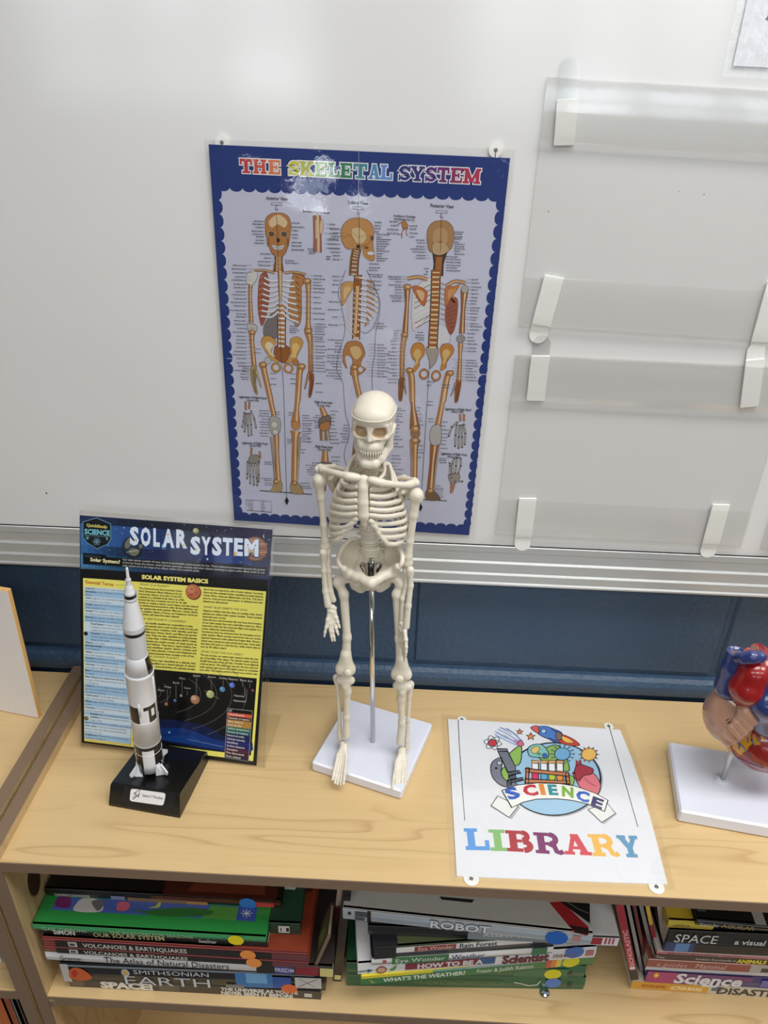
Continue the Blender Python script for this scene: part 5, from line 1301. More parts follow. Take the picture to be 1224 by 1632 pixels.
def wrap(prof, nm, parent, patches, n=90, base=WHT):
    """turned stage with black fields: patches = [(h0, h1, deg0, deg1)], 0 deg towards the camera, positive to the right"""
    hs = sorted(set([h for h, _ in prof] + [h for p in patches for h in p[:2]]))
    rr_ = np.interp(hs, [p[0] for p in prof], [p[1] for p in prof])
    mb = MB(); vs = []
    for h, r_ in zip(hs, rr_):
        for k in range(n):
            t = math.radians(k * 360 / n); vs.append(R0 + ax * h + (ux_ * math.sin(t) - uy_ * math.cos(t)) * r_)
    mb.v = [tuple(q) for q in vs]
    for i in range(len(hs) - 1):
        hm = (hs[i] + hs[i + 1]) / 2
        for k in range(n):
            dg = ((k + .5) * 360 / n + 180) % 360 - 180
            c = base
            for h0, h1, d0, d1 in patches:
                if h0 <= hm <= h1 and (d0 <= dg <= d1): c = BLK
            mb.f.append((i * n + k, i * n + (k + 1) % n, (i + 1) * n + (k + 1) % n, (i + 1) * n + k)); mb.c.append(c); mb.mi.append(0); mb.sm.append(True)
    mb.f.append(tuple(range(n))[::-1]); mb.f.append(tuple((len(hs) - 1) * n + k for k in range(n)))
    for _ in range(2): mb.c.append(base); mb.mi.append(0); mb.sm.append(False)
    return mb.build(nm, 'rocket_paint', parent)
wrap([(h_i2b, r1 * .985), (h_s3b - .001, r3 * 1.06), (h_s3b, r3)], 'interstage_cone', rk, [(h_i2b, h_s3b - .001, 38, 92)])
s2 = wrap([(h_pb, r1), (h_i2b - .004, r1), (h_i2b - .0035, r1 * 1.02), (h_i2b, r1 * 1.02)], 'second_stage', rk,
     [(h_pb + .0005, h_pt, -76, -26), (h_pt - .005, h_pt, -5, 78), (h_pb + .0005, h_pt, 18, 29), (h_pb + .0005, h_pt, 45, 78), (h_pb + .0005, h_pb + .009, 18, 78)])
wrap([(h_r1, r1 * 1.0), (h_pb - .0006, r1 * 1.0), (h_pb, r1 * 1.015), (h_pb + .0008, r1 * 1.015)], 'interstage_ring', rk, [])
h_sk = .0175
s1 = wrap([(.006, r1 * 1.02), (h_sk, r1 * 1.0), (h_r1 - .0045, r1 * .985), (h_r1 - .004, r1 * 1.02), (h_r1 + .0005, r1 * 1.02)], 'first_stage', rk,
     [(h_r1 - .005, h_r1 + .0005, -181, 181), (.006, h_r1 - .004, -76, -32), (.006, h_r1 - .004, 20, 70), (.006, h_r1 - .004, 110, 150), (.006, h_r1 - .004, -160, -116)])
mb = MB()
for h in (.034, .046): mb.lathe(R0, ax, [(h - .0003, r1 * 1.0), (h, r1 * 1.012), (h + .0003, r1 * 1.0)], 36, col=WHT)
mb.build('weld_line', 'rocket_paint', s1)
mb = MB()
t = math.radians(58); dv = ux_ * math.sin(t) - uy_ * math.cos(t)
mb.tube([R0 + ax * (h_r1 + .001) + dv * r1 * 1.0, R0 + ax * (h_pt + .02) + dv * r1 * 1.01, R0 + ax * (h_i2b - .006) + dv * r1], .0011, 8, col=WHT)
mb.build('fuel_line', 'rocket_paint', rk)
t = math.radians(-20); dv = ux_ * math.sin(t) - uy_ * math.cos(t)
mb = MB().tube([R0 + ax * (h_pt - .012) + dv * r1, R0 + ax * (h_pt + .002) + dv * (r1 + .0006), R0 + ax * (h_pt + .006) + dv * r1 * .99], [.0013, .0014, .0006], 8, col=WHT)
mb.build('fuel_line', 'rocket_paint', rk)
# fins with fairings and engine bells
for dg in (-66, 40, 126, -146):
    t = math.radians(dg); dv = ux_ * math.sin(t) - uy_ * math.cos(t); sd = np.cross(ax, dv)
    mb = MB()
    a0 = [R0 + ax * h_sk + dv * r1 * .96 + sd * .0052, R0 + ax * h_sk + dv * r1 * 1.0 - sd * 0, R0 + ax * h_sk + dv * r1 * .96 - sd * .0052]
    b0 = [R0 + ax * .001 + dv * r1 * .92 + sd * .0062, R0 + ax * .001 + dv * (r1 + .0055), R0 + ax * .001 + dv * r1 * .92 - sd * .0062]
    mb.prism(b0, a0, WHT)
    f4 = [(.003, r1 + .001), (.0035, r1 + .0105), (.0075, r1 + .0112), (.0165, r1 + .002)]
    mb.prism([R0 + ax * h + dv * r_ + sd * .0009 for h, r_ in f4], [R0 + ax * h + dv * r_ - sd * .0009 for h, r_ in f4], WHT)
    mb.build('fin', 'rocket_paint', rk)
for dg in (-52, 38, 128, -142):
    t = math.radians(dg); dv = ux_ * math.sin(t) - uy_ * math.cos(t)
    MB().lathe(R0 + dv * r1 * .78, ax, [(-.0045, .0052), (-.004, .0054), (.001, .0040), (.0062, .0030)], 16, col=(30, 30, 32)).build('engine_bell', 'black_plastic', rk)
mb = MB().lathe(R0, ax, [(-.016, .004), (-.0005, .004), (.0062, .006)], 16, col=(20, 20, 22)); mb.build('mounting_peg', 'black_plastic', rk)

# ================================================================ SCIENCE LIBRARY sign lying on the bookcase
sign = thing('library_sign', 'laminated white science library sign lying flat on the bookcase top', 'sign', at_z(890, 1290, 0))
Q = Sheet((.3, -.2, .0016), (1, 0, 0), (0, 1, 0), (0, 0, 1), dz=2.5e-5)
out = [(714, 1146), (850, 1153.5), (988, 1163), (1006, 1206), (1023, 1256), (1041, 1320), (1064, 1409), (900, 1403.5), (728, 1396), (722, 1290)]
Q.pp(out, (233, 235, 241), 0)
def S8(pts): return [(700 + x * .31046, 1130 + y * .31056) for x, y in pts]
# thin hanging threads
Q.pstrk(S8([(97, 55), (104, 200), (131, 572)]), 1.1, (40, 42, 50), 2); Q.pstrk(S8([(873, 92), (935, 310), (1020, 605)]), 1.1, (40, 42, 50), 2)
# LIBRARY
for ch, pts, col in (('L', ((137, 724), (262, 726), (132, 612)), (96, 160, 228)), ('I', ((265, 728), (350, 730), (258, 618)), (138, 192, 118)), ('B', ((350, 730), (492, 737), (342, 622)), (178, 50, 62)), ('R', ((497, 740), (645, 748), (482, 632)), (126, 44, 106)), ('A', ((645, 746), (786, 752), (640, 640)), (214, 76, 88)), ('R', ((790, 755), (932, 758), (764, 642)), (242, 190, 88)), ('Y', ((938, 760), (1048, 764), (930, 648)), (100, 156, 194))):
    p, q, u = (Q.L(*t) for t in S8(pts))
    an = math.atan2(q[1] - p[1], q[0] - p[0])
    Q.slab(ch, p[0], p[1], (u - p) @ np.array([-math.sin(an), math.cos(an)]), np.linalg.norm(q - p), col, 2, ang=an)
IK = (22, 24, 28)
def art(pts, col, l, w=1.3, smooth=True, edge=IK):
    px = S8(pts)
    cl = [tuple(q) for q in spline([np.array(q) for q in px], 5, True)] if smooth else px
    Q.pp(cl, col, l)
    if w: Q.pstrk(cl + [cl[0], cl[1]], w, edge, l + 1)
def line(pts, w, col, l, smooth=True):
    px = S8(pts); Q.pstrk([tuple(q) for q in spline([np.array(q) for q in px], 5)] if smooth and len(px) > 2 else px, w, col, l)
def oval(cx, cy, rx, ry, n=26): return [(cx + rx * math.cos(t), cy + ry * math.sin(t)) for t in (2 * math.pi * i / n for i in range(n))]
# globe with drop shade printed behind it
art(oval(598, 366, 242, 188), (176, 178, 186), 2, 0)
art(oval(588, 360, 240, 186), (164, 204, 232), 3, 2.6)
art([(372, 218), (420, 190), (418, 270), (390, 290), (350, 250)], (150, 190, 96), 5, 1.5); art([(520, 215), (600, 185), (640, 230), (668, 300), (650, 320), (560, 280), (510, 250)], (150, 190, 96), 5, 1.5)
art([(330, 300), (356, 330), (345, 400), (310, 360)], (150, 190, 96), 5, 1.2); art([(650, 340), (690, 350), (686, 390), (650, 380)], (150, 190, 96), 5, 1.2)
art([(700, 262), (740, 300), (724, 280)], (60, 60, 60), 5, .8)
# cell
art([(455, 205), (480, 185), (520, 182), (545, 200), (562, 230), (552, 255), (520, 250), (490, 248), (462, 240)], (140, 200, 196), 7, 1.5); art([(472, 208), (500, 192), (516, 205), (500, 226), (480, 226)], (232, 200, 120), 9, .8)
art(oval(542, 240, 13, 12, 12), (60, 110, 190), 9, .6); art(oval(512, 232, 9, 6, 10), (122, 170, 90), 9, .6)
# spiky ball
for k in range(14):
    t = k * 2 * math.pi / 14; line([(632 + 38 * math.cos(t), 232 + 30 * math.sin(t)), (632 + 56 * math.cos(t), 232 + 44 * math.sin(t))], 1.1, IK, 7, False)
    art(oval(632 + 58 * math.cos(t), 232 + 45 * math.sin(t), 5, 4, 8), (106, 164, 206), 8, .6)
art(oval(632, 232, 40, 32, 18), (122, 182, 222), 9, 1.3)
# test tubes in a rack
for x, c in ((493, (214, 66, 106)), (538, (96, 176, 220)), (579, (190, 206, 70)), (620, (238, 150, 60))):
    art([(x - 17, 272), (x + 17, 274), (x + 17, 360), (x + 10, 374), (x - 10, 374), (x - 17, 358)], (244, 246, 248), 9, 1.1, False)
    art([(x - 16, 318), (x + 16, 320), (x + 16, 356), (x + 9, 371), (x - 9, 371), (x - 16, 355)], c, 11, .6, False); art([(x - 18, 264), (x + 18, 267), (x + 18, 282), (x - 18, 279)], (230, 176, 120), 12, .9, False)
for pts in ([(440, 306), (668, 330), (668, 348), (440, 324)], [(440, 360), (672, 372), (672, 386), (440, 380)], [(448, 300), (462, 302), (458, 384), (440, 384)], [(648, 326), (664, 328), (672, 388), (654, 388)]): art(pts, (200, 132, 92), 14, 1.1, False)
# microscope
art([(300, 215), (345, 206), (392, 300), (392, 322), (352, 326)], (120, 124, 138), 9, 1.3, False); art([(300, 205), (350, 205), (352, 218), (300, 220)], (120, 124, 138), 10, 1.2, False)
art([(318, 250), (275, 270), (264, 310), (280, 360), (330, 398), (400, 400), (392, 380), (340, 365), (318, 330), (322, 290)], (128, 132, 146), 8, 1.4)
art(oval(309, 278, 13, 11, 12), (190, 194, 200), 10, 1.2); art(oval(292, 305, 6, 5, 10), (40, 42, 48), 10, .6)
for pts in ([(352, 326), (410, 316), (420, 330), (356, 342)], [(358, 346), (392, 338), (396, 364), (366, 368)], [(350, 366), (430, 352), (432, 366), (356, 384)], [(346, 374), (370, 370), (372, 392), (350, 396)]): art(pts, (92, 96, 108), 11, 1.2, False)
# comet
for pts in ([(290, 118), (350, 150), (410, 180)], [(300, 104), (360, 135), (420, 175)], [(312, 96), (375, 120), (425, 170)], [(345, 100), (390, 130), (428, 168)], [(285, 130), (330, 155), (395, 186)]): line(pts, 2.4, (150, 176, 222), 5)
for pts in ([(285, 115), (345, 152)], [(312, 94), (370, 130)], [(345, 98), (400, 140)], [(330, 132), (388, 170)]): line(pts, .8, (70, 80, 120), 6)
art([(402, 178), (418, 160), (434, 184), (412, 192)], (222, 110, 140), 7, 1.1); art([(380, 162), (404, 160), (412, 182), (398, 186)], (176, 150, 200), 6, 0)
# atom
for k in range(3):
    c, s = math.cos(k * 1.047 + .2), math.sin(k * 1.047 + .2)
    pts = [(275 + 46 * math.cos(t) * c - 20 * math.sin(t) * s, 174 + (46 * math.cos(t) * s + 20 * math.sin(t) * c) * .82) for t in (i * math.pi / 10 for i in range(21))]
    line(pts, 1.2, (56, 84, 84), 6, False)
art(oval(274, 175, 21, 17, 14), (200, 60, 70), 8, 1.0)
# stars, rocket, sun
for x, y, r_ in ((413, 118, 18), (470, 142, 24)):
    art([(x + (r_ if k % 2 == 0 else r_ * .45) * math.sin(k * math.pi / 5), y - (r_ if k % 2 == 0 else r_ * .45) * .85 * math.cos(k * math.pi / 5)) for k in range(10)], (226, 140, 84), 6, 1.1, False)
art([(620, 130), (680, 150), (722, 186), (660, 186), (610, 165)], (206, 72, 60), 5, 1.0); art([(625, 140), (665, 152), (690, 174), (645, 170)], (244, 196, 90), 7, .8)
art([(505, 92), (560, 92), (610, 120), (622, 150), (590, 162), (530, 142), (500, 118)], (84, 128, 204), 8, 1.3); art([(470, 96), (505, 88), (512, 124), (490, 116)], (220, 96, 96), 9, 1.2)
art(oval(536, 115, 13, 11, 14), (176, 214, 240), 10, 1.2); art([(575, 100), (620, 116), (630, 130), (596, 118)], (60, 90, 170), 10, 1.0); art([(560, 150), (598, 164), (620, 174), (590, 172)], (60, 90, 170), 10, 1.0)
art([(602, 120), (628, 130), (622, 160), (600, 152)], (130, 110, 110), 11, 1.0)
for k in range(12):
    t = k * math.pi / 6; art([(768 + 36 * math.cos(t - .16), 234 + 30 * math.sin(t - .16)), (768 + 52 * math.cos(t), 234 + 43 * math.sin(t)), (768 + 36 * math.cos(t + .16), 234 + 30 * math.sin(t + .16))], (238, 176, 90), 6, .8, False)
art(oval(768, 234, 38, 31, 18), (242, 196, 108), 8, 1.1)
# heart drawing
art([(700, 362), (690, 330), (720, 300), (770, 318), (810, 350), (828, 395), (815, 436), (780, 436), (730, 410)], (226, 128, 140), 9, 1.4)
art([(700, 350), (696, 310), (716, 285), (750, 292), (790, 310), (780, 335), (740, 345), (716, 372)], (168, 62, 74), 11, 1.2)
for pts in ([(705, 300), (708, 268)], [(728, 296), (722, 262)], [(745, 300), (780, 312)], [(700, 322), (684, 335)]): line(pts, 4.0, (168, 62, 74), 10, False)
line([(744, 352), (770, 380), (806, 398)], 1.0, (140, 40, 60), 13)
# banner
SHD = (182, 184, 190)
art([(300, 452), (280, 480), (262, 500), (372, 566), (416, 508), (380, 480)], SHD, 12, 0, False); art([(300, 448), (266, 498), (358, 558), (406, 500)], (236, 238, 236), 13, 1.1, False)
art([(760, 520), (846, 592), (912, 540), (866, 490)], SHD, 12, 0, False); art([(764, 516), (834, 584), (904, 538), (862, 484)], (236, 238, 236), 13, 1.1, False)
top = [(322, 420), (400, 392), (520, 380), (600, 382), (700, 398), (800, 434), (866, 470)]
bot = [(848, 528), (760, 488), (680, 470), (600, 462), (500, 464), (430, 480), (372, 508)]
art(top + bot, (244, 244, 240), 15, 1.4, False)
for ch, x0, y0, x1, y1, hh, col in (('S', 358, 468, 422, 450, 54, (52, 96, 196)), ('C', 440, 448, 512, 440, 52, (200, 56, 70)), ('I', 522, 440, 548, 440, 52, (232, 146, 66)), ('E', 564, 440, 612, 442, 50, (56, 150, 160)), ('N', 630, 446, 690, 456, 50, (132, 184, 72)), ('C', 700, 464, 768, 482, 50, (60, 106, 204)), ('E', 776, 494, 834, 516, 50, (70, 66, 116))):
    (a, b_), (c, d) = S8([(x0, y0), (x1, y1)])
    Q.ptext(ch, a, b_, c, d, hh * .3106, col, 18, .05)
Q.pstrk(S8([(905, 790), (930, 860), (945, 882)]), 1.3, (228, 230, 236), 3); Q.pstrk(S8([(800, 200), (870, 158)]), 1.0, (226, 228, 234), 3)
Q.mb.build('printed_sheet', 'print_gloss', sign)
MB().prism([Q.P(*Q.L(*p), -40)for p in out][::-1], [Q.P(*Q.L(*p), -1) for p in out][::-1]).build('paper', 'paper_white', sign)
fo = [(703, 1138), (996, 1154), (1050, 1310), (1077, 1418), (718, 1404)]
MB().add([at_z(x, y, .0026) for x, y in fo][::-1], [tuple(range(len(fo)))]).build('lamination_film', 'laminate_film', sign)
def flat_tab(x, y, r_, z=.0003):
    c = at_z(x, y, z)
    mb = MB().prism([c + np.array([r_ * math.cos(k * math.pi / 10), r_ * math.sin(k * math.pi / 10), 0]) for k in range(20)], [c + np.array([r_ * math.cos(k * math.pi / 10), r_ * math.sin(k * math.pi / 10), .0008]) for k in range(20)])
    o = mb.build('hanging_tab', 'white_plastic', sign)
    q = Sheet(c + np.array([0, 0, .0009]), (1, 0, 0), (0, 1, 0), (0, 0, 1))
    for k in range(5): q.ell((.0014 * math.cos(k * 1.257), .0014 * math.sin(k * 1.257)), .0010, .0010, (84, 84, 90), 0, 8)
    q.strk([(0, 0), (0, .004)], .0006, (60, 60, 64), 1)
    q.mb.build('pin_mark', 'print_matte', o)
for x, y in ((736, 1147.5), (970, 1158)): flat_tab(x, y, .0060)
for x, y in ((751, 1401), (1046, 1414)): flat_tab(x, y, .0080)

# ================================================================ anatomical heart model on its white stand
hm = thing('heart_model', 'painted anatomical heart model on a square white stand at the right edge', 'anatomy model', (.54, -.163, 0))
a, b_, c = at_z(1066, 1181, .0185), at_z(1084, 1292, .0185), at_z(1224, 1320, .0185)
ey = unit(a - b_); ex = np.array([ey[1], -ey[0], 0])
sz = np.linalg.norm(a - b_)
MB().fbox((b_[0], b_[1], 0), ex, ey, (0, 0, 1), 0, sz * 1.25, 0, sz, .0001, .0185, ch=.0022).build('stand_base', 'stand_plastic', hm)
rb = at_z(1151, 1244, .0185); rt = at_y(1171, 1185, -.163)
MB().lathe((rb[0], rb[1], .0186), (0, 0, 1), [(0, .0092), (.0012, .0090), (.0014, .0070), (.0028, .0066), (.0032, .0040)], 28, col=(230, 232, 240)).build('socket_ring', 'stand_plastic', hm)
MB().tube([(rb[0], rb[1], .017), rt + (rt - rb) * .35], .0030, 16).build('rod', 'aluminium', hm)
Y = -.163
def hp(px, py, dy=0.0): return at_y(px, py, Y + dy)
PK, BL, RDc, YL, RV = (184, 140, 118), (38, 52, 112), (146, 14, 18), (204, 152, 16), (146, 24, 20)
# ventricles
vent = Sdf(.010)
vent.ell(hp(1226, 1172, .008), (.047, .040, .036)); vent.cap(hp(1222, 1180, 0), hp(1275, 1205, -.012), .035, .024); vent.cap(hp(1186, 1172, .006), hp(1238, 1150, .012), .022, .030)
V, F_ = vent.mesh(.0016)
mb = MB().add(V, F_.tolist(), smooth=True)
pj = lambda q: (W / 2 + F * ((q - CAM) @ CR) / ((q - CAM) @ CF), H / 2 - F * ((q - CAM) @ CU) / ((q - CAM) @ CF))
vc = []
bound = vent.ev(np.array([[0, 0, 0.]]))
cz = hp(1224, 1160)[2]
rv = random.Random(2)
ang = [rv.uniform(-1, 1) for _ in range(40)]
for q in V:
    h_ = q[2] - (cz + (q[0] - .575) * .15)                      # height against the fat band's lower edge
    wob = .004 * math.sin(q[0] * 310) + .003 * math.sin(q[0] * 730 + q[1] * 400)
    left = (q[0] < .556 + .25 * (q[2] - cz) + wob)
    k = .5 + .5 * math.sin((q[0] * 1.2 + q[2] * .6) * 900 + 3 * math.sin(q[1] * 200))
    px_, py_ = pj(q)
    if py_ < 1213 - (px_ - 1166) * .70 + wob * 900: col = YL
    else: col = tuple(RV[i] * (1 - .16 * k) for i in range(3))
    vc.append(col)
mb.vc = vc
ventricle = mb.build('ventricles', 'heart_paint', hm)
# right atrium with its lobed edge
atr = Sdf(.007)
atr.ell(hp(1162, 1138, .004), (.027, .030, .033)); atr.cap(hp(1160, 1112, .004), hp(1192, 1135, -.012), .016, .015); atr.cap(hp(1158, 1150, .002), hp(1166, 1172, .0), .017, .011)
for x, y, dy, r_ in ((1196, 1144, -.024, .0078), (1190, 1154, -.025, .0060), (1183, 1162, -.025, .0056), (1175, 1169, -.024, .0054), (1166, 1176, -.021, .0054), (1156, 1180, -.016, .0058)):
    atr.cap(hp(x - 9, y - 13, dy + .002), hp(x + 3.5, y + 3.5, dy - .003), r_, r_ * .8, k=.0014)
mb = MB(); add_sdf(mb, atr, .0011, PK); at_o = mb.build('right_atrium', 'heart_paint', hm)
# veins and arteries
svc = Sdf(.003)
svc.chain([hp(1163, 1094, .004), hp(1170, 1062, .004), hp(1177, 1031, .006)], [.0160, .0128, .0100]); svc.cap(hp(1177, 1050, .002), hp(1181, 1049, -.002), .0065)
svc.cap(hp(1177, 1031, .006) + np.array([0, 0, .004]), hp(1177, 1024, .006) + np.array([0, 0, .022]), .014, .014, sub=True, k=.0006)
mb = MB(); add_sdf(mb, svc, .0009, BL)
vn = mb.build('vena_cava', 'heart_paint', hm)
tp = hp(1177, 1031, .006) + np.array([0, 0, -.0095])
MB().lathe(tp + np.array([0, 0, -.0002]), (0, 0, 1), [(0, .0066), (.0006 , .0066)], 20, col=(110, 96, 92)).build('lumen', 'print_matte', vn)
bar = Sdf(.003); bar.chain([hp(1186, 1049, -.014), hp(1198, 1047, -.016), hp(1211, 1047, -.014)], [.0062, .0068, .0066]); bar.cap(hp(1188, 1049, -.013), hp(1178, 1050, -.002), .0062, .0068)
mb = MB(); add_sdf(mb, bar, .0009, BL); mb.build('brachiocephalic_vein', 'heart_paint', hm)
ao = Sdf(.006); ao.chain([hp(1192, 1116, -.006), hp(1191, 1096, -.014), hp(1201, 1072, -.012), hp(1216, 1056, -.002), hp(1232, 1060, .012)], [.0155, .0172, .0150, .0135, .0130])
ao.cap(hp(1200, 1060, -.006), hp(1197, 1033, -.002), .0090, .0074); ao.cap(hp(1212, 1052, .008), hp(1206, 1026, .010), .0080, .0066)
for x, y, dy in ((1197, 1031, -.002), (1206, 1024, .010)):
    ao.cap(hp(x, y, dy) + np.array([0, 0, .003]), hp(x, y, dy) + np.array([0, 0, .02]), .011, sub=True, k=.0006)
mb = MB(); add_sdf(mb, ao, .0009, RDc); aorta = mb.build('aorta', 'heart_paint', hm)
for x, y, dy, r_ in ((1197, 1031, -.002, .0048), (1206, 1024, .010, .0042)):
    q = hp(x, y, dy) + np.array([0, 0, -.0078])
    MB().lathe(q, (0, 0, 1), [(0, r_), (.0007, r_)], 18, col=(110, 84, 70)).build('lumen', 'print_matte', aorta)
pu = Sdf(.006); pu.chain([hp(1224, 1148, -.016), hp(1222, 1118, -.022), hp(1232, 1090, -.016), hp(1250, 1078, -.004)], [.0185, .0180, .0150, .0120])
mb = MB(); add_sdf(mb, pu, .0010, BL); mb.build('pulmonary_artery', 'heart_paint', hm)
# coronary vessels laid on the surface
def vessel(px, r_, col, nm):
    pts = [vent.hit(*q) for q in [tuple(t) for t in spline([np.array(p, float) for p in px], 5)]]
    pts = [q for q in pts if q is not None]
    if len(pts) < 2: return
    n_ = len(pts)
    MB().tube(pts, [r_ * (1 - .55 * i / n_) for i in range(n_)], 7, col=col).build(nm, 'heart_paint', ventricle)
RC, BC = (176, 26, 28), (64, 74, 124)
for px in ([(1190, 1153), (1196, 1161), (1208, 1166), (1222, 1160), (1240, 1152)], [(1192, 1158), (1199, 1170), (1197, 1182)], [(1200, 1166), (1210, 1174), (1214, 1190)], [(1163, 1180), (1166, 1192), (1178, 1204), (1192, 1214)], [(1206, 1166), (1226, 1172), (1244, 1180)]): vessel(px, .0015, RC, 'coronary_artery')
for px in ([(1186, 1161), (1192, 1168), (1192, 1184)], [(1172, 1174), (1178, 1184), (1188, 1194), (1194, 1206)], [(1178, 1184), (1178, 1194)], [(1192, 1164), (1203, 1168), (1209, 1182)], [(1198, 1178), (1204, 1190)], [(1162, 1184), (1172, 1203), (1190, 1214), (1216, 1224)]): vessel(px, .0013, BC, 'coronary_vein')
vessel([(1199, 1149), (1212, 1155), (1226, 1158)], .0004, (40, 30, 20), 'groove_line')
# painted numeral
g = atr.hit(1162, 1149)
if g is not None:
    e = 1e-4
    nv = unit(np.array([float(atr.ev((g + d)[None])[0] - atr.ev((g - d)[None])[0]) for d in np.eye(3) * e]))
    ea = unit(np.cross([0, 0, 1], nv)); N = Sheet(g, ea, np.cross(nv, ea), nv, lift=9e-4)
    N.text('18', -.0028, -.0016, .0038, .0056, (52, 40, 34), 0, .02, ang=-.35)
    N.mb.build('numeral', 'print_matte', at_o)

# ================================================================ small skeleton model on a rod and a white stand
YS = -.126
sk = thing('skeleton_model', 'small white plastic skeleton model hanging upright on a rod over its pale square stand', 'skeleton model', (.128, -.126, 0))
def k3(x, y, dy=0.0): return at_y(480 + x * .2022, 610 + y * .2022, YS + dy)
def k4(x, y, dy=0.0): return at_y(480 + x * .2268, 920 + y * .2268, YS + dy)
BM = 'bone_plastic'
# stand
ZT = .0155
t4 = [at_z(x, y, ZT) for x, y in ((499, 1212), (645, 1262.5), (683, 1150), (556, 1115))]
ex = unit((t4[1] - t4[0]) + (t4[2] - t4[3])); ey = np.array([-ex[1], ex[0], 0]); cen = sum(t4) / 4
wa = (np.linalg.norm(t4[1] - t4[0]) + np.linalg.norm(t4[2] - t4[3])) / 4; wb = (np.linalg.norm(t4[3] - t4[0]) + np.linalg.norm(t4[2] - t4[1])) / 4
MB().fbox((cen[0], cen[1], 0), ex, ey, (0, 0, 1), -wa - .001, wa + .001, -wb - .001, wb + .001, .0001, ZT, ch=.0022).build('stand_base', 'stand_plastic', sk)
rb = at_z(594.5, 1182, ZT)
rtop = k3(552, 1395, .006)
MB().tube([(rb[0], rb[1], ZT - .004), rtop + np.array([0, 0, .004])], .0029, 18).build('rod', 'chrome', sk)
MB().tube([rtop + np.array([0, -.001, -.018]), rtop + np.array([0, -.001, -.003])], .0034, 14).build('rod_clamp', 'dark_steel', sk)
for x, y in ((462, 1470), (622, 1472)):
    q = k3(x, y, .010)
    mb = MB().tube([q + np.array([0, -.006, .001]), q + np.array([0, .008, 0])], .0016, 10); mb.tube([q + np.array([0, -.004, 0]), q + np.array([0, -.0015, 0])], .0042, 12)
    mb.build('clamp_screw', 'dark_steel', sk)

# ---- skull
eye = at_y(589.5, 689, YS - .0195)
yw = math.radians(-7); tl_ = math.radians(3)
RZ = np.array([[math.cos(yw), -math.sin(yw), 0], [math.sin(yw), math.cos(yw), 0], [0, 0, 1]])
RX = np.array([[1, 0, 0], [0, math.cos(tl_), -math.sin(tl_)], [0, math.sin(tl_), math.cos(tl_)]])
RS = RZ @ RX
S_ = .001
SO = eye - RS @ (np.array([0, -19.5, 38.0]) * S_)
def sk_(V): return (np.asarray(V, float) * S_) @ RS.T + SO
s = Sdf(2.2)
s.ell((0, 5, 49), (20.8, 25.5, 17.6)); s.ell((0, 10, 42), (19.6, 21, 18.5)); s.ell((0, -8, 50), (19.0, 15, 12.5))
for sx in (-1, 1):
    s.cap((sx * 3, -18.4, 44.6), (sx * 14.5, -15.4, 44.2), 1.9, 1.8)             # brow
    s.cap((sx * 15.2, -14.8, 43), (sx * 16.0, -13.2, 33.5), 1.9, 2.2)           # outer orbit
    s.cap((sx * 14.6, -14.6, 32.2), (sx * 19.2, -6, 33.5), 2.6, 1.7); s.cap((sx * 19.2, -6, 33.5), (sx * 19.6, 6, 35), 1.6, 1.8)
    s.cap((sx * 5, -18.6, 31.6), (sx * 14, -15.6, 31.8), 2.0, 2.3)              # lower orbit rim
    s.cap((sx * 12, -15, 31), (sx * 8.5, -16.5, 21), 3.0, 3.4)
    s.ell((sx * 12.5, -3.5, 38), (6.6, 8.5, 9.5)); s.ell((sx * 16.5, 9, 28), (3.2, 4.2, 6.2))                                  # mastoid
    s.cap((sx * 1.8, -20.0, 42), (sx * 2.6, -20.3, 31), 1.6, 2.2)
s.cap((0, -19.2, 42), (0, -23.2, 31.0), 1.7, 2.0)
s.ell((0, -14.0, 21.5), (12.4, 9.0, 7.4)); s.ell((0, -8, 30), (12, 10, 9))
s.ell((0, 6, 27), (9, 13, 6))
for sx in (-1, 1):
    s.ell((sx * 8.7, -20.5, 37.2), (6.4, 12.0, 5.6), sub=True, k=.8)
    s.ell((sx * 23.5, -7, 42), (3.6, 8.5, 8.5), sub=True, k=3.0)
    s.ell((sx * 17.5, -7, 26), (3.4, 8, 4.4), sub=True, k=2.0)
for sx in (-1, 1): s.cap((sx * 16.4, -9.5, 43), (sx * 16.6, -8.5, 33), 2.8, 2.8, k=1.0)
s.cap((-1.4, -25, 26.0), (1.4, -25, 26.0), 2.3, sub=True, k=1.0); s.cap((0, -25, 28.5), (0, -25, 26), 1.6, sub=True, k=1.0)
V, Q_ = s.mesh(.72)
mb = MB().add(sk_(V), Q_.tolist(), smooth=True)
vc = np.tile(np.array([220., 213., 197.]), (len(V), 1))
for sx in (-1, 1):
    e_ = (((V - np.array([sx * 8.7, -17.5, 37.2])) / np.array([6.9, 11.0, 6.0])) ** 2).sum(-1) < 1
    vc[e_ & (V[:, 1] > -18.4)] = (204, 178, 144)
mb.add(sk_([(0, -22.6, 25), (.35, -24.4, 24.2), (-.35, -24.4, 24.2), (0, -22.4, 28)]), [(0, 1, 3), (0, 3, 2), (1, 2, 3)])
mb.vc = np.vstack([vc, np.tile(np.array([[220., 213., 197.]]), (4, 1))]); skull = mb.build('skull', 'bone_painted', sk)
# saw line of the removable cap
mb = MB()
ring = []
for k in range(48):
    t = 2 * math.pi * k / 48
    d = np.array([math.cos(t), math.sin(t)]); r_ = 10.
    while s.ev(np.array([[d[0] * r_, 4 + d[1] * r_, 51.2 + .035 * (4 + d[1] * r_)]]))[0] < 0: r_ += .15
    ring.append((d[0] * r_, 4 + d[1] * r_, 51.2 + .035 * (4 + d[1] * r_)))
mb.tube(sk_(ring), .00055, 6, closed=True, caps=False); mb.build('cap_seam', 'page_block', skull)
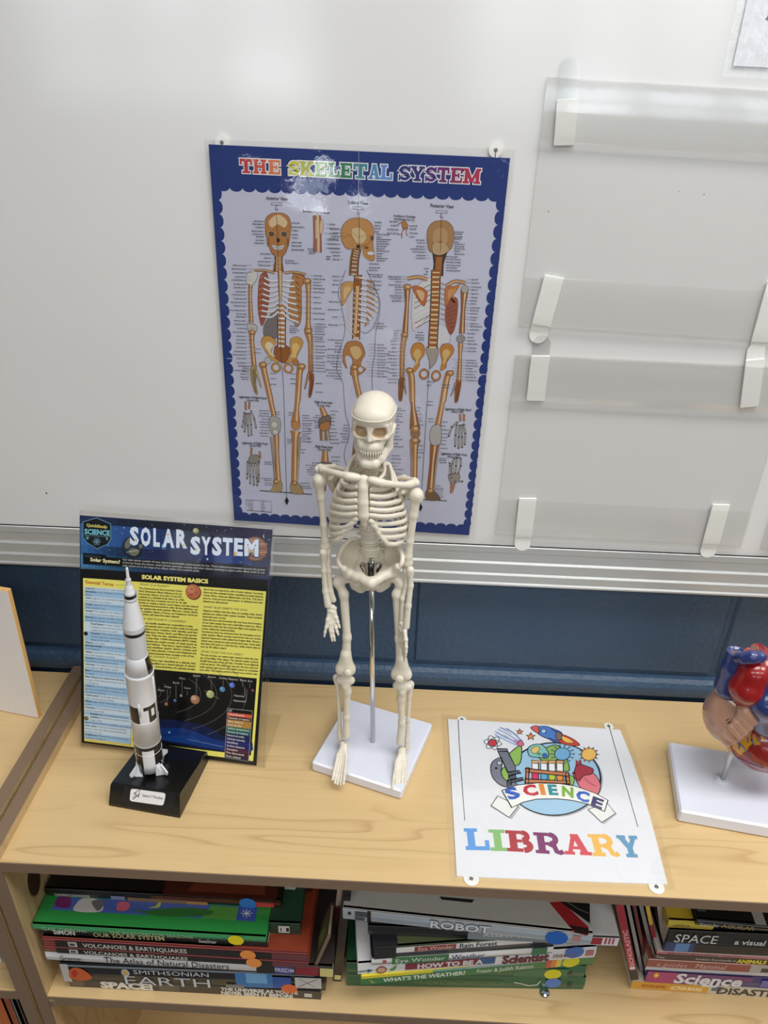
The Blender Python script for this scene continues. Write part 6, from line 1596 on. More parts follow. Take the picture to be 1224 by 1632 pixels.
# teeth
mb = MB()
for i in range(12):
    t = (i - 5.5) / 5.5
    x = 11.2 * math.sin(t * 1.15) / math.sin(1.15); y = -23.0 + 8.6 * (t * t) * .75
    mb.ell(sk_((x, y, 16.6 + .5 * t * t)), np.array((1.05 - .1 * abs(t), 1.1, 2.6)) * S_, 8, 7, M=RS)
mb.build('upper_teeth', BM, skull)
mn = Sdf(2.0)
for sx in (-1, 1):
    mn.cap((sx * 17.2, 3.5, 31), (sx * 15.4, 1.5, 15), 2.4, 3.4); mn.cap((sx * 16.6, -4.5, 27), (sx * 14.6, -4, 14), 1.8, 3.2); mn.cap((sx * 17, 0, 28), (sx * 15.2, -1, 14), 2.4, 3.4)
    mn.cap((sx * 15.2, 1, 14), (sx * 9.8, -13, 7.8), 4.0, 4.3); mn.cap((sx * 9.5, -13, 7.4), (sx * 4.4, -19.5, 5.0), 4.3, 4.5)
    mn.cap((sx * 13.6, -3, 15), (sx * 9.2, -15, 11.5), 3.0, 3.0)
mn.cap((-4.6, -19.5, 4.8), (4.6, -19.5, 4.8), 4.5); mn.cap((-8.5, -16.5, 10.6), (8.5, -16.5, 10.6), 2.4); mn.cap((-4, -19, 10.4), (4, -19, 10.4), 2.4); mn.ell((0, -21.0, 4.0), (4.6, 3.4, 3.6))
V, Q_ = mn.mesh(.72)
mb = MB().add(sk_(V), Q_.tolist(), smooth=True); jaw = mb.build('mandible', BM, sk)
mb = MB()
for i in range(12):
    t = (i - 5.5) / 5.5
    x = 10.4 * math.sin(t * 1.15) / math.sin(1.15); y = -21.8 + 8.4 * (t * t) * .75
    mb.ell(sk_((x, y, 12.6 + .5 * t * t)), np.array((.95, 1.1, 2.2)) * S_, 8, 7, M=RS)
mb.build('lower_teeth', BM, jaw)

# ---- spine
sp = [sk_((0, 6, 22)), k3(560, 640, .012), k3(545, 720, .020), k3(530, 850, .027), k3(525, 980, .029), k3(530, 1110, .022), k3(535, 1200, .014), k3(545, 1300, .011), k3(548, 1372, .014)]
path = spline(sp, 12)
al = np.concatenate([[0], np.cumsum([np.linalg.norm(path[i + 1] - path[i]) for i in range(len(path) - 1)])])
def on_path(d): return np.array([np.interp(d, al, [p[j] for p in path]) for j in range(3)])
nv_ = 22
dd = 0
for i in range(nv_):
    u = i / (nv_ - 1); d = al[-1] * (u ** 1.18)
    c = on_path(d); r_ = .0062 + .0048 * u
    tz = unit(on_path(min(d + .004, al[-1])) - on_path(max(d - .004, 0)))
    v = Sdf(.0012)
    hgt = .0021 + .0021 * u
    v.cap(c - tz * hgt * .55, c + tz * hgt * .55, r_ * .92)
    v.p.clear()
    for k in (-1, 1): v.ell(c + tz * hgt * k * .8, (r_, r_ * .82, .0016))
    v.ell(c, (r_ * .86, r_ * .72, hgt))
    v.cap(c + np.array([0, .004, 0]), c + np.array([0, .012, -.003]), .0022, .0015)
    if u > .25:
        for sx in (-1, 1): v.cap(c + np.array([sx * .004, .003, 0]), c + np.array([sx * (.0105 + .003 * u), .006, .0008]), .0019, .0014)
    mb = MB(); add_sdf(mb, v, .00095); mb.build('vertebra', BM, sk)

# ---- sternum
st = Sdf(.002)
a, b_ = k3(490, 765, -.022), k3(500, 1105, -.031)
st.chain([k3(460, 765, -.0225), k3(527, 778, -.0225)], .0042); st.chain([a, k3(488, 830, -.0265), k3(487, 950, -.030), k3(492, 1050, -.0315)], [.0060, .0048, .0052, .0056]); st.chain([k3(492, 1050, -.0315), k3(500, 1112, -.030), k3(510, 1150, -.026)], [.0055, .0032, .0018])
V, Q_ = st.mesh(.0009)
dy0 = YS - .028
V[:, 1] = dy0 + (V[:, 1] - dy0) * .75
mb = MB().add(V, Q_.tolist(), smooth=True); mb.build('sternum', BM, sk)

# ---- ribs: (front end, [costal bend], side silhouette) in the front view
RL = [((452, 775), None, (362, 690)), ((446, 818), None, (322, 770)), ((444, 878), None, (290, 838)), ((444, 928), None, (264, 888)), ((444, 980), None, (244, 940)), ((446, 1030), None, (233, 996)), ((448, 1068), (395, 1085), (230, 1050)), ((430, 1088), (345, 1140), (233, 1108)), ((400, 1125), (305, 1192), (238, 1160)), ((350, 1180), (272, 1248), (248, 1212))]
RR = [((538, 780), None, (655, 700)), ((540, 838), None, (722, 790)), ((538, 892), None, (756, 850)), ((538, 948), None, (782, 905)), ((536, 998), None, (803, 957)), ((534, 1042), None, (818, 1008)), ((534, 1082), (595, 1112), (827, 1062)), ((552, 1108), (618, 1162), (829, 1118)), ((585, 1150), (640, 1215), (822, 1172)), ((622, 1205), (690, 1272), (800, 1225))]
for side, tab_ in ((-1, RL), (1, RR)):
    for i, (fr, bend, lat) in enumerate(tab_):
        depth = (-.017 - .0016 * i) if i < 6 else -.0275 + .0014 * (i - 5)
        fdy = (-.0235, -.0262, -.028, -.0295, -.0305, -.0312, -.0315, -.031, -.0295, -.0275)[i]
        f_ = k3(*fr, fdy); L_ = k3(*lat, -.001 + (0.004 if i == 0 else 0))
        sx = k3(*fr, 0)[0]
        bk = on_path(al[-1] * ((5.2 + i * 1.02) / 21.) ** 1.18) + np.array([side * .006, .004, 0])
        wdt = abs(L_[0] - f_[0])
        pts = [f_]
        if bend is None:
            m1 = f_ * .60 + L_ * .40; m1[1] = f_[1] + .0035; m1[2] = f_[2] * .75 + L_[2] * .25 - .0006
            m2 = f_ * .22 + L_ * .78; m2[1] = f_[1] * .55 + L_[1] * .45; m2[2] = f_[2] * .42 + L_[2] * .58 - .0006
            pts += [m1, m2]
        else:
            B = k3(*bend, fdy + .0035); pts += [(f_ + B) / 2 + np.array([0, -.0012, 0]), B]
            m2 = B * .35 + L_ * .65; m2[1] = B[1] * .6 + L_[1] * .4; m2[2] = B[2] * .5 + L_[2] * .5 - .0012
            pts.append(m2)
        pts.append(L_)
        m3 = L_ * .55 + bk * .45; m3[1] = YS + .026; m3[2] = L_[2] * .4 + bk[2] * .6
        m3[0] = L_[0] - (L_[0] - bk[0]) * .30
        pts += [m3, bk * .8 + L_ * .2 + np.array([0, .006, 0]), bk]
        mb = MB().tube(spline(pts, 6), .0021 if i else .0019, 9, flat=1.28, flat_dir=(0, 0, 1))
        mb.build('rib', BM, sk)

# ---- shoulder girdle
def bone_sdf(nm, builder, step=.0009, k=.0025):
    q = Sdf(k); builder(q)
    g = {'humerus': .80, 'femur': .80, 'tibia': .76, 'radius': .84, 'ulna': .84, 'fibula': .86, 'hand': .92}.get(nm, 1.0)
    q.p = [(t[:3] + (tuple(v * g for v in t[3]),) + t[4:]) if t[0] == 'c' else (t[:2] + (t[2] * g,) + t[3:]) for t in q.p]
    mb = MB(); add_sdf(mb, q, step); return mb.build(nm, BM, sk)
bone_sdf('clavicle', lambda q: q.chain(spline([k3(448, 748, -.026), k3(360, 735, -.026), k3(270, 712, -.018), k3(190, 690, -.006), k3(155, 672, .0)], 4), [.0034] * 5 + [.0026] * 8 + [.0032] * 4))
bone_sdf('clavicle', lambda q: q.chain(spline([k3(545, 765, -.026), k3(640, 790, -.026), k3(730, 800, -.019), k3(830, 805, -.008), k3(890, 790, .0)], 4), [.0034] * 5 + [.0026] * 8 + [.0032] * 4))
def scap(sx, acro, cora, glen, top_in, low, mid_in):
    q = Sdf(.003)
    q.chain([acro, acro * .6 + top_in * .4 + np.array([0, .006, 0]), top_in], [.0030, .0024, .0018])
    q.chain([glen, cora + np.array([0, .004, .0]), cora], [.0036, .0028, .0026]); q.ell(glen, (.0050, .0050, .0062))
    q.chain([glen, low], [.0030, .0024]); q.chain([top_in, mid_in, low], [.0018, .0018, .0024]); q.cap(acro, acro + np.array([sx * .002, -.004, 0]), .0034)
    A, B, C_ = glen, top_in, low
    mb = MB(); add_sdf(mb, q, .0009)
    n_ = 8
    for off in (-.0009, .0009):
        vs, fs = [], []
        idx = {}
        for i in range(n_ + 1):
            for j in range(n_ + 1 - i):
                u, v = i / n_, j / n_
                p = A + (B - A) * u + (C_ - A) * v + np.array([0, .004 * (4 * u * v + u * (1 - u)) + off, 0]); idx[i, j] = len(vs); vs.append(p)
        for i in range(n_):
            for j in range(n_ - i):
                fs.append((idx[i, j], idx[i + 1, j], idx[i, j + 1]))
                if j < n_ - i - 1: fs.append((idx[i + 1, j], idx[i + 1, j + 1], idx[i, j + 1]))
        mb.add(vs, fs, smooth=True)
    mb.build('scapula', BM, sk)
scap(-1, k3(150, 668, .004), k3(228, 752, -.010), k3(200, 745, .006), k3(400, 700, .028), k3(300, 930, .030), k3(390, 800, .032))
scap(1, k3(893, 775, .004), k3(798, 862, -.010), k3(845, 850, .006), k3(690, 760, .028), k3(770, 1010, .030), k3(700, 880, .032))

# ---- arms
bone_sdf('humerus', lambda q: (q.ell(k3(152, 762, -.002), (.0086, .0086, .0092)), q.cap(k3(140, 770, -.004), k3(128, 800, -.003), .0068, .0056), q.chain([k3(140, 790, -.003), k3(155, 900, -.003), k3(178, 1120, -.004), k3(188, 1240, -.005)], [.0064, .0050, .0043, .0048]), q.cap(k3(176, 1290, -.006), k3(208, 1285, -.006), .0046, .0040), q.cap(k3(188, 1240, -.005), k3(190, 1290, -.006), .0048, .005)), k=.003)
bone_sdf('humerus', lambda q: (q.ell(k3(905, 882, -.002), (.0094, .0088, .0092)), q.cap(k3(915, 890, -.004), k3(925, 912, -.003), .0062, .0054), q.chain([k3(902, 920, -.003), k3(885, 1040, -.004), k3(858, 1250, -.006), k3(845, 1370, -.008)], [.0066, .0052, .0045, .0050]), q.cap(k3(825, 1425, -.009), k3(855, 1420, -.009), .0050, .0044), q.cap(k3(845, 1370, -.008), k3(838, 1420, -.009), .0048, .005)), k=.003)
bone_sdf('radius', lambda q: (q.chain([k3(176, 1340, -.010), k3(178, 1375, -.010)], [.0054, .0042]), q.chain([k3(178, 1360, -.010), k3(178, 1480, -.012), k3(190, 1640, -.014), k4(190, 195, -.017)], [.0036, .0034, .0036, .0050])))
bone_sdf('ulna', lambda q: (q.chain([k3(215, 1270, -.002), k3(208, 1340, -.006)], [.0050, .0046]), q.chain([k3(206, 1340, -.006), k3(218, 1480, -.009), k3(232, 1640, -.012), k4(228, 160, -.014)], [.0044, .0034, .0032, .0036])))
bone_sdf('radius', lambda q: (q.chain([k3(860, 1475, -.013), k3(858, 1505, -.013)], [.0050, .0044]), q.chain([k3(858, 1490, -.013), k3(862, 1600, -.015), k4(752, 200, -.020), k4(738, 345, -.024)], [.0038, .0036, .0038, .0046])))
bone_sdf('ulna', lambda q: (q.chain([k3(815, 1405, -.004), k3(830, 1480, -.009)], [.0046, .0046]), q.chain([k3(832, 1490, -.009), k3(828, 1600, -.012), k4(712, 150, -.016), k4(708, 298, -.019)], [.0042, .0032, .0030, .0036])))
def ray_bones(q, pts, r0, r1):
    n_ = len(pts)
    for i in range(n_ - 1):
        a, b_ = np.asarray(pts[i]), np.asarray(pts[i + 1])
        ra, rb_ = r0 + (r1 - r0) * i / (n_ - 1), r0 + (r1 - r0) * (i + 1) / (n_ - 1)
        m_ = (a + b_) / 2; q.chain([a, m_, b_], [ra, ra * .72, rb_])
def lhand(q):
    for x, y, dy, r_ in ((205, 212, -.017, .0032), (222, 208, -.016, .0030), (235, 218, -.016, .0028), (198, 232, -.018, .0030), (214, 238, -.018, .0030), (230, 238, -.017, .0028)): q.ell(k4(x, y, dy), r_)
    for pts in ([(198, 245, -.018), (186, 300, -.022), (176, 350, -.025), (168, 385, -.027), (163, 415, -.028)], [(206, 250, -.018), (197, 320, -.022), (206, 375, -.025), (212, 415, -.027), (218, 447, -.028)], [(216, 252, -.018), (212, 325, -.022), (222, 380, -.025), (230, 418, -.027), (236, 445, -.028)], [(228, 250, -.018), (232, 315, -.021), (244, 355, -.024), (254, 385, -.026), (261, 404, -.027)], [(234, 246, -.017), (246, 285, -.020), (256, 315, -.022), (265, 340, -.023), (270, 352, -.024)]): ray_bones(q, [k4(*p) for p in pts], .0029, .0013)
bone_sdf('hand', lhand, .00062, .0008)
def rhand(q):
    for x, y, dy, r_ in ((706, 322, -.021, .0032), (716, 340, -.022, .0032), (700, 350, -.021, .0030), (722, 362, -.023, .0032), (706, 372, -.022, .0030)): q.ell(k4(x, y, dy), r_)
    for pts in ([(706, 385, -.022), (706, 440, -.025), (712, 490, -.028), (717, 535, -.030), (720, 562, -.031)], [(714, 385, -.024), (718, 450, -.028), (724, 510, -.032), (726, 555, -.034), (724, 592, -.035)], [(722, 385, -.026), (728, 450, -.031), (733, 505, -.035), (733, 545, -.037), (728, 580, -.038)], [(728, 380, -.028), (736, 440, -.034), (738, 490, -.038), (737, 525, -.040), (733, 555, -.041)], [(704, 380, -.020), (698, 410, -.020), (702, 440, -.021), (708, 468, -.022)]): ray_bones(q, [k4(*p) for p in pts], .0030, .0013)
bone_sdf('hand', rhand, .00062, .0008)

# ---- pelvis
pv = MB()
def wing(crest, brim, bulge):
    c = spline(crest, 6); b2 = spline(brim, 6)
    n_ = 26; m_ = 10
    cc = [c[int(round(i * (len(c) - 1) / n_))] for i in range(n_ + 1)]; bb = [b2[int(round(i * (len(b2) - 1) / n_))] for i in range(n_ + 1)]
    for off in (0, .0024):
        vs = []
        for i in range(n_ + 1):
            for j in range(m_ + 1):
                v = j / m_; p = cc[i] * (1 - v) + bb[i] * v
                p = p + bulge * 4 * v * (1 - v) * math.sin(math.pi * min(1, (i + .5) / n_)) + np.array([0, off, 0]); vs.append(p)
        pv.add(vs, [(i * (m_ + 1) + j, i * (m_ + 1) + j + 1, (i + 1) * (m_ + 1) + j + 1, (i + 1) * (m_ + 1) + j) for i in range(n_) for j in range(m_)], smooth=True)
    pv.tube([p + np.array([0, .0012, 0]) for p in c], .0026, 9)
    pv.tube([p + np.array([0, .0012, 0]) for p in b2], .0030, 9)
Ls = [(495, 1290, .020), (450, 1246, .018), (400, 1238, .013), (345, 1278, .004), (302, 1350, -.006), (290, 1410, -.014), (312, 1455, -.018), (352, 1480, -.016)]
Lb = [(515, 1372, .020), (480, 1398, .014), (450, 1425, .008), (441, 1450, .002), (440, 1475, -.004), (425, 1490, -.008), (400, 1500, -.011), (375, 1505, -.012)]
Rs = [(598, 1300, .020), (650, 1272, .018), (700, 1268, .013), (752, 1290, .004), (790, 1345, -.006), (798, 1395, -.014), (785, 1440, -.018), (745, 1470, -.016)]
Rb = [(590, 1376, .020), (620, 1398, .014), (648, 1420, .008), (662, 1445, .002), (664, 1470, -.004), (680, 1485, -.008), (700, 1492, -.011), (722, 1496, -.012)]
wing([k3(*p) for p in Ls], [k3(*p) for p in Lb], np.array([-.003, .010, -.002])); wing([k3(*p) for p in Rs], [k3(*p) for p in Rb], np.array([.003, .010, -.002]))
q = Sdf(.004)
q.chain([k3(370, 1500, -.010), k3(440, 1530, -.016), k3(500, 1558, -.022), k3(548, 1578, -.025), k3(600, 1552, -.022), k3(655, 1518, -.016), k3(720, 1490, -.010)], [.0060, .0046, .0042, .0052, .0042, .0046, .0060])
q.chain([k3(440, 1450, .002), k3(448, 1490, -.006), k3(480, 1530, -.016)], [.0034, .0036, .0040]); q.chain([k3(662, 1445, .002), k3(655, 1480, -.006), k3(620, 1524, -.016)], [.0034, .0036, .0040])
q.chain([k3(395, 1520, -.004), k3(430, 1590, .002), k3(470, 1612, -.002), k3(520, 1604, -.014), k3(546, 1586, -.022)], [.0064, .0056, .0054, .0038, .0036])
q.chain([k3(700, 1515, -.004), k3(660, 1580, .002), k3(620, 1606, -.002), k3(575, 1600, -.014), k3(550, 1586, -.022)], [.0064, .0056, .0054, .0038, .0036])
q.chain([k3(335, 1465, -.016), k3(372, 1510, -.008)], [.0040, .0060]); q.chain([k3(762, 1450, -.016), k3(718, 1500, -.008)], [.0040, .0060])
for pts in ([(505, 1340, .018), (480, 1375, .018), (462, 1410, .014)], [(592, 1345, .018), (620, 1376, .018), (640, 1405, .014)]): q.chain([k3(*p) for p in pts], [.0062, .0050, .0038])
q.chain([k3(548, 1350, .018), k3(548, 1420, .028), k3(548, 1500, .034), k3(548, 1560, .030)], [.0110, .0086, .0060, .0032])
q.cap(k3(520, 1352, .018), k3(578, 1354, .018), .0074)
add_sdf(pv, q, .0011); pv.build('pelvis', BM, sk)

# ---- legs
def femur(q, head, neck, troch, p1, p2, knee, kw):
    q.ell(head, .0080); q.chain([head, neck, troch], [.0066, .0050, .0062]); q.chain([troch, p1, p2, knee], [.0064, .0060, .0056, .0074])
    q.cap(knee + np.array([-kw, -.001, -.003]), knee + np.array([kw, -.001, -.003]), .0078, .0078); q.cap(troch, troch + np.array([0, .001, .004]), .0060, .0046)
    for sx in (-1, 1): q.cap(knee + np.array([0, 0, .018]), knee + np.array([sx * kw * .8, 0, .001]), .0056, .0074)
bone_sdf('femur', lambda q: femur(q, k3(385, 1525, -.004), k3(340, 1545, -.006), k3(292, 1570, -.006), k4(300, 120, -.008), k4(322, 420, -.014), k4(312, 632, -.018), .0052), .0011, .004)
bone_sdf('femur', lambda q: femur(q, k3(705, 1520, -.004), k3(745, 1545, -.006), k3(788, 1580, -.006), k4(672, 120, -.010), k4(690, 430, -.016), k4(705, 668, -.020), .0056), .0011, .004)
bone_sdf('patella', lambda q: q.ell(k4(328, 672, -.0295), (.0050, .0034, .0050)), .0007)
bone_sdf('patella', lambda q: q.ell(k4(690, 716, -.0320), (.0050, .0034, .0052)), .0007)
def tibia(q, top, w_, p1, p2, bot):
    q.cap(top + np.array([-w_, 0, 0]), top + np.array([w_, 0, 0]), .0066, .0066); q.chain([top, p1, p2, bot], [.0072, .0060, .0048, .0062]); q.cap(top + np.array([0, -.005, -.006]), p1, .0040, .0040)
bone_sdf('tibia', lambda q: tibia(q, k4(310, 722, -.016), .0062, k4(322, 800, -.017), k4(318, 980, -.018), k4(318, 1108, -.018)), .0011, .004)
bone_sdf('tibia', lambda q: tibia(q, k4(712, 762, -.018), .0064, k4(702, 850, -.019), k4(706, 1020, -.020), k4(694, 1156, -.021)), .0011, .004)
bone_sdf('fibula', lambda q: q.chain([k4(248, 705, -.011), k4(258, 780, -.012), k4(268, 950, -.013), k4(270, 1090, -.014), k4(274, 1148, -.015)], [.0052, .0030, .0028, .0032, .0042]))
bone_sdf('fibula', lambda q: q.chain([k4(768, 752, -.013), k4(762, 830, -.014), k4(752, 1000, -.015), k4(745, 1140, -.016), k4(744, 1195, -.017)], [.0052, .0030, .0028, .0032, .0042]))
def foot(q, ank, toes, heel):
    q.ell(ank, (.0052, .0056, .0050)); q.cap(ank + np.array([0, .004, -.003]), heel, .0050, .0056)
    n_ = len(toes)
    for i, tpt in enumerate(toes):
        base = ank * .70 + tpt * .30; base[0] += (i - (n_ - 1) / 2) * .0016
        q.ell(base, (.0025, .0032, .0025), k=.0008); q.cap(ank + np.array([(i - 2) * .0008, -.003, -.001]), base, .0034, .0022, k=.0012)
        b_ = base * .42 + tpt * .58; m_ = b_ * .40 + tpt * .60
        q.chain([base, (base + b_) / 2, b_], [.0025, .00175, .0024], k=.0004)
        q.chain([b_, (b_ + m_) / 2, m_], [.0023, .0017, .0020], k=.0004); q.chain([m_, (m_ + tpt) / 2, tpt], [.0019, .0014, .0016], k=.0004)
lt = [k4(x, y, dy) for x, y, dy in ((219, 1422, -.060), (236, 1444, -.063), (255, 1452, -.064), (276, 1455, -.065), (298, 1450, -.066))]
bone_sdf('foot', lambda q: foot(q, k4(300, 1180, -.022), lt, k4(302, 1190, -.002)), .00062, .0012)
rt_ = [k4(x, y, dy) for x, y, dy in ((640, 1480, -.068), (662, 1494, -.068), (682, 1494, -.067), (705, 1480, -.065), (730, 1462, -.062))]
bone_sdf('foot', lambda q: foot(q, k4(708, 1222, -.025), rt_, k4(710, 1225, -.004)), .00062, .0012)
for p in ((298, 1142), (710, 1190)):
    c = k4(*p, -.019); MB().tube([c + np.array([-.005, -.002, 0]), c + np.array([-.002, -.004, -.003]), c + np.array([.003, -.004, -.001]), c + np.array([.005, -.001, .002])], .0007, 7).build('ankle_spring', 'chrome', sk)

# ================================================================ books
class Book:
    """a book lying flat at height z0, given by the four corners of its spine face (photo points tl, tr, br, bl)"""
    top_z = 0.0
    def __init__(s, label, quad, z0, depth, spine, top=None, hard=True, skew=0.0, group=None, name='book', pages=True, h=None, stack=True):
        if z0 is None: z0 = Book.top_z + .0003
        bl, br = at_z(*quad[3], z0), at_z(*quad[2], z0)
        hh = h or (at_y(*quad[0], bl[1])[2] - z0 + at_y(*quad[1], br[1])[2] - z0) / 2
        tl, tr = bl + np.array([0, 0, hh]), br + np.array([0, 0, hh])
        if stack: Book.top_z = z0 + hh
        s.q = [tl, tr, br, bl]
        s.t = thing(name, label, 'book', (bl + br) / 2, group)
        ex = unit((br - bl) + (tr - tl)); s.w = (np.linalg.norm(br - bl) + np.linalg.norm(tr - tl)) / 2
        s.h = (np.linalg.norm(tl - bl) + np.linalg.norm(tr - br)) / 2
        ez = unit((tl - bl) + (tr - br)); ez = unit(ez - ex * (ez @ ex))
        ed = unit(np.cross(ez, ex)); ed = unit(ed + ex * skew); s.d = depth
        o = (bl + br) / 2 * .5 + (tl + tr) / 2 * .5 - ex * s.w / 2 - ez * s.h / 2
        s.o, s.ex, s.ez, s.ed = o, ex, ez, ed
        top = top or spine
        tk = .0020 if hard else .0006
        tk = min(tk, s.h * .3)
        mb = MB(); P = (o, ex, ed, ez)
        if s.h > .007 and hard:
            mb.fbox(*P, 0, s.w, 0, depth, 0, tk, top, ch=.0004); mb.fbox(*P, 0, s.w, 0, depth, s.h - tk, s.h, top, ch=.0004)
            prof = [(tk * .2, 0), (0, s.h * .12), (-.0012, s.h * .5), (0, s.h * .88), (tk * .2, s.h), (tk + .001, s.h), (tk + .001, 0)]
            pr = [[o + ex * a + ed * y + ez * z for y, z in prof] for a in (0.0, s.w)]
            mb.prism(pr[0], pr[1], spine); s.bow = .0013
        else:
            mb.fbox(*P, 0, s.w, 0, depth, 0, tk, top); mb.fbox(*P, 0, s.w, 0, depth, s.h - tk, s.h, top); mb.fbox(*P, 0, s.w, 0, .0012, tk * .5, s.h - tk * .5, spine); s.bow = .0
        s.sp = Sheet(o - ed * (s.bow), ex, ez, unit(np.cross(ex, ez)), mb, lift=1.2e-4, dz=4e-5)
        s.tp = Sheet(o + ez * s.h, ex, unit(ed - ex * (ed @ ex)), ez, mb, lift=1.2e-4, dz=4e-5)
        s.mb = mb
        ins = .003 if hard else .0006
        if pages and s.h > 2.5 * tk:
            MB().fbox(*P, ins, s.w - ins, .0016, depth - ins, tk, s.h - tk, (226, 218, 200)).build('page_block', 'page_block', s.t)
    def f(s, u0, u1, v0, v1, col, l=0):
        w, h = s.w, s.h
        s.sp.poly([(u0 * w, v0 * h), (u1 * w, v0 * h), (u1 * w, v1 * h), (u0 * w, v1 * h)], col, l); return s
    def tx(s, st, u0, u1, v0, v1, col, l=3, bold=.02, ital=0):
        s.sp.text(st, u0 * s.w, v0 * s.h, (v1 - v0) * s.h, (u1 - u0) * s.w, col, l, bold, ital); return s
    def t_(s, pts, col, l=0, sm=False):
        ab = [(u * s.w, v * s.d) for u, v in pts]
        s.tp.poly(spline(ab, 5, True) if sm else ab, col, l); return s
    def done(s):
        s.cov = s.mb.build('cover', 'book_cover', s.t)
        return s
    def dot(s, u, v, r_, col, lab):
        q = Sheet(s.sp.o - s.sp.ea * 0, s.sp.ea, s.sp.eb, s.sp.n, MB(), lift=3.2e-4)
        q.ell((u * s.w, v * s.h), r_, r_ * 1.0, col, 0, 24)
        o = q.mb.build('dot_sticker', 'print_matte', s.t); o['label'] = lab; return s
SILV, CRM = (206, 208, 212), (214, 206, 190)
G1, G2, G3 = 'books in the left stack on the shelf', 'books in the middle stack on the shelf', 'books in the right stack on the shelf'
# ---- left stack, bottom upwards
b = Book('black space book with white capitals at the very bottom of the left stack', [(107, 1561), (512, 1579), (511.5, 1593), (112, 1572)], SHZ + .0002, .21, (44, 42, 44), hard=False, group=G1)
b.f(0, .06, .1, .95, (96, 80, 66)).f(.36, .44, 0, .9, (86, 78, 70)).tx('SPACE!', .125, .335, .12, .86, (232, 228, 218), bold=.06)
b.tx('THE UNIVERSE AS YOU\'VE', .605, .91, .53, .92, (222, 220, 214), bold=.05).tx('NEVER SEEN IT BEFORE', .605, .89, .06, .46, (222, 220, 214), bold=.05).f(.935, .965, .25, .7, (200, 200, 196), 2).done()
b = Book('thick black earth encyclopedia with silver capitals, second from the bottom of the left stack', [(99, 1531), (523, 1555), (519, 1579), (104, 1562)], None, .235, (16, 20, 28), group=G1)
b.f(0, .96, .86, .98, (120, 128, 138), 0).f(0, .03, 0, 1, (190, 188, 182), 1)
b.sp.smooth([(110, 1548), (118, 1542), (132, 1545), (146, 1556), (140, 1562), (114, 1560)], (206, 92, 36), 2); b.sp.smooth([(114, 1550), (120, 1545), (124, 1552), (118, 1558)], (182, 40, 40), 3)
b.tx('SMITHSONIAN', .275, .56, .60, .83, (206, 210, 216), bold=.0).tx('EARTH', .235, .56, -.02, .48, (206, 210, 216), bold=-.005)
b.sp.pell(200, 1550, 6.4, 5.6, (190, 196, 204), 3); b.sp.pell(200, 1550, 4, 3.6, (206, 166, 60), 4)
b.f(.66, .80, .1, .9, (52, 116, 180), 1).f(.70, .78, .35, .9, (110, 170, 216), 2).f(.80, .87, .1, .75, (36, 82, 160), 1).f(.62, .69, .02, .22, (128, 128, 124), 3).f(.885, .985, .18, .78, (202, 200, 196), 2)
b.sp.strk([(.90 * b.w, .25 * b.h), (.935 * b.w, .5 * b.h), (.97 * b.w, .7 * b.h)], .0012, (150, 40, 40), 3); b.sp.strk([(.90 * b.w, .7 * b.h), (.93 * b.w, .5 * b.h), (.96 * b.w, .25 * b.h)], .0008, (60, 60, 60), 3)
b.done().dot(.862, .10, .0098, (226, 112, 56), 'orange round sticker')
b = Book('pale grey atlas of natural disasters under the two volcano books', [(73.5, 1515), (532, 1541), (531, 1556), (76, 1530.5)], None, .26, (214, 214, 216), (58, 50, 48), hard=True, group=G1)
b.f(.735, 1.0, 0.05, 1, (18, 18, 22), 0).f(.87, .95, .1, 1, (140, 24, 44), 1).f(.955, 1.0, .05, .9, (220, 206, 130), 1).f(.80, .86, .1, .9, (58, 70, 150), 1)
b.tx('Groman', .05, .125, .26, .70, (60, 60, 64), bold=0).tx('The Atlas of Natural Disasters', .205, .64, .26, .82, (40, 40, 46), bold=0).tx('FRIEDM', .80, .865, .3, .7, (210, 206, 220)).done()
ATOP = Book.top_z
for (q, lb, c2) in (([(71, 1506), (491.5, 1530), (492, 1541.5), (73, 1515.5)], 'lower of the two dark red volcanoes and earthquakes books in the left stack', 0), ([(70, 1493), (490, 1516), (491, 1530), (71.5, 1505.5)], 'upper of the two dark red volcanoes and earthquakes books in the left stack', 1)):
    b = Book(lb, q, None, .25, (128, 46, 50), (150, 66, 48), group=G1)
    b.f(.045, .865, .0, .72, (14, 15, 18), 0).f(.865, 1, 0, .72, (110, 52, 60), 0).f(0, 1, .80, .92, (172, 92, 92), 0).f(.095, .128, .1, .66, (196, 194, 190), 2).f(.10, .12, .2, .5, (70, 66, 66), 3)
    b.tx('VOLCANOES & EARTHQUAKES', .15, .545, .12, .60, (206, 200, 190), bold=.02)
    if c2:
        for pts, c in (([(.72, .0), (1, .0), (1, .5), (.78, .5)], (140, 58, 36)), ([(.80, .05), (.95, .1), (.93, .3), (.84, .28)], (190, 92, 50)), ([(.9, .25), (.99, .3), (.98, .5), (.88, .45)], (90, 34, 30))): b.t_(pts, c, 0 if c[0] != 190 else 1)
    b.done().dot(.775 + .02 * (1 - c2), .34, .0092, (240, 150, 70), 'orange round sticker')
VTOP = Book.top_z
b = Book('thin black solar system book with yellow capitals, under the green seasons book', [(60, 1480), (428, 1501), (427, 1510), (63, 1488)], None, .24, (16, 17, 20), hard=False, group=G1)
b.tx('SIMON', .065, .16, .15, .92, (226, 224, 216), bold=.03).tx('OUR SOLAR SYSTEM', .24, .55, .12, .90, (206, 196, 140), bold=.01).tx('SeaStar', .70, .78, .2, .8, (190, 190, 190)).tx('NY', .86, .89, .2, .8, (190, 190, 190)).done()
b = Book('green seasons picture book with tulips on its cover, near the top of the left stack', [(53, 1472), (425.5, 1494.5), (424.5, 1502), (53.5, 1481)], None, .235, (58, 140, 92), (44, 142, 66), hard=True, group=G1)
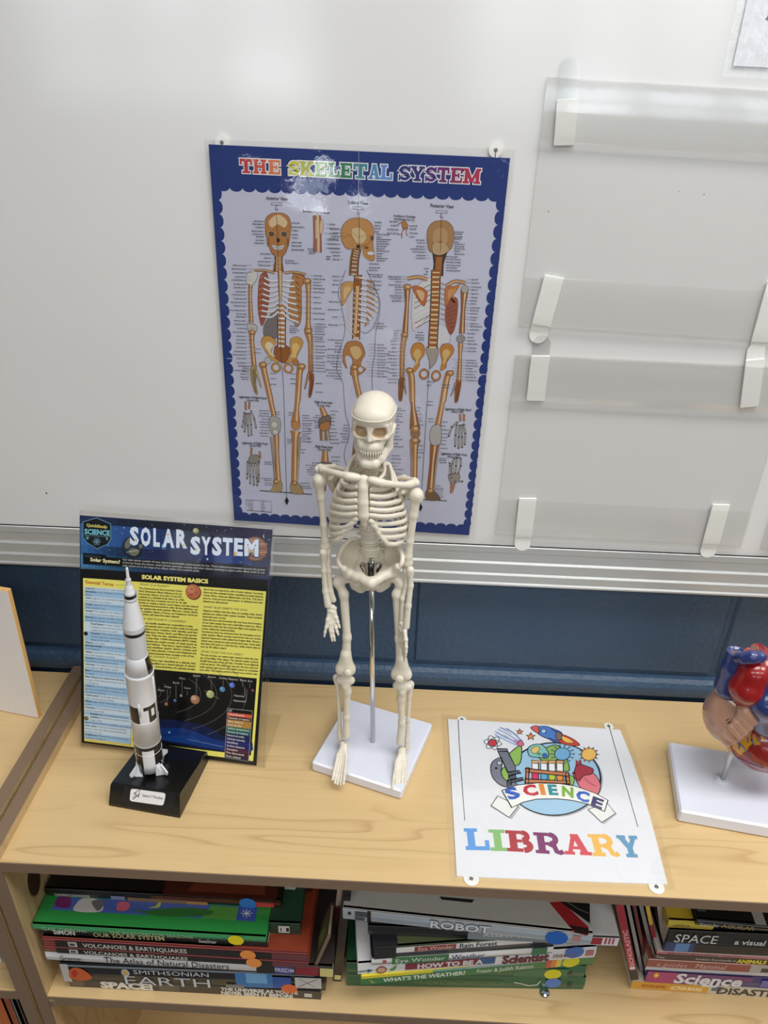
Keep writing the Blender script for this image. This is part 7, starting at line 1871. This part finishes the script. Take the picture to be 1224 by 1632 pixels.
b.tx('GAIL GIBBONS', .045, .235, .2, .8, (170, 206, 170), bold=0).tx('THE REASONS FOR SEASONS', .33, .69, .2, .8, (170, 200, 150), bold=0)
GT = lambda pts, c, l, sm=True: b.tp.smooth(pts, c, l) if sm else b.tp.pp(pts, c, l)
GT([(82, 1450), (92, 1429), (410, 1446), (405, 1466), (320, 1463)], (74, 96, 172), 0, False)
GT([(88, 1444), (93, 1430), (112, 1431), (110, 1446)], (112, 36, 98), 1); GT([(119, 1452), (122, 1440), (132, 1432), (150, 1432), (163, 1438), (160, 1453)], (196, 192, 190), 1); GT([(146, 1438), (158, 1434), (166, 1440), (156, 1452)], (110, 106, 104), 2)
GT([(186, 1450), (190, 1438), (204, 1438), (207, 1446), (198, 1452)], (206, 96, 118), 1); GT([(208, 1448), (230, 1452), (262, 1448), (300, 1447), (340, 1452), (322, 1460), (250, 1460)], (50, 112, 52), 2); GT([(236, 1447), (248, 1444), (256, 1434), (254, 1446)], (182, 190, 80), 3)
GT([(322, 1463), (336, 1443), (380, 1446), (376, 1467)], (88, 150, 66), 1, False); GT([(376, 1467), (380, 1446), (410, 1448), (406, 1469)], (62, 84, 164), 2, False)
for a in range(4):
    t = a * math.pi / 4; b.tp.pstrk([(393 - 9 * math.cos(t), 1456 - 7 * math.sin(t)), (393 + 9 * math.cos(t), 1456 + 7 * math.sin(t))], 1.2, (206, 210, 206), 3)
b.done().dot(.872, .35, .0092, (234, 214, 30), 'yellow round sticker')
b = Book('dark book with a red-brown cover lying on top of the left stack', [(74.5, 1415), (450, 1437), (448.5, 1447), (74, 1427)], None, .20, (14, 12, 14), (20, 14, 14), hard=True, group=G1)
b.f(.45, 1, .45, 1, (86, 36, 22), 0).f(.35, .6, 0, .5, (130, 104, 70), 1).f(.60, .69, .0, .42, (176, 130, 60), 1).tx('CHILDREN\'S KNOWLEDGE', .04, .19, .2, .55, (196, 190, 180)).f(.88, .97, .15, .75, (196, 60, 60), 1).f(.28, .34, .1, .6, (120, 130, 160), 1)
for pts, c in (([(.15, .25), (.38, .25), (.36, .8), (.12, .8)], (170, 172, 178)), ([(.5, .0), (.98, .0), (.98, 1), (.45, 1)], (64, 26, 18)), ([(.6, .03), (.93, .03), (.9, .3), (.7, .3)], (96, 44, 26))): b.t_(pts, c, 0 if c[0] != 150 else 1)
b.done().dot(.86, .55, .0100, (52, 120, 190), 'blue round sticker')
# books tucked behind the left stack
b = Book('narrow dark green hardback with a barcode label lying right of the green seasons book', [(432, 1470), (480, 1473), (479, 1490), (430, 1488)], VTOP + .0003, .12, (28, 60, 44), (34, 66, 48), group=G1, stack=False)
b.f(.3, .66, .25, .85, (206, 206, 200), 1).f(.55, .64, .35, .7, (30, 30, 32), 2).f(.36, .4, .35, .7, (60, 60, 60), 2).t_([(.1, .35), (.7, .35), (.75, .95), (.1, .95)], (196, 196, 194), 0).t_([(.5, .4), (.62, .5), (.56, .6), (.48, .52)], (110, 60, 50), 1).done()
def leaning(label, foot, topq, yf, thick, depth, cols, group, name='book', zmode=False):
    """book standing on its edge and leaning sideways: its spine edge runs from foot to topq"""
    a = at_z(*foot, yf) if yf < -.1 and zmode else at_y(*foot, yf)
    c = at_y(*topq, a[1])
    if c[2] > -.032: c = a + (c - a) * (-.032 - a[2]) / (c[2] - a[2])
    up = unit(c - a); rt = unit(np.cross([0, 1, 0], up)); rt = rt if rt[0] > 0 else -rt
    t = thing(name, label, 'book', a, group)
    o, L_ = a, np.linalg.norm(c - a)
    mb = MB().fbox(o, rt, (0, 1, 0), up, 0, .0012, 0, depth, 0, L_, cols[1]); mb.fbox(o, rt, (0, 1, 0), up, thick - .0012, thick, 0, depth, 0, L_, cols[1]); mb.fbox(o, rt, (0, 1, 0), up, 0, thick, -.0004, .0012, 0, L_, cols[0])
    MB().fbox(o, rt, (0, 1, 0), up, .0012, thick - .0012, .002, depth - .003, .001, L_ - .002, (226, 218, 200)).build('page_block', 'page_block', t)
    sp = Sheet(o + np.array([0, -.0004, 0]), rt, up, (0, -1, 0), mb, lift=1e-4); fr = Sheet(o + rt * thick, (0, 1, 0), up, rt, mb, lift=1e-4); fl = Sheet(o, (0, -1, 0), up, -rt, mb, lift=1e-4)
    return t, mb, sp, fr, fl, L_
t, mb, sp, fr, fl, L_ = leaning('tall black and red volcano book standing upright between the left and middle stacks', (531, 1563), (548, 1400), SHZ + .0003, .010, .20, ((16, 14, 16), (40, 18, 14)), G1, zmode=True)
sp.poly([(.001, .004), (.009, .004), (.009, .014), (.001, .014)], (222, 212, 140), 0)
for a0, a1, b0, b1, c in ((.02, .18, .10, .17, (140, 52, 22)), (.05, .14, .075, .115, (190, 110, 40)), (.06, .1, .10, .13, (220, 160, 60))): fl.poly([(-a1, b0), (-a0, b0), (-a0, b1), (-a1, b1)], c, 0 if c[0] < 150 else 1)
mb.build('cover', 'book_cover', t)
t, mb, sp, fr, fl, L_ = leaning('small book with a green leaf photo standing slanted behind the left stack', (501, 1537), (522, 1490), ATOP + .0003, .004, .040, ((120, 100, 84), (96, 76, 58)), G1, zmode=True)
fl.poly([(-.037, .004), (-.003, .004), (-.003, L_ - .004), (-.037, L_ - .004)], (84, 104, 56), 0); fl.poly([(-.03, .010), (-.012, .012), (-.008, L_ * .6), (-.02, L_ * .75)], (140, 160, 92), 1)
mb.build('cover', 'book_cover', t)

# ---- middle stack
b = Book('dark green science encyclopedia at the bottom of the middle stack', [(552.5, 1552), (930, 1558), (929, 1577), (552.5, 1571)], SHZ + .0002, .22, (36, 92, 62), group=G2)
b.tx('THE NEW SCIENCE ENCYCLOPEDIA', .28, .66, .35, .72, (92, 130, 80), bold=.0).f(.925, .945, .35, .65, (16, 44, 34), 1).f(0, .06, .92, .99, (62, 124, 90), 0)
b.sp.strk([(.70 * b.w, .62 * b.h), (.735 * b.w, .5 * b.h), (.765 * b.w, .35 * b.h), (.80 * b.w, .45 * b.h), (.81 * b.w, .75 * b.h)], .0018, (206, 214, 206), 1)
b.done().dot(.865, .62, .0100, (90, 128, 196), 'blue round sticker')
b = Book('second dark green hardback, lying on the green science encyclopedia', [(552, 1534), (931, 1540), (930, 1557.5), (552.5, 1551.5)], None, .22, (38, 96, 66), group=G2)
b.f(.70, .93, .1, .8, (46, 110, 78), 0).f(.925, .945, .3, .6, (16, 44, 34), 1).done().dot(.915 - .05, .35, .0104, (222, 212, 40), 'yellow round sticker')
b = Book('green weather book with a yellow cover edge, lying askew in the middle stack', [(575, 1552.5), (945, 1526), (944, 1537), (576, 1571)], None, .20, (58, 122, 68), (222, 208, 60), hard=False, group=G2)
b.f(0, .30, .72, 1, (220, 208, 50), 0).f(.30, .45, .78, 1, (110, 168, 170), 0).f(.45, .8, .80, 1, (160, 180, 190), 0).f(.0, 1, .0, .06, (36, 80, 50), 0)
b.tx('WHAT\'S THE WEATHER?', .09, .44, .22, .62, (228, 226, 214), bold=.03).tx('Fraser & Judith Ralston', .49, .735, .24, .66, (214, 220, 206), bold=.01)
for i, c in enumerate(((206, 80, 60), (226, 130, 60), (226, 200, 70), (90, 150, 120), (110, 150, 200))): b.f(.79 + i * .022, .812 + i * .022, .1, .9, c, 1)
b.sp.pstrk([(588, 1562), (594, 1563.5), (592, 1566), (598, 1565.5)], 1.3, (226, 206, 70), 2)
b.done().dot(.90, .5, .0105, (222, 212, 40), 'yellow round sticker')
b = Book('white scientist book with a palette and leaf on its spine, lying askew', [(569, 1537.5), (946, 1507), (947, 1525.5), (570, 1553)], None, .215, (222, 222, 224), (226, 226, 228), hard=True, group=G2)
b.tx('HOW TO BE A', .245, .52, .30, .70, (220, 214, 210), 4, .05).f(.195, .57, .22, .80, (128, 36, 54), 1).tx('Scientist', .60, .80, .14, .86, (104, 28, 44), 3, .05).tx('STEVE MOULD', .815, .915, .32, .62, (110, 74, 70), 3, .02)
b.f(.50, .57, .22, .8, (52, 92, 140), 2)
b.sp.pstrk([(572, 1549), (588, 1547), ], 2, (52, 92, 130), 2); b.sp.pp([(586, 1544), (594, 1546.5), (586, 1550.5)], (52, 92, 130), 2)
b.sp.pell(608, 1545.5, 8.5, 5.4, (150, 64, 52), 2); b.sp.pell(608, 1545.5, 6.5, 4.0, (206, 170, 130), 3); b.sp.smooth([(621, 1546.5), (632, 1538), (629, 1545.5)], (90, 150, 60), 2)
b.f(.955, .99, .3, .8, (176, 110, 110), 1).done().dot(.905, .72, .0115, (74, 116, 190), 'blue round sticker')
b = Book('weather book with a green and white spine in the middle stack', [(591, 1527.5), (880, 1506), (880, 1519), (592, 1538)], None, .20, (226, 224, 222), (30, 36, 60), hard=True, group=G2)
b.f(.11, .42, .05, .95, (58, 118, 74), 0).f(.88, .965, .05, 1, (58, 122, 84), 0).tx('Eye Wonder', .13, .40, .25, .78, (222, 226, 214), bold=.0).tx('Weather', .435, .62, .2, .85, (74, 88, 134), bold=.01).f(.06, .08, .2, .7, (176, 90, 90), 1).done()
b = Book('rain forest book with a jungle photo cover in the middle stack', [(598, 1512), (880, 1489), (880, 1506), (596, 1527)], None, .19, (26, 28, 66), (72, 84, 52), hard=True, group=G2)
b.f(.0, .12, 0, 1, (20, 20, 26), 0).f(.12, .88, .48, 1, (222, 220, 214), 0).f(.22, .45, .50, .95, (140, 44, 52), 1).tx('Eye Wonder', .24, .44, .56, .90, (206, 170, 150), 3).tx('Rain Forest', .47, .68, .54, .95, (40, 44, 70), 3)
for pts, c in (([(.0, .0), (.13, .0), (.13, 1), (0, 1)], (18, 18, 24)), ([(.32, .1), (.60, .2), (.60, .35), (.34, .3)], (70, 100, 170)), ([(.16, .1), (.3, .08), (.3, .5), (.18, .5)], (120, 134, 126)), ([(.62, .05), (.9, .05), (.95, .5), (.66, .5)], (88, 124, 58)), ([(.7, .15), (.85, .12), (.88, .35), (.72, .32)], (120, 150, 70))): b.t_(pts, c, 0 if c[0] < 100 else 1)
b.done()
b = Book('dark book with a white and red striped spine end wedged under the silver robot book', [(586, 1466), (984, 1481), (983, 1506), (586, 1489)], None, .21, (30, 30, 34), (22, 22, 26), hard=True, group=G2, h=.0165)
b.f(.40, .89, .08, .85, (130, 140, 146), 0).f(.885, 1, .04, .96, (222, 220, 222), 1).f(.885, .935, .1, .9, (160, 30, 46), 2).tx('ASSESS THE ELEMENTS', .46, .86, .5, .85, (226, 228, 230), bold=0)
for u in (.945, .96, .975): b.f(u, u + .008, .2, .9, (176, 60, 72), 2)
b.t_([(.86, 0), (1, 0), (1, 1), (.86, 1)], (206, 206, 208), 0).t_([(.80, 0), (.88, 0), (.88, .8), (.8, .8)], (30, 30, 32), 1).done()
b = Book('large silver robot book lying askew on top of the middle stack', [(546, 1446), (941, 1488), (940.5, 1506), (546.5, 1464)], None, .235, (166, 176, 186), (176, 174, 170), hard=True, group=G2)
b.f(0, 1, .92, 1, (206, 206, 204), 0).tx('ROBOT', .355, .60, .14, .80, (112, 120, 128), 2, .07).tx('ROBOT', .357, .598, .17, .77, (222, 226, 230), 3, .02)
b.sp.pell(557, 1455.5, 3, 2.4, (40, 44, 50), 2, 10); b.f(.05, .10, .45, .85, (70, 74, 80), 2).f(.05, .09, .12, .38, (70, 74, 80), 2).f(.10, .115, .0, 1, (24, 24, 28), 2).f(.925, .955, .25, .8, (190, 130, 130), 1)
for px, c, l in (([(875, 1438), (896, 1437), (938, 1478), (936, 1492), (915, 1486)], (150, 34, 40), 1), ([(892, 1437), (940, 1440), (940, 1472)], (20, 20, 24), 2), ([(700, 1429), (756, 1434), (752, 1439), (704, 1434)], (30, 30, 32), 2), ([(906, 1474), (938, 1480), (938, 1490), (918, 1487)], (30, 22, 26), 3)): b.tp.pp(px, c, l)
b.tp.pstrk([(904, 1438), (920, 1448), (938, 1456)], 2, (90, 88, 84), 3)
b.done().dot(.862, .42, .0125, (32, 98, 186), 'blue round sticker')
q = at_y(562, 1532, -.225)
t = thing('book', 'dark red hardback standing behind the left end of the green books in the middle stack', 'book', (q[0], -.2, SHZ), G2)
MB().box(.090, .104, -.235, -.05, SHZ + .0003, SHZ + .105, (96, 30, 34), ch=.001).build('cover', 'book_cover', t)
MB().box(.0915, .1025, -.2335, -.052, SHZ + .10, SHZ + .1052).build('page_block', 'page_block', t)
# ---- right stack
YR = -.2525
b = Book('orange edged disasters paperback at the bottom of the right stack', [(1005, 1563), (1330, 1583), (1330, 1597), (1004, 1576)], SHZ + .0002, .21, (206, 196, 176), hard=False, group=G3)
b.f(0, .375, .06, .94, (214, 156, 44), 0).tx('SCHOLASTIC', .05, .17, .34, .66, (186, 92, 40), 3, .05).tx('ACTION BOOKS', .19, .345, .28, .68, (246, 226, 170), 3, .05).f(.39, .44, .4, .9, (86, 104, 130), 1).tx('DISASTERS', .42, .78, .14, .86, (46, 40, 36), 3, .03).done()
DTOP = Book.top_z
b = Book('purple science book with large white lettering in the right stack', [(1027, 1546), (1330, 1564), (1330, 1582), (1027, 1563)], None, .21, (52, 44, 112), hard=True, group=G3)
b.f(0, .16, 0, 1, (168, 50, 112), 0).f(.16, .24, 0, 1, (116, 46, 112), 0).f(.16, .55, .55, 1, (104, 44, 110), 0).tx('Science', .145, .50, .12, .98, (226, 222, 226), 3, .035, .12)
b.sp.pell(1046, 1554, 5.5, 5, (206, 120, 60), 2, 12); b.sp.pell(1046, 1554, 3, 2.8, (240, 210, 90), 3, 10); b.f(.30, .38, -.1, .08, (222, 222, 226), 3).f(.6, 1, .2, .8, (96, 96, 168), 1).done()
b = Book('reddish brown mammal guide with white pages, above the purple science book', [(1029, 1528), (1330, 1544), (1330, 1562), (1028, 1545)], None, .20, (150, 72, 66), hard=False, group=G3)
b.f(0, 1, 0, .28, (206, 202, 204), 0).f(0, 1, .93, 1, (222, 196, 190), 0).f(.54, .9, .3, .92, (176, 172, 168), 0).f(.6, .7, .35, .7, (20, 20, 22), 1).tx('e.guides', .05, .21, .40, .80, (212, 170, 160), 3, 0, .1).tx('Mammal', .255, .41, .40, .82, (220, 190, 180), 3, 0, .1).done()
b = Book('thin dark animal encyclopedia with yellow capitals in the right stack', [(1042, 1520.5), (1330, 1536), (1330, 1543), (1041, 1528)], None, .20, (52, 36, 38), hard=False, group=G3)
b.tx('Tec', .01, .06, .25, .8, (196, 180, 170)).tx('Scholastic Encyclopedia of', .23, .45, .28, .75, (196, 190, 176), 3, .01).tx('ANIMALS', .455, .62, .12, .92, (226, 206, 60), 3, .05).done()
b = Book('thin pink facts about earth book under the black space book', [(1046, 1515.5), (1330, 1530), (1330, 1535.5), (1046, 1520)], None, .20, (196, 106, 120), (206, 200, 196), hard=False, group=G3)
b.f(0, 1, .82, 1, (226, 214, 206), 0).tx('1000 FACTS ABOUT EARTH', .06, .34, .2, .75, (110, 60, 70), 3, .02).tx('SCHOLASTIC', .37, .48, .2, .7, (150, 80, 90)).done()
b = Book('thick black space visual book with white capitals in the right stack', [(1057, 1479), (1330, 1496), (1330, 1528), (1056, 1515)], None, .22, (24, 28, 30), (16, 18, 20), hard=True, group=G3)
b.f(.0, .20, .04, .46, (30, 58, 116), 0).f(.06, .14, .06, .44, (96, 140, 196), 1).f(.17, 1, .04, .44, (14, 16, 18), 1).f(0, 1, .47, .5, (60, 68, 74), 0).tx('SPACE', .04, .285, .50, .88, (222, 224, 222), 3, 0).tx('a visual encyclopedia', .385, .90, .52, .76, (214, 216, 214), 3, .02).done()
b = Book('yellow backed book under the black covers at the top of the right stack', [(1063, 1466), (1135, 1470), (1135, 1482), (1062, 1478)], None, .20, (196, 176, 60), (190, 162, 50), hard=True, group=G3)
b.tx('AGUILAR', .12, .5, .25, .62, (150, 120, 50), 3, .03).t_([(.12, .12), (1, .12), (1, .3), (.2, .25)], (40, 36, 30), 0).done()
b = Book('glossy black space atlas lying on top of the right stack', [(1107, 1464), (1330, 1486), (1330, 1494), (1108, 1474)], None, .20, (18, 18, 22), (14, 14, 18), hard=True, group=G3)
b.f(0, 1, .85, 1, (110, 116, 122), 0).tx('"Kate\'s Pet', .02, .16, .15, .7, (190, 196, 200), 3, .0).tx('AGUILAR', .18, .42, .15, .8, (150, 130, 80), 3, .02)
b.t_([(.42, .0), (.5, .0), (.5, .35), (.42, .35)], (150, 150, 146), 0).t_([(.02, .05), (.08, .05), (.1, .6), (.05, .6)], (70, 74, 80), 0).done()
# books standing slanted at the left of the right stack
t, mb, sp, fr, fl, L_ = leaning('black book with a red spine band standing slanted beside the right stack', (1005, 1562), (978, 1432), DTOP + .0003, .010, .19, ((20, 18, 26), (24, 20, 26)), G3, zmode=True)
sp.poly([(.0006, .022), (.0092, .022), (.0092, L_ - .012), (.0006, L_ - .012)], (164, 28, 52), 0)
sp.text('SCHOLASTIC', .0078, .030, .0052, .075, (232, 170, 176), 1, .03, ang=math.pi / 2); sp.poly([(.002, .0235), (.008, .0235), (.008, .029), (.002, .029)], (230, 226, 230), 1)
mb.build('cover', 'book_cover', t)
for lb, foot, topq, yf, th, c in (('grey paged book slanted behind the black one with the red spine band', (1022, 1556), (996, 1434), YR + .010, .0042, ((150, 146, 146), (120, 116, 116))), ('slim dark red book slanted among the grey ones by the right stack', (1028, 1540), (1006, 1434), YR + .012, .0040, ((92, 26, 34), (70, 26, 30))), ('slim grey book slanted next to the yellow and red one by the right stack', (1038, 1524), (1016, 1434), YR + .014, .0045, ((120, 122, 124), (96, 96, 98))), ('slanted book with a yellow and red spine touching the black space book', (1044, 1520), (1026, 1434), YR + .016, .0052, ((150, 28, 36), (150, 34, 40))), ('pale edged book slanted behind the black space book', (1054, 1500), (1046, 1434), YR + .022, .0050, ((176, 170, 160), (130, 120, 100)))):
    t, mb, sp, fr, fl, L_ = leaning(lb, foot, topq, yf, th, .15, c, G3)
    if 'yellow' in lb and 'touching' in lb: sp.poly([(0.0005, L_ * .55), (th - .0005, L_ * .55), (th - .0005, L_), (.0005, L_)], (206, 176, 60), 0)
    mb.build('cover', 'book_cover', t)
# chrome stud lying on the shelf before the middle stack
q = at_z(868, 1583, SHZ)
t = thing('metal_button', 'small shiny chrome button on the shelf before the green science encyclopedia', 'button', q)
MB().lathe((q[0], q[1], q[2]), (0, 0, 1), [(.0003, .0058), (.0012, .0062), (.0022, .0052), (.0030, .0028), (.0032, .0005)], 24).build('dome', 'chrome', t)

# ---- books in the left bookcase
def stand(label, px, py, z0, yf, w, hgt, d, col, rot=0, extra=None):
    c = at_y(px, py, yf); t = thing('book', label, 'book', (c[0], yf, z0), 'books in the left bookcase')
    mb = MB().box(c[0] - w, c[0], yf, yf + d, z0 + .0005, z0 + hgt, col, ch=.0005)
    if extra: extra(mb, c[0], yf, z0)
    mb.build('cover', 'book_cover', t)
    MB().box(c[0] - w + .001, c[0] - .001, yf + .002, yf + d - .001, z0 + hgt - .002, z0 + hgt + .0002).build('page_block', 'page_block', t)
def blue_mark(mb, x, y, z):
    s_ = Sheet((x, y, z), (1, 0, 0), (0, 0, 1), (0, -1, 0), mb, lift=2e-4)
    s_.pp([(-4, 1572), (4, 1567), (6, 1573), (3, 1582), (-4, 1584)], (36, 98, 176), 0); s_.pp([(-6, 1586), (0, 1585), (4, 1591), (1, 1592), (-6, 1590)], (30, 32, 40), 0)
stand('white book with a blue mark on the left bookcase shelf', 19.5, 1575, -.2485, -.270, .10, .048, .15, (206, 208, 214), extra=blue_mark)
stand('orange book standing on the lower shelf of the left bookcase', 14, 1612, -.66, -.215, .020, .31, .12, (196, 92, 40))
stand('red-orange book standing next to the orange one in the left bookcase', 24, 1610, -.66, -.2150, .0150, .318, .12, (150, 64, 34))
stand('blue-grey book on the lower shelf of the left bookcase, beside the dark one', 33, 1612, -.66, -.2150, .0100, .315, .12, (110, 130, 134))
stand('dark book on the lower shelf of the left bookcase, beside the white one', 41, 1612, -.66, -.2150, .0140, .31, .12, (40, 38, 38))
stand('white book nearest the upright on the lower shelf of the left bookcase', 50, 1624, -.66, -.2150, .010, .30, .12, (214, 214, 212))
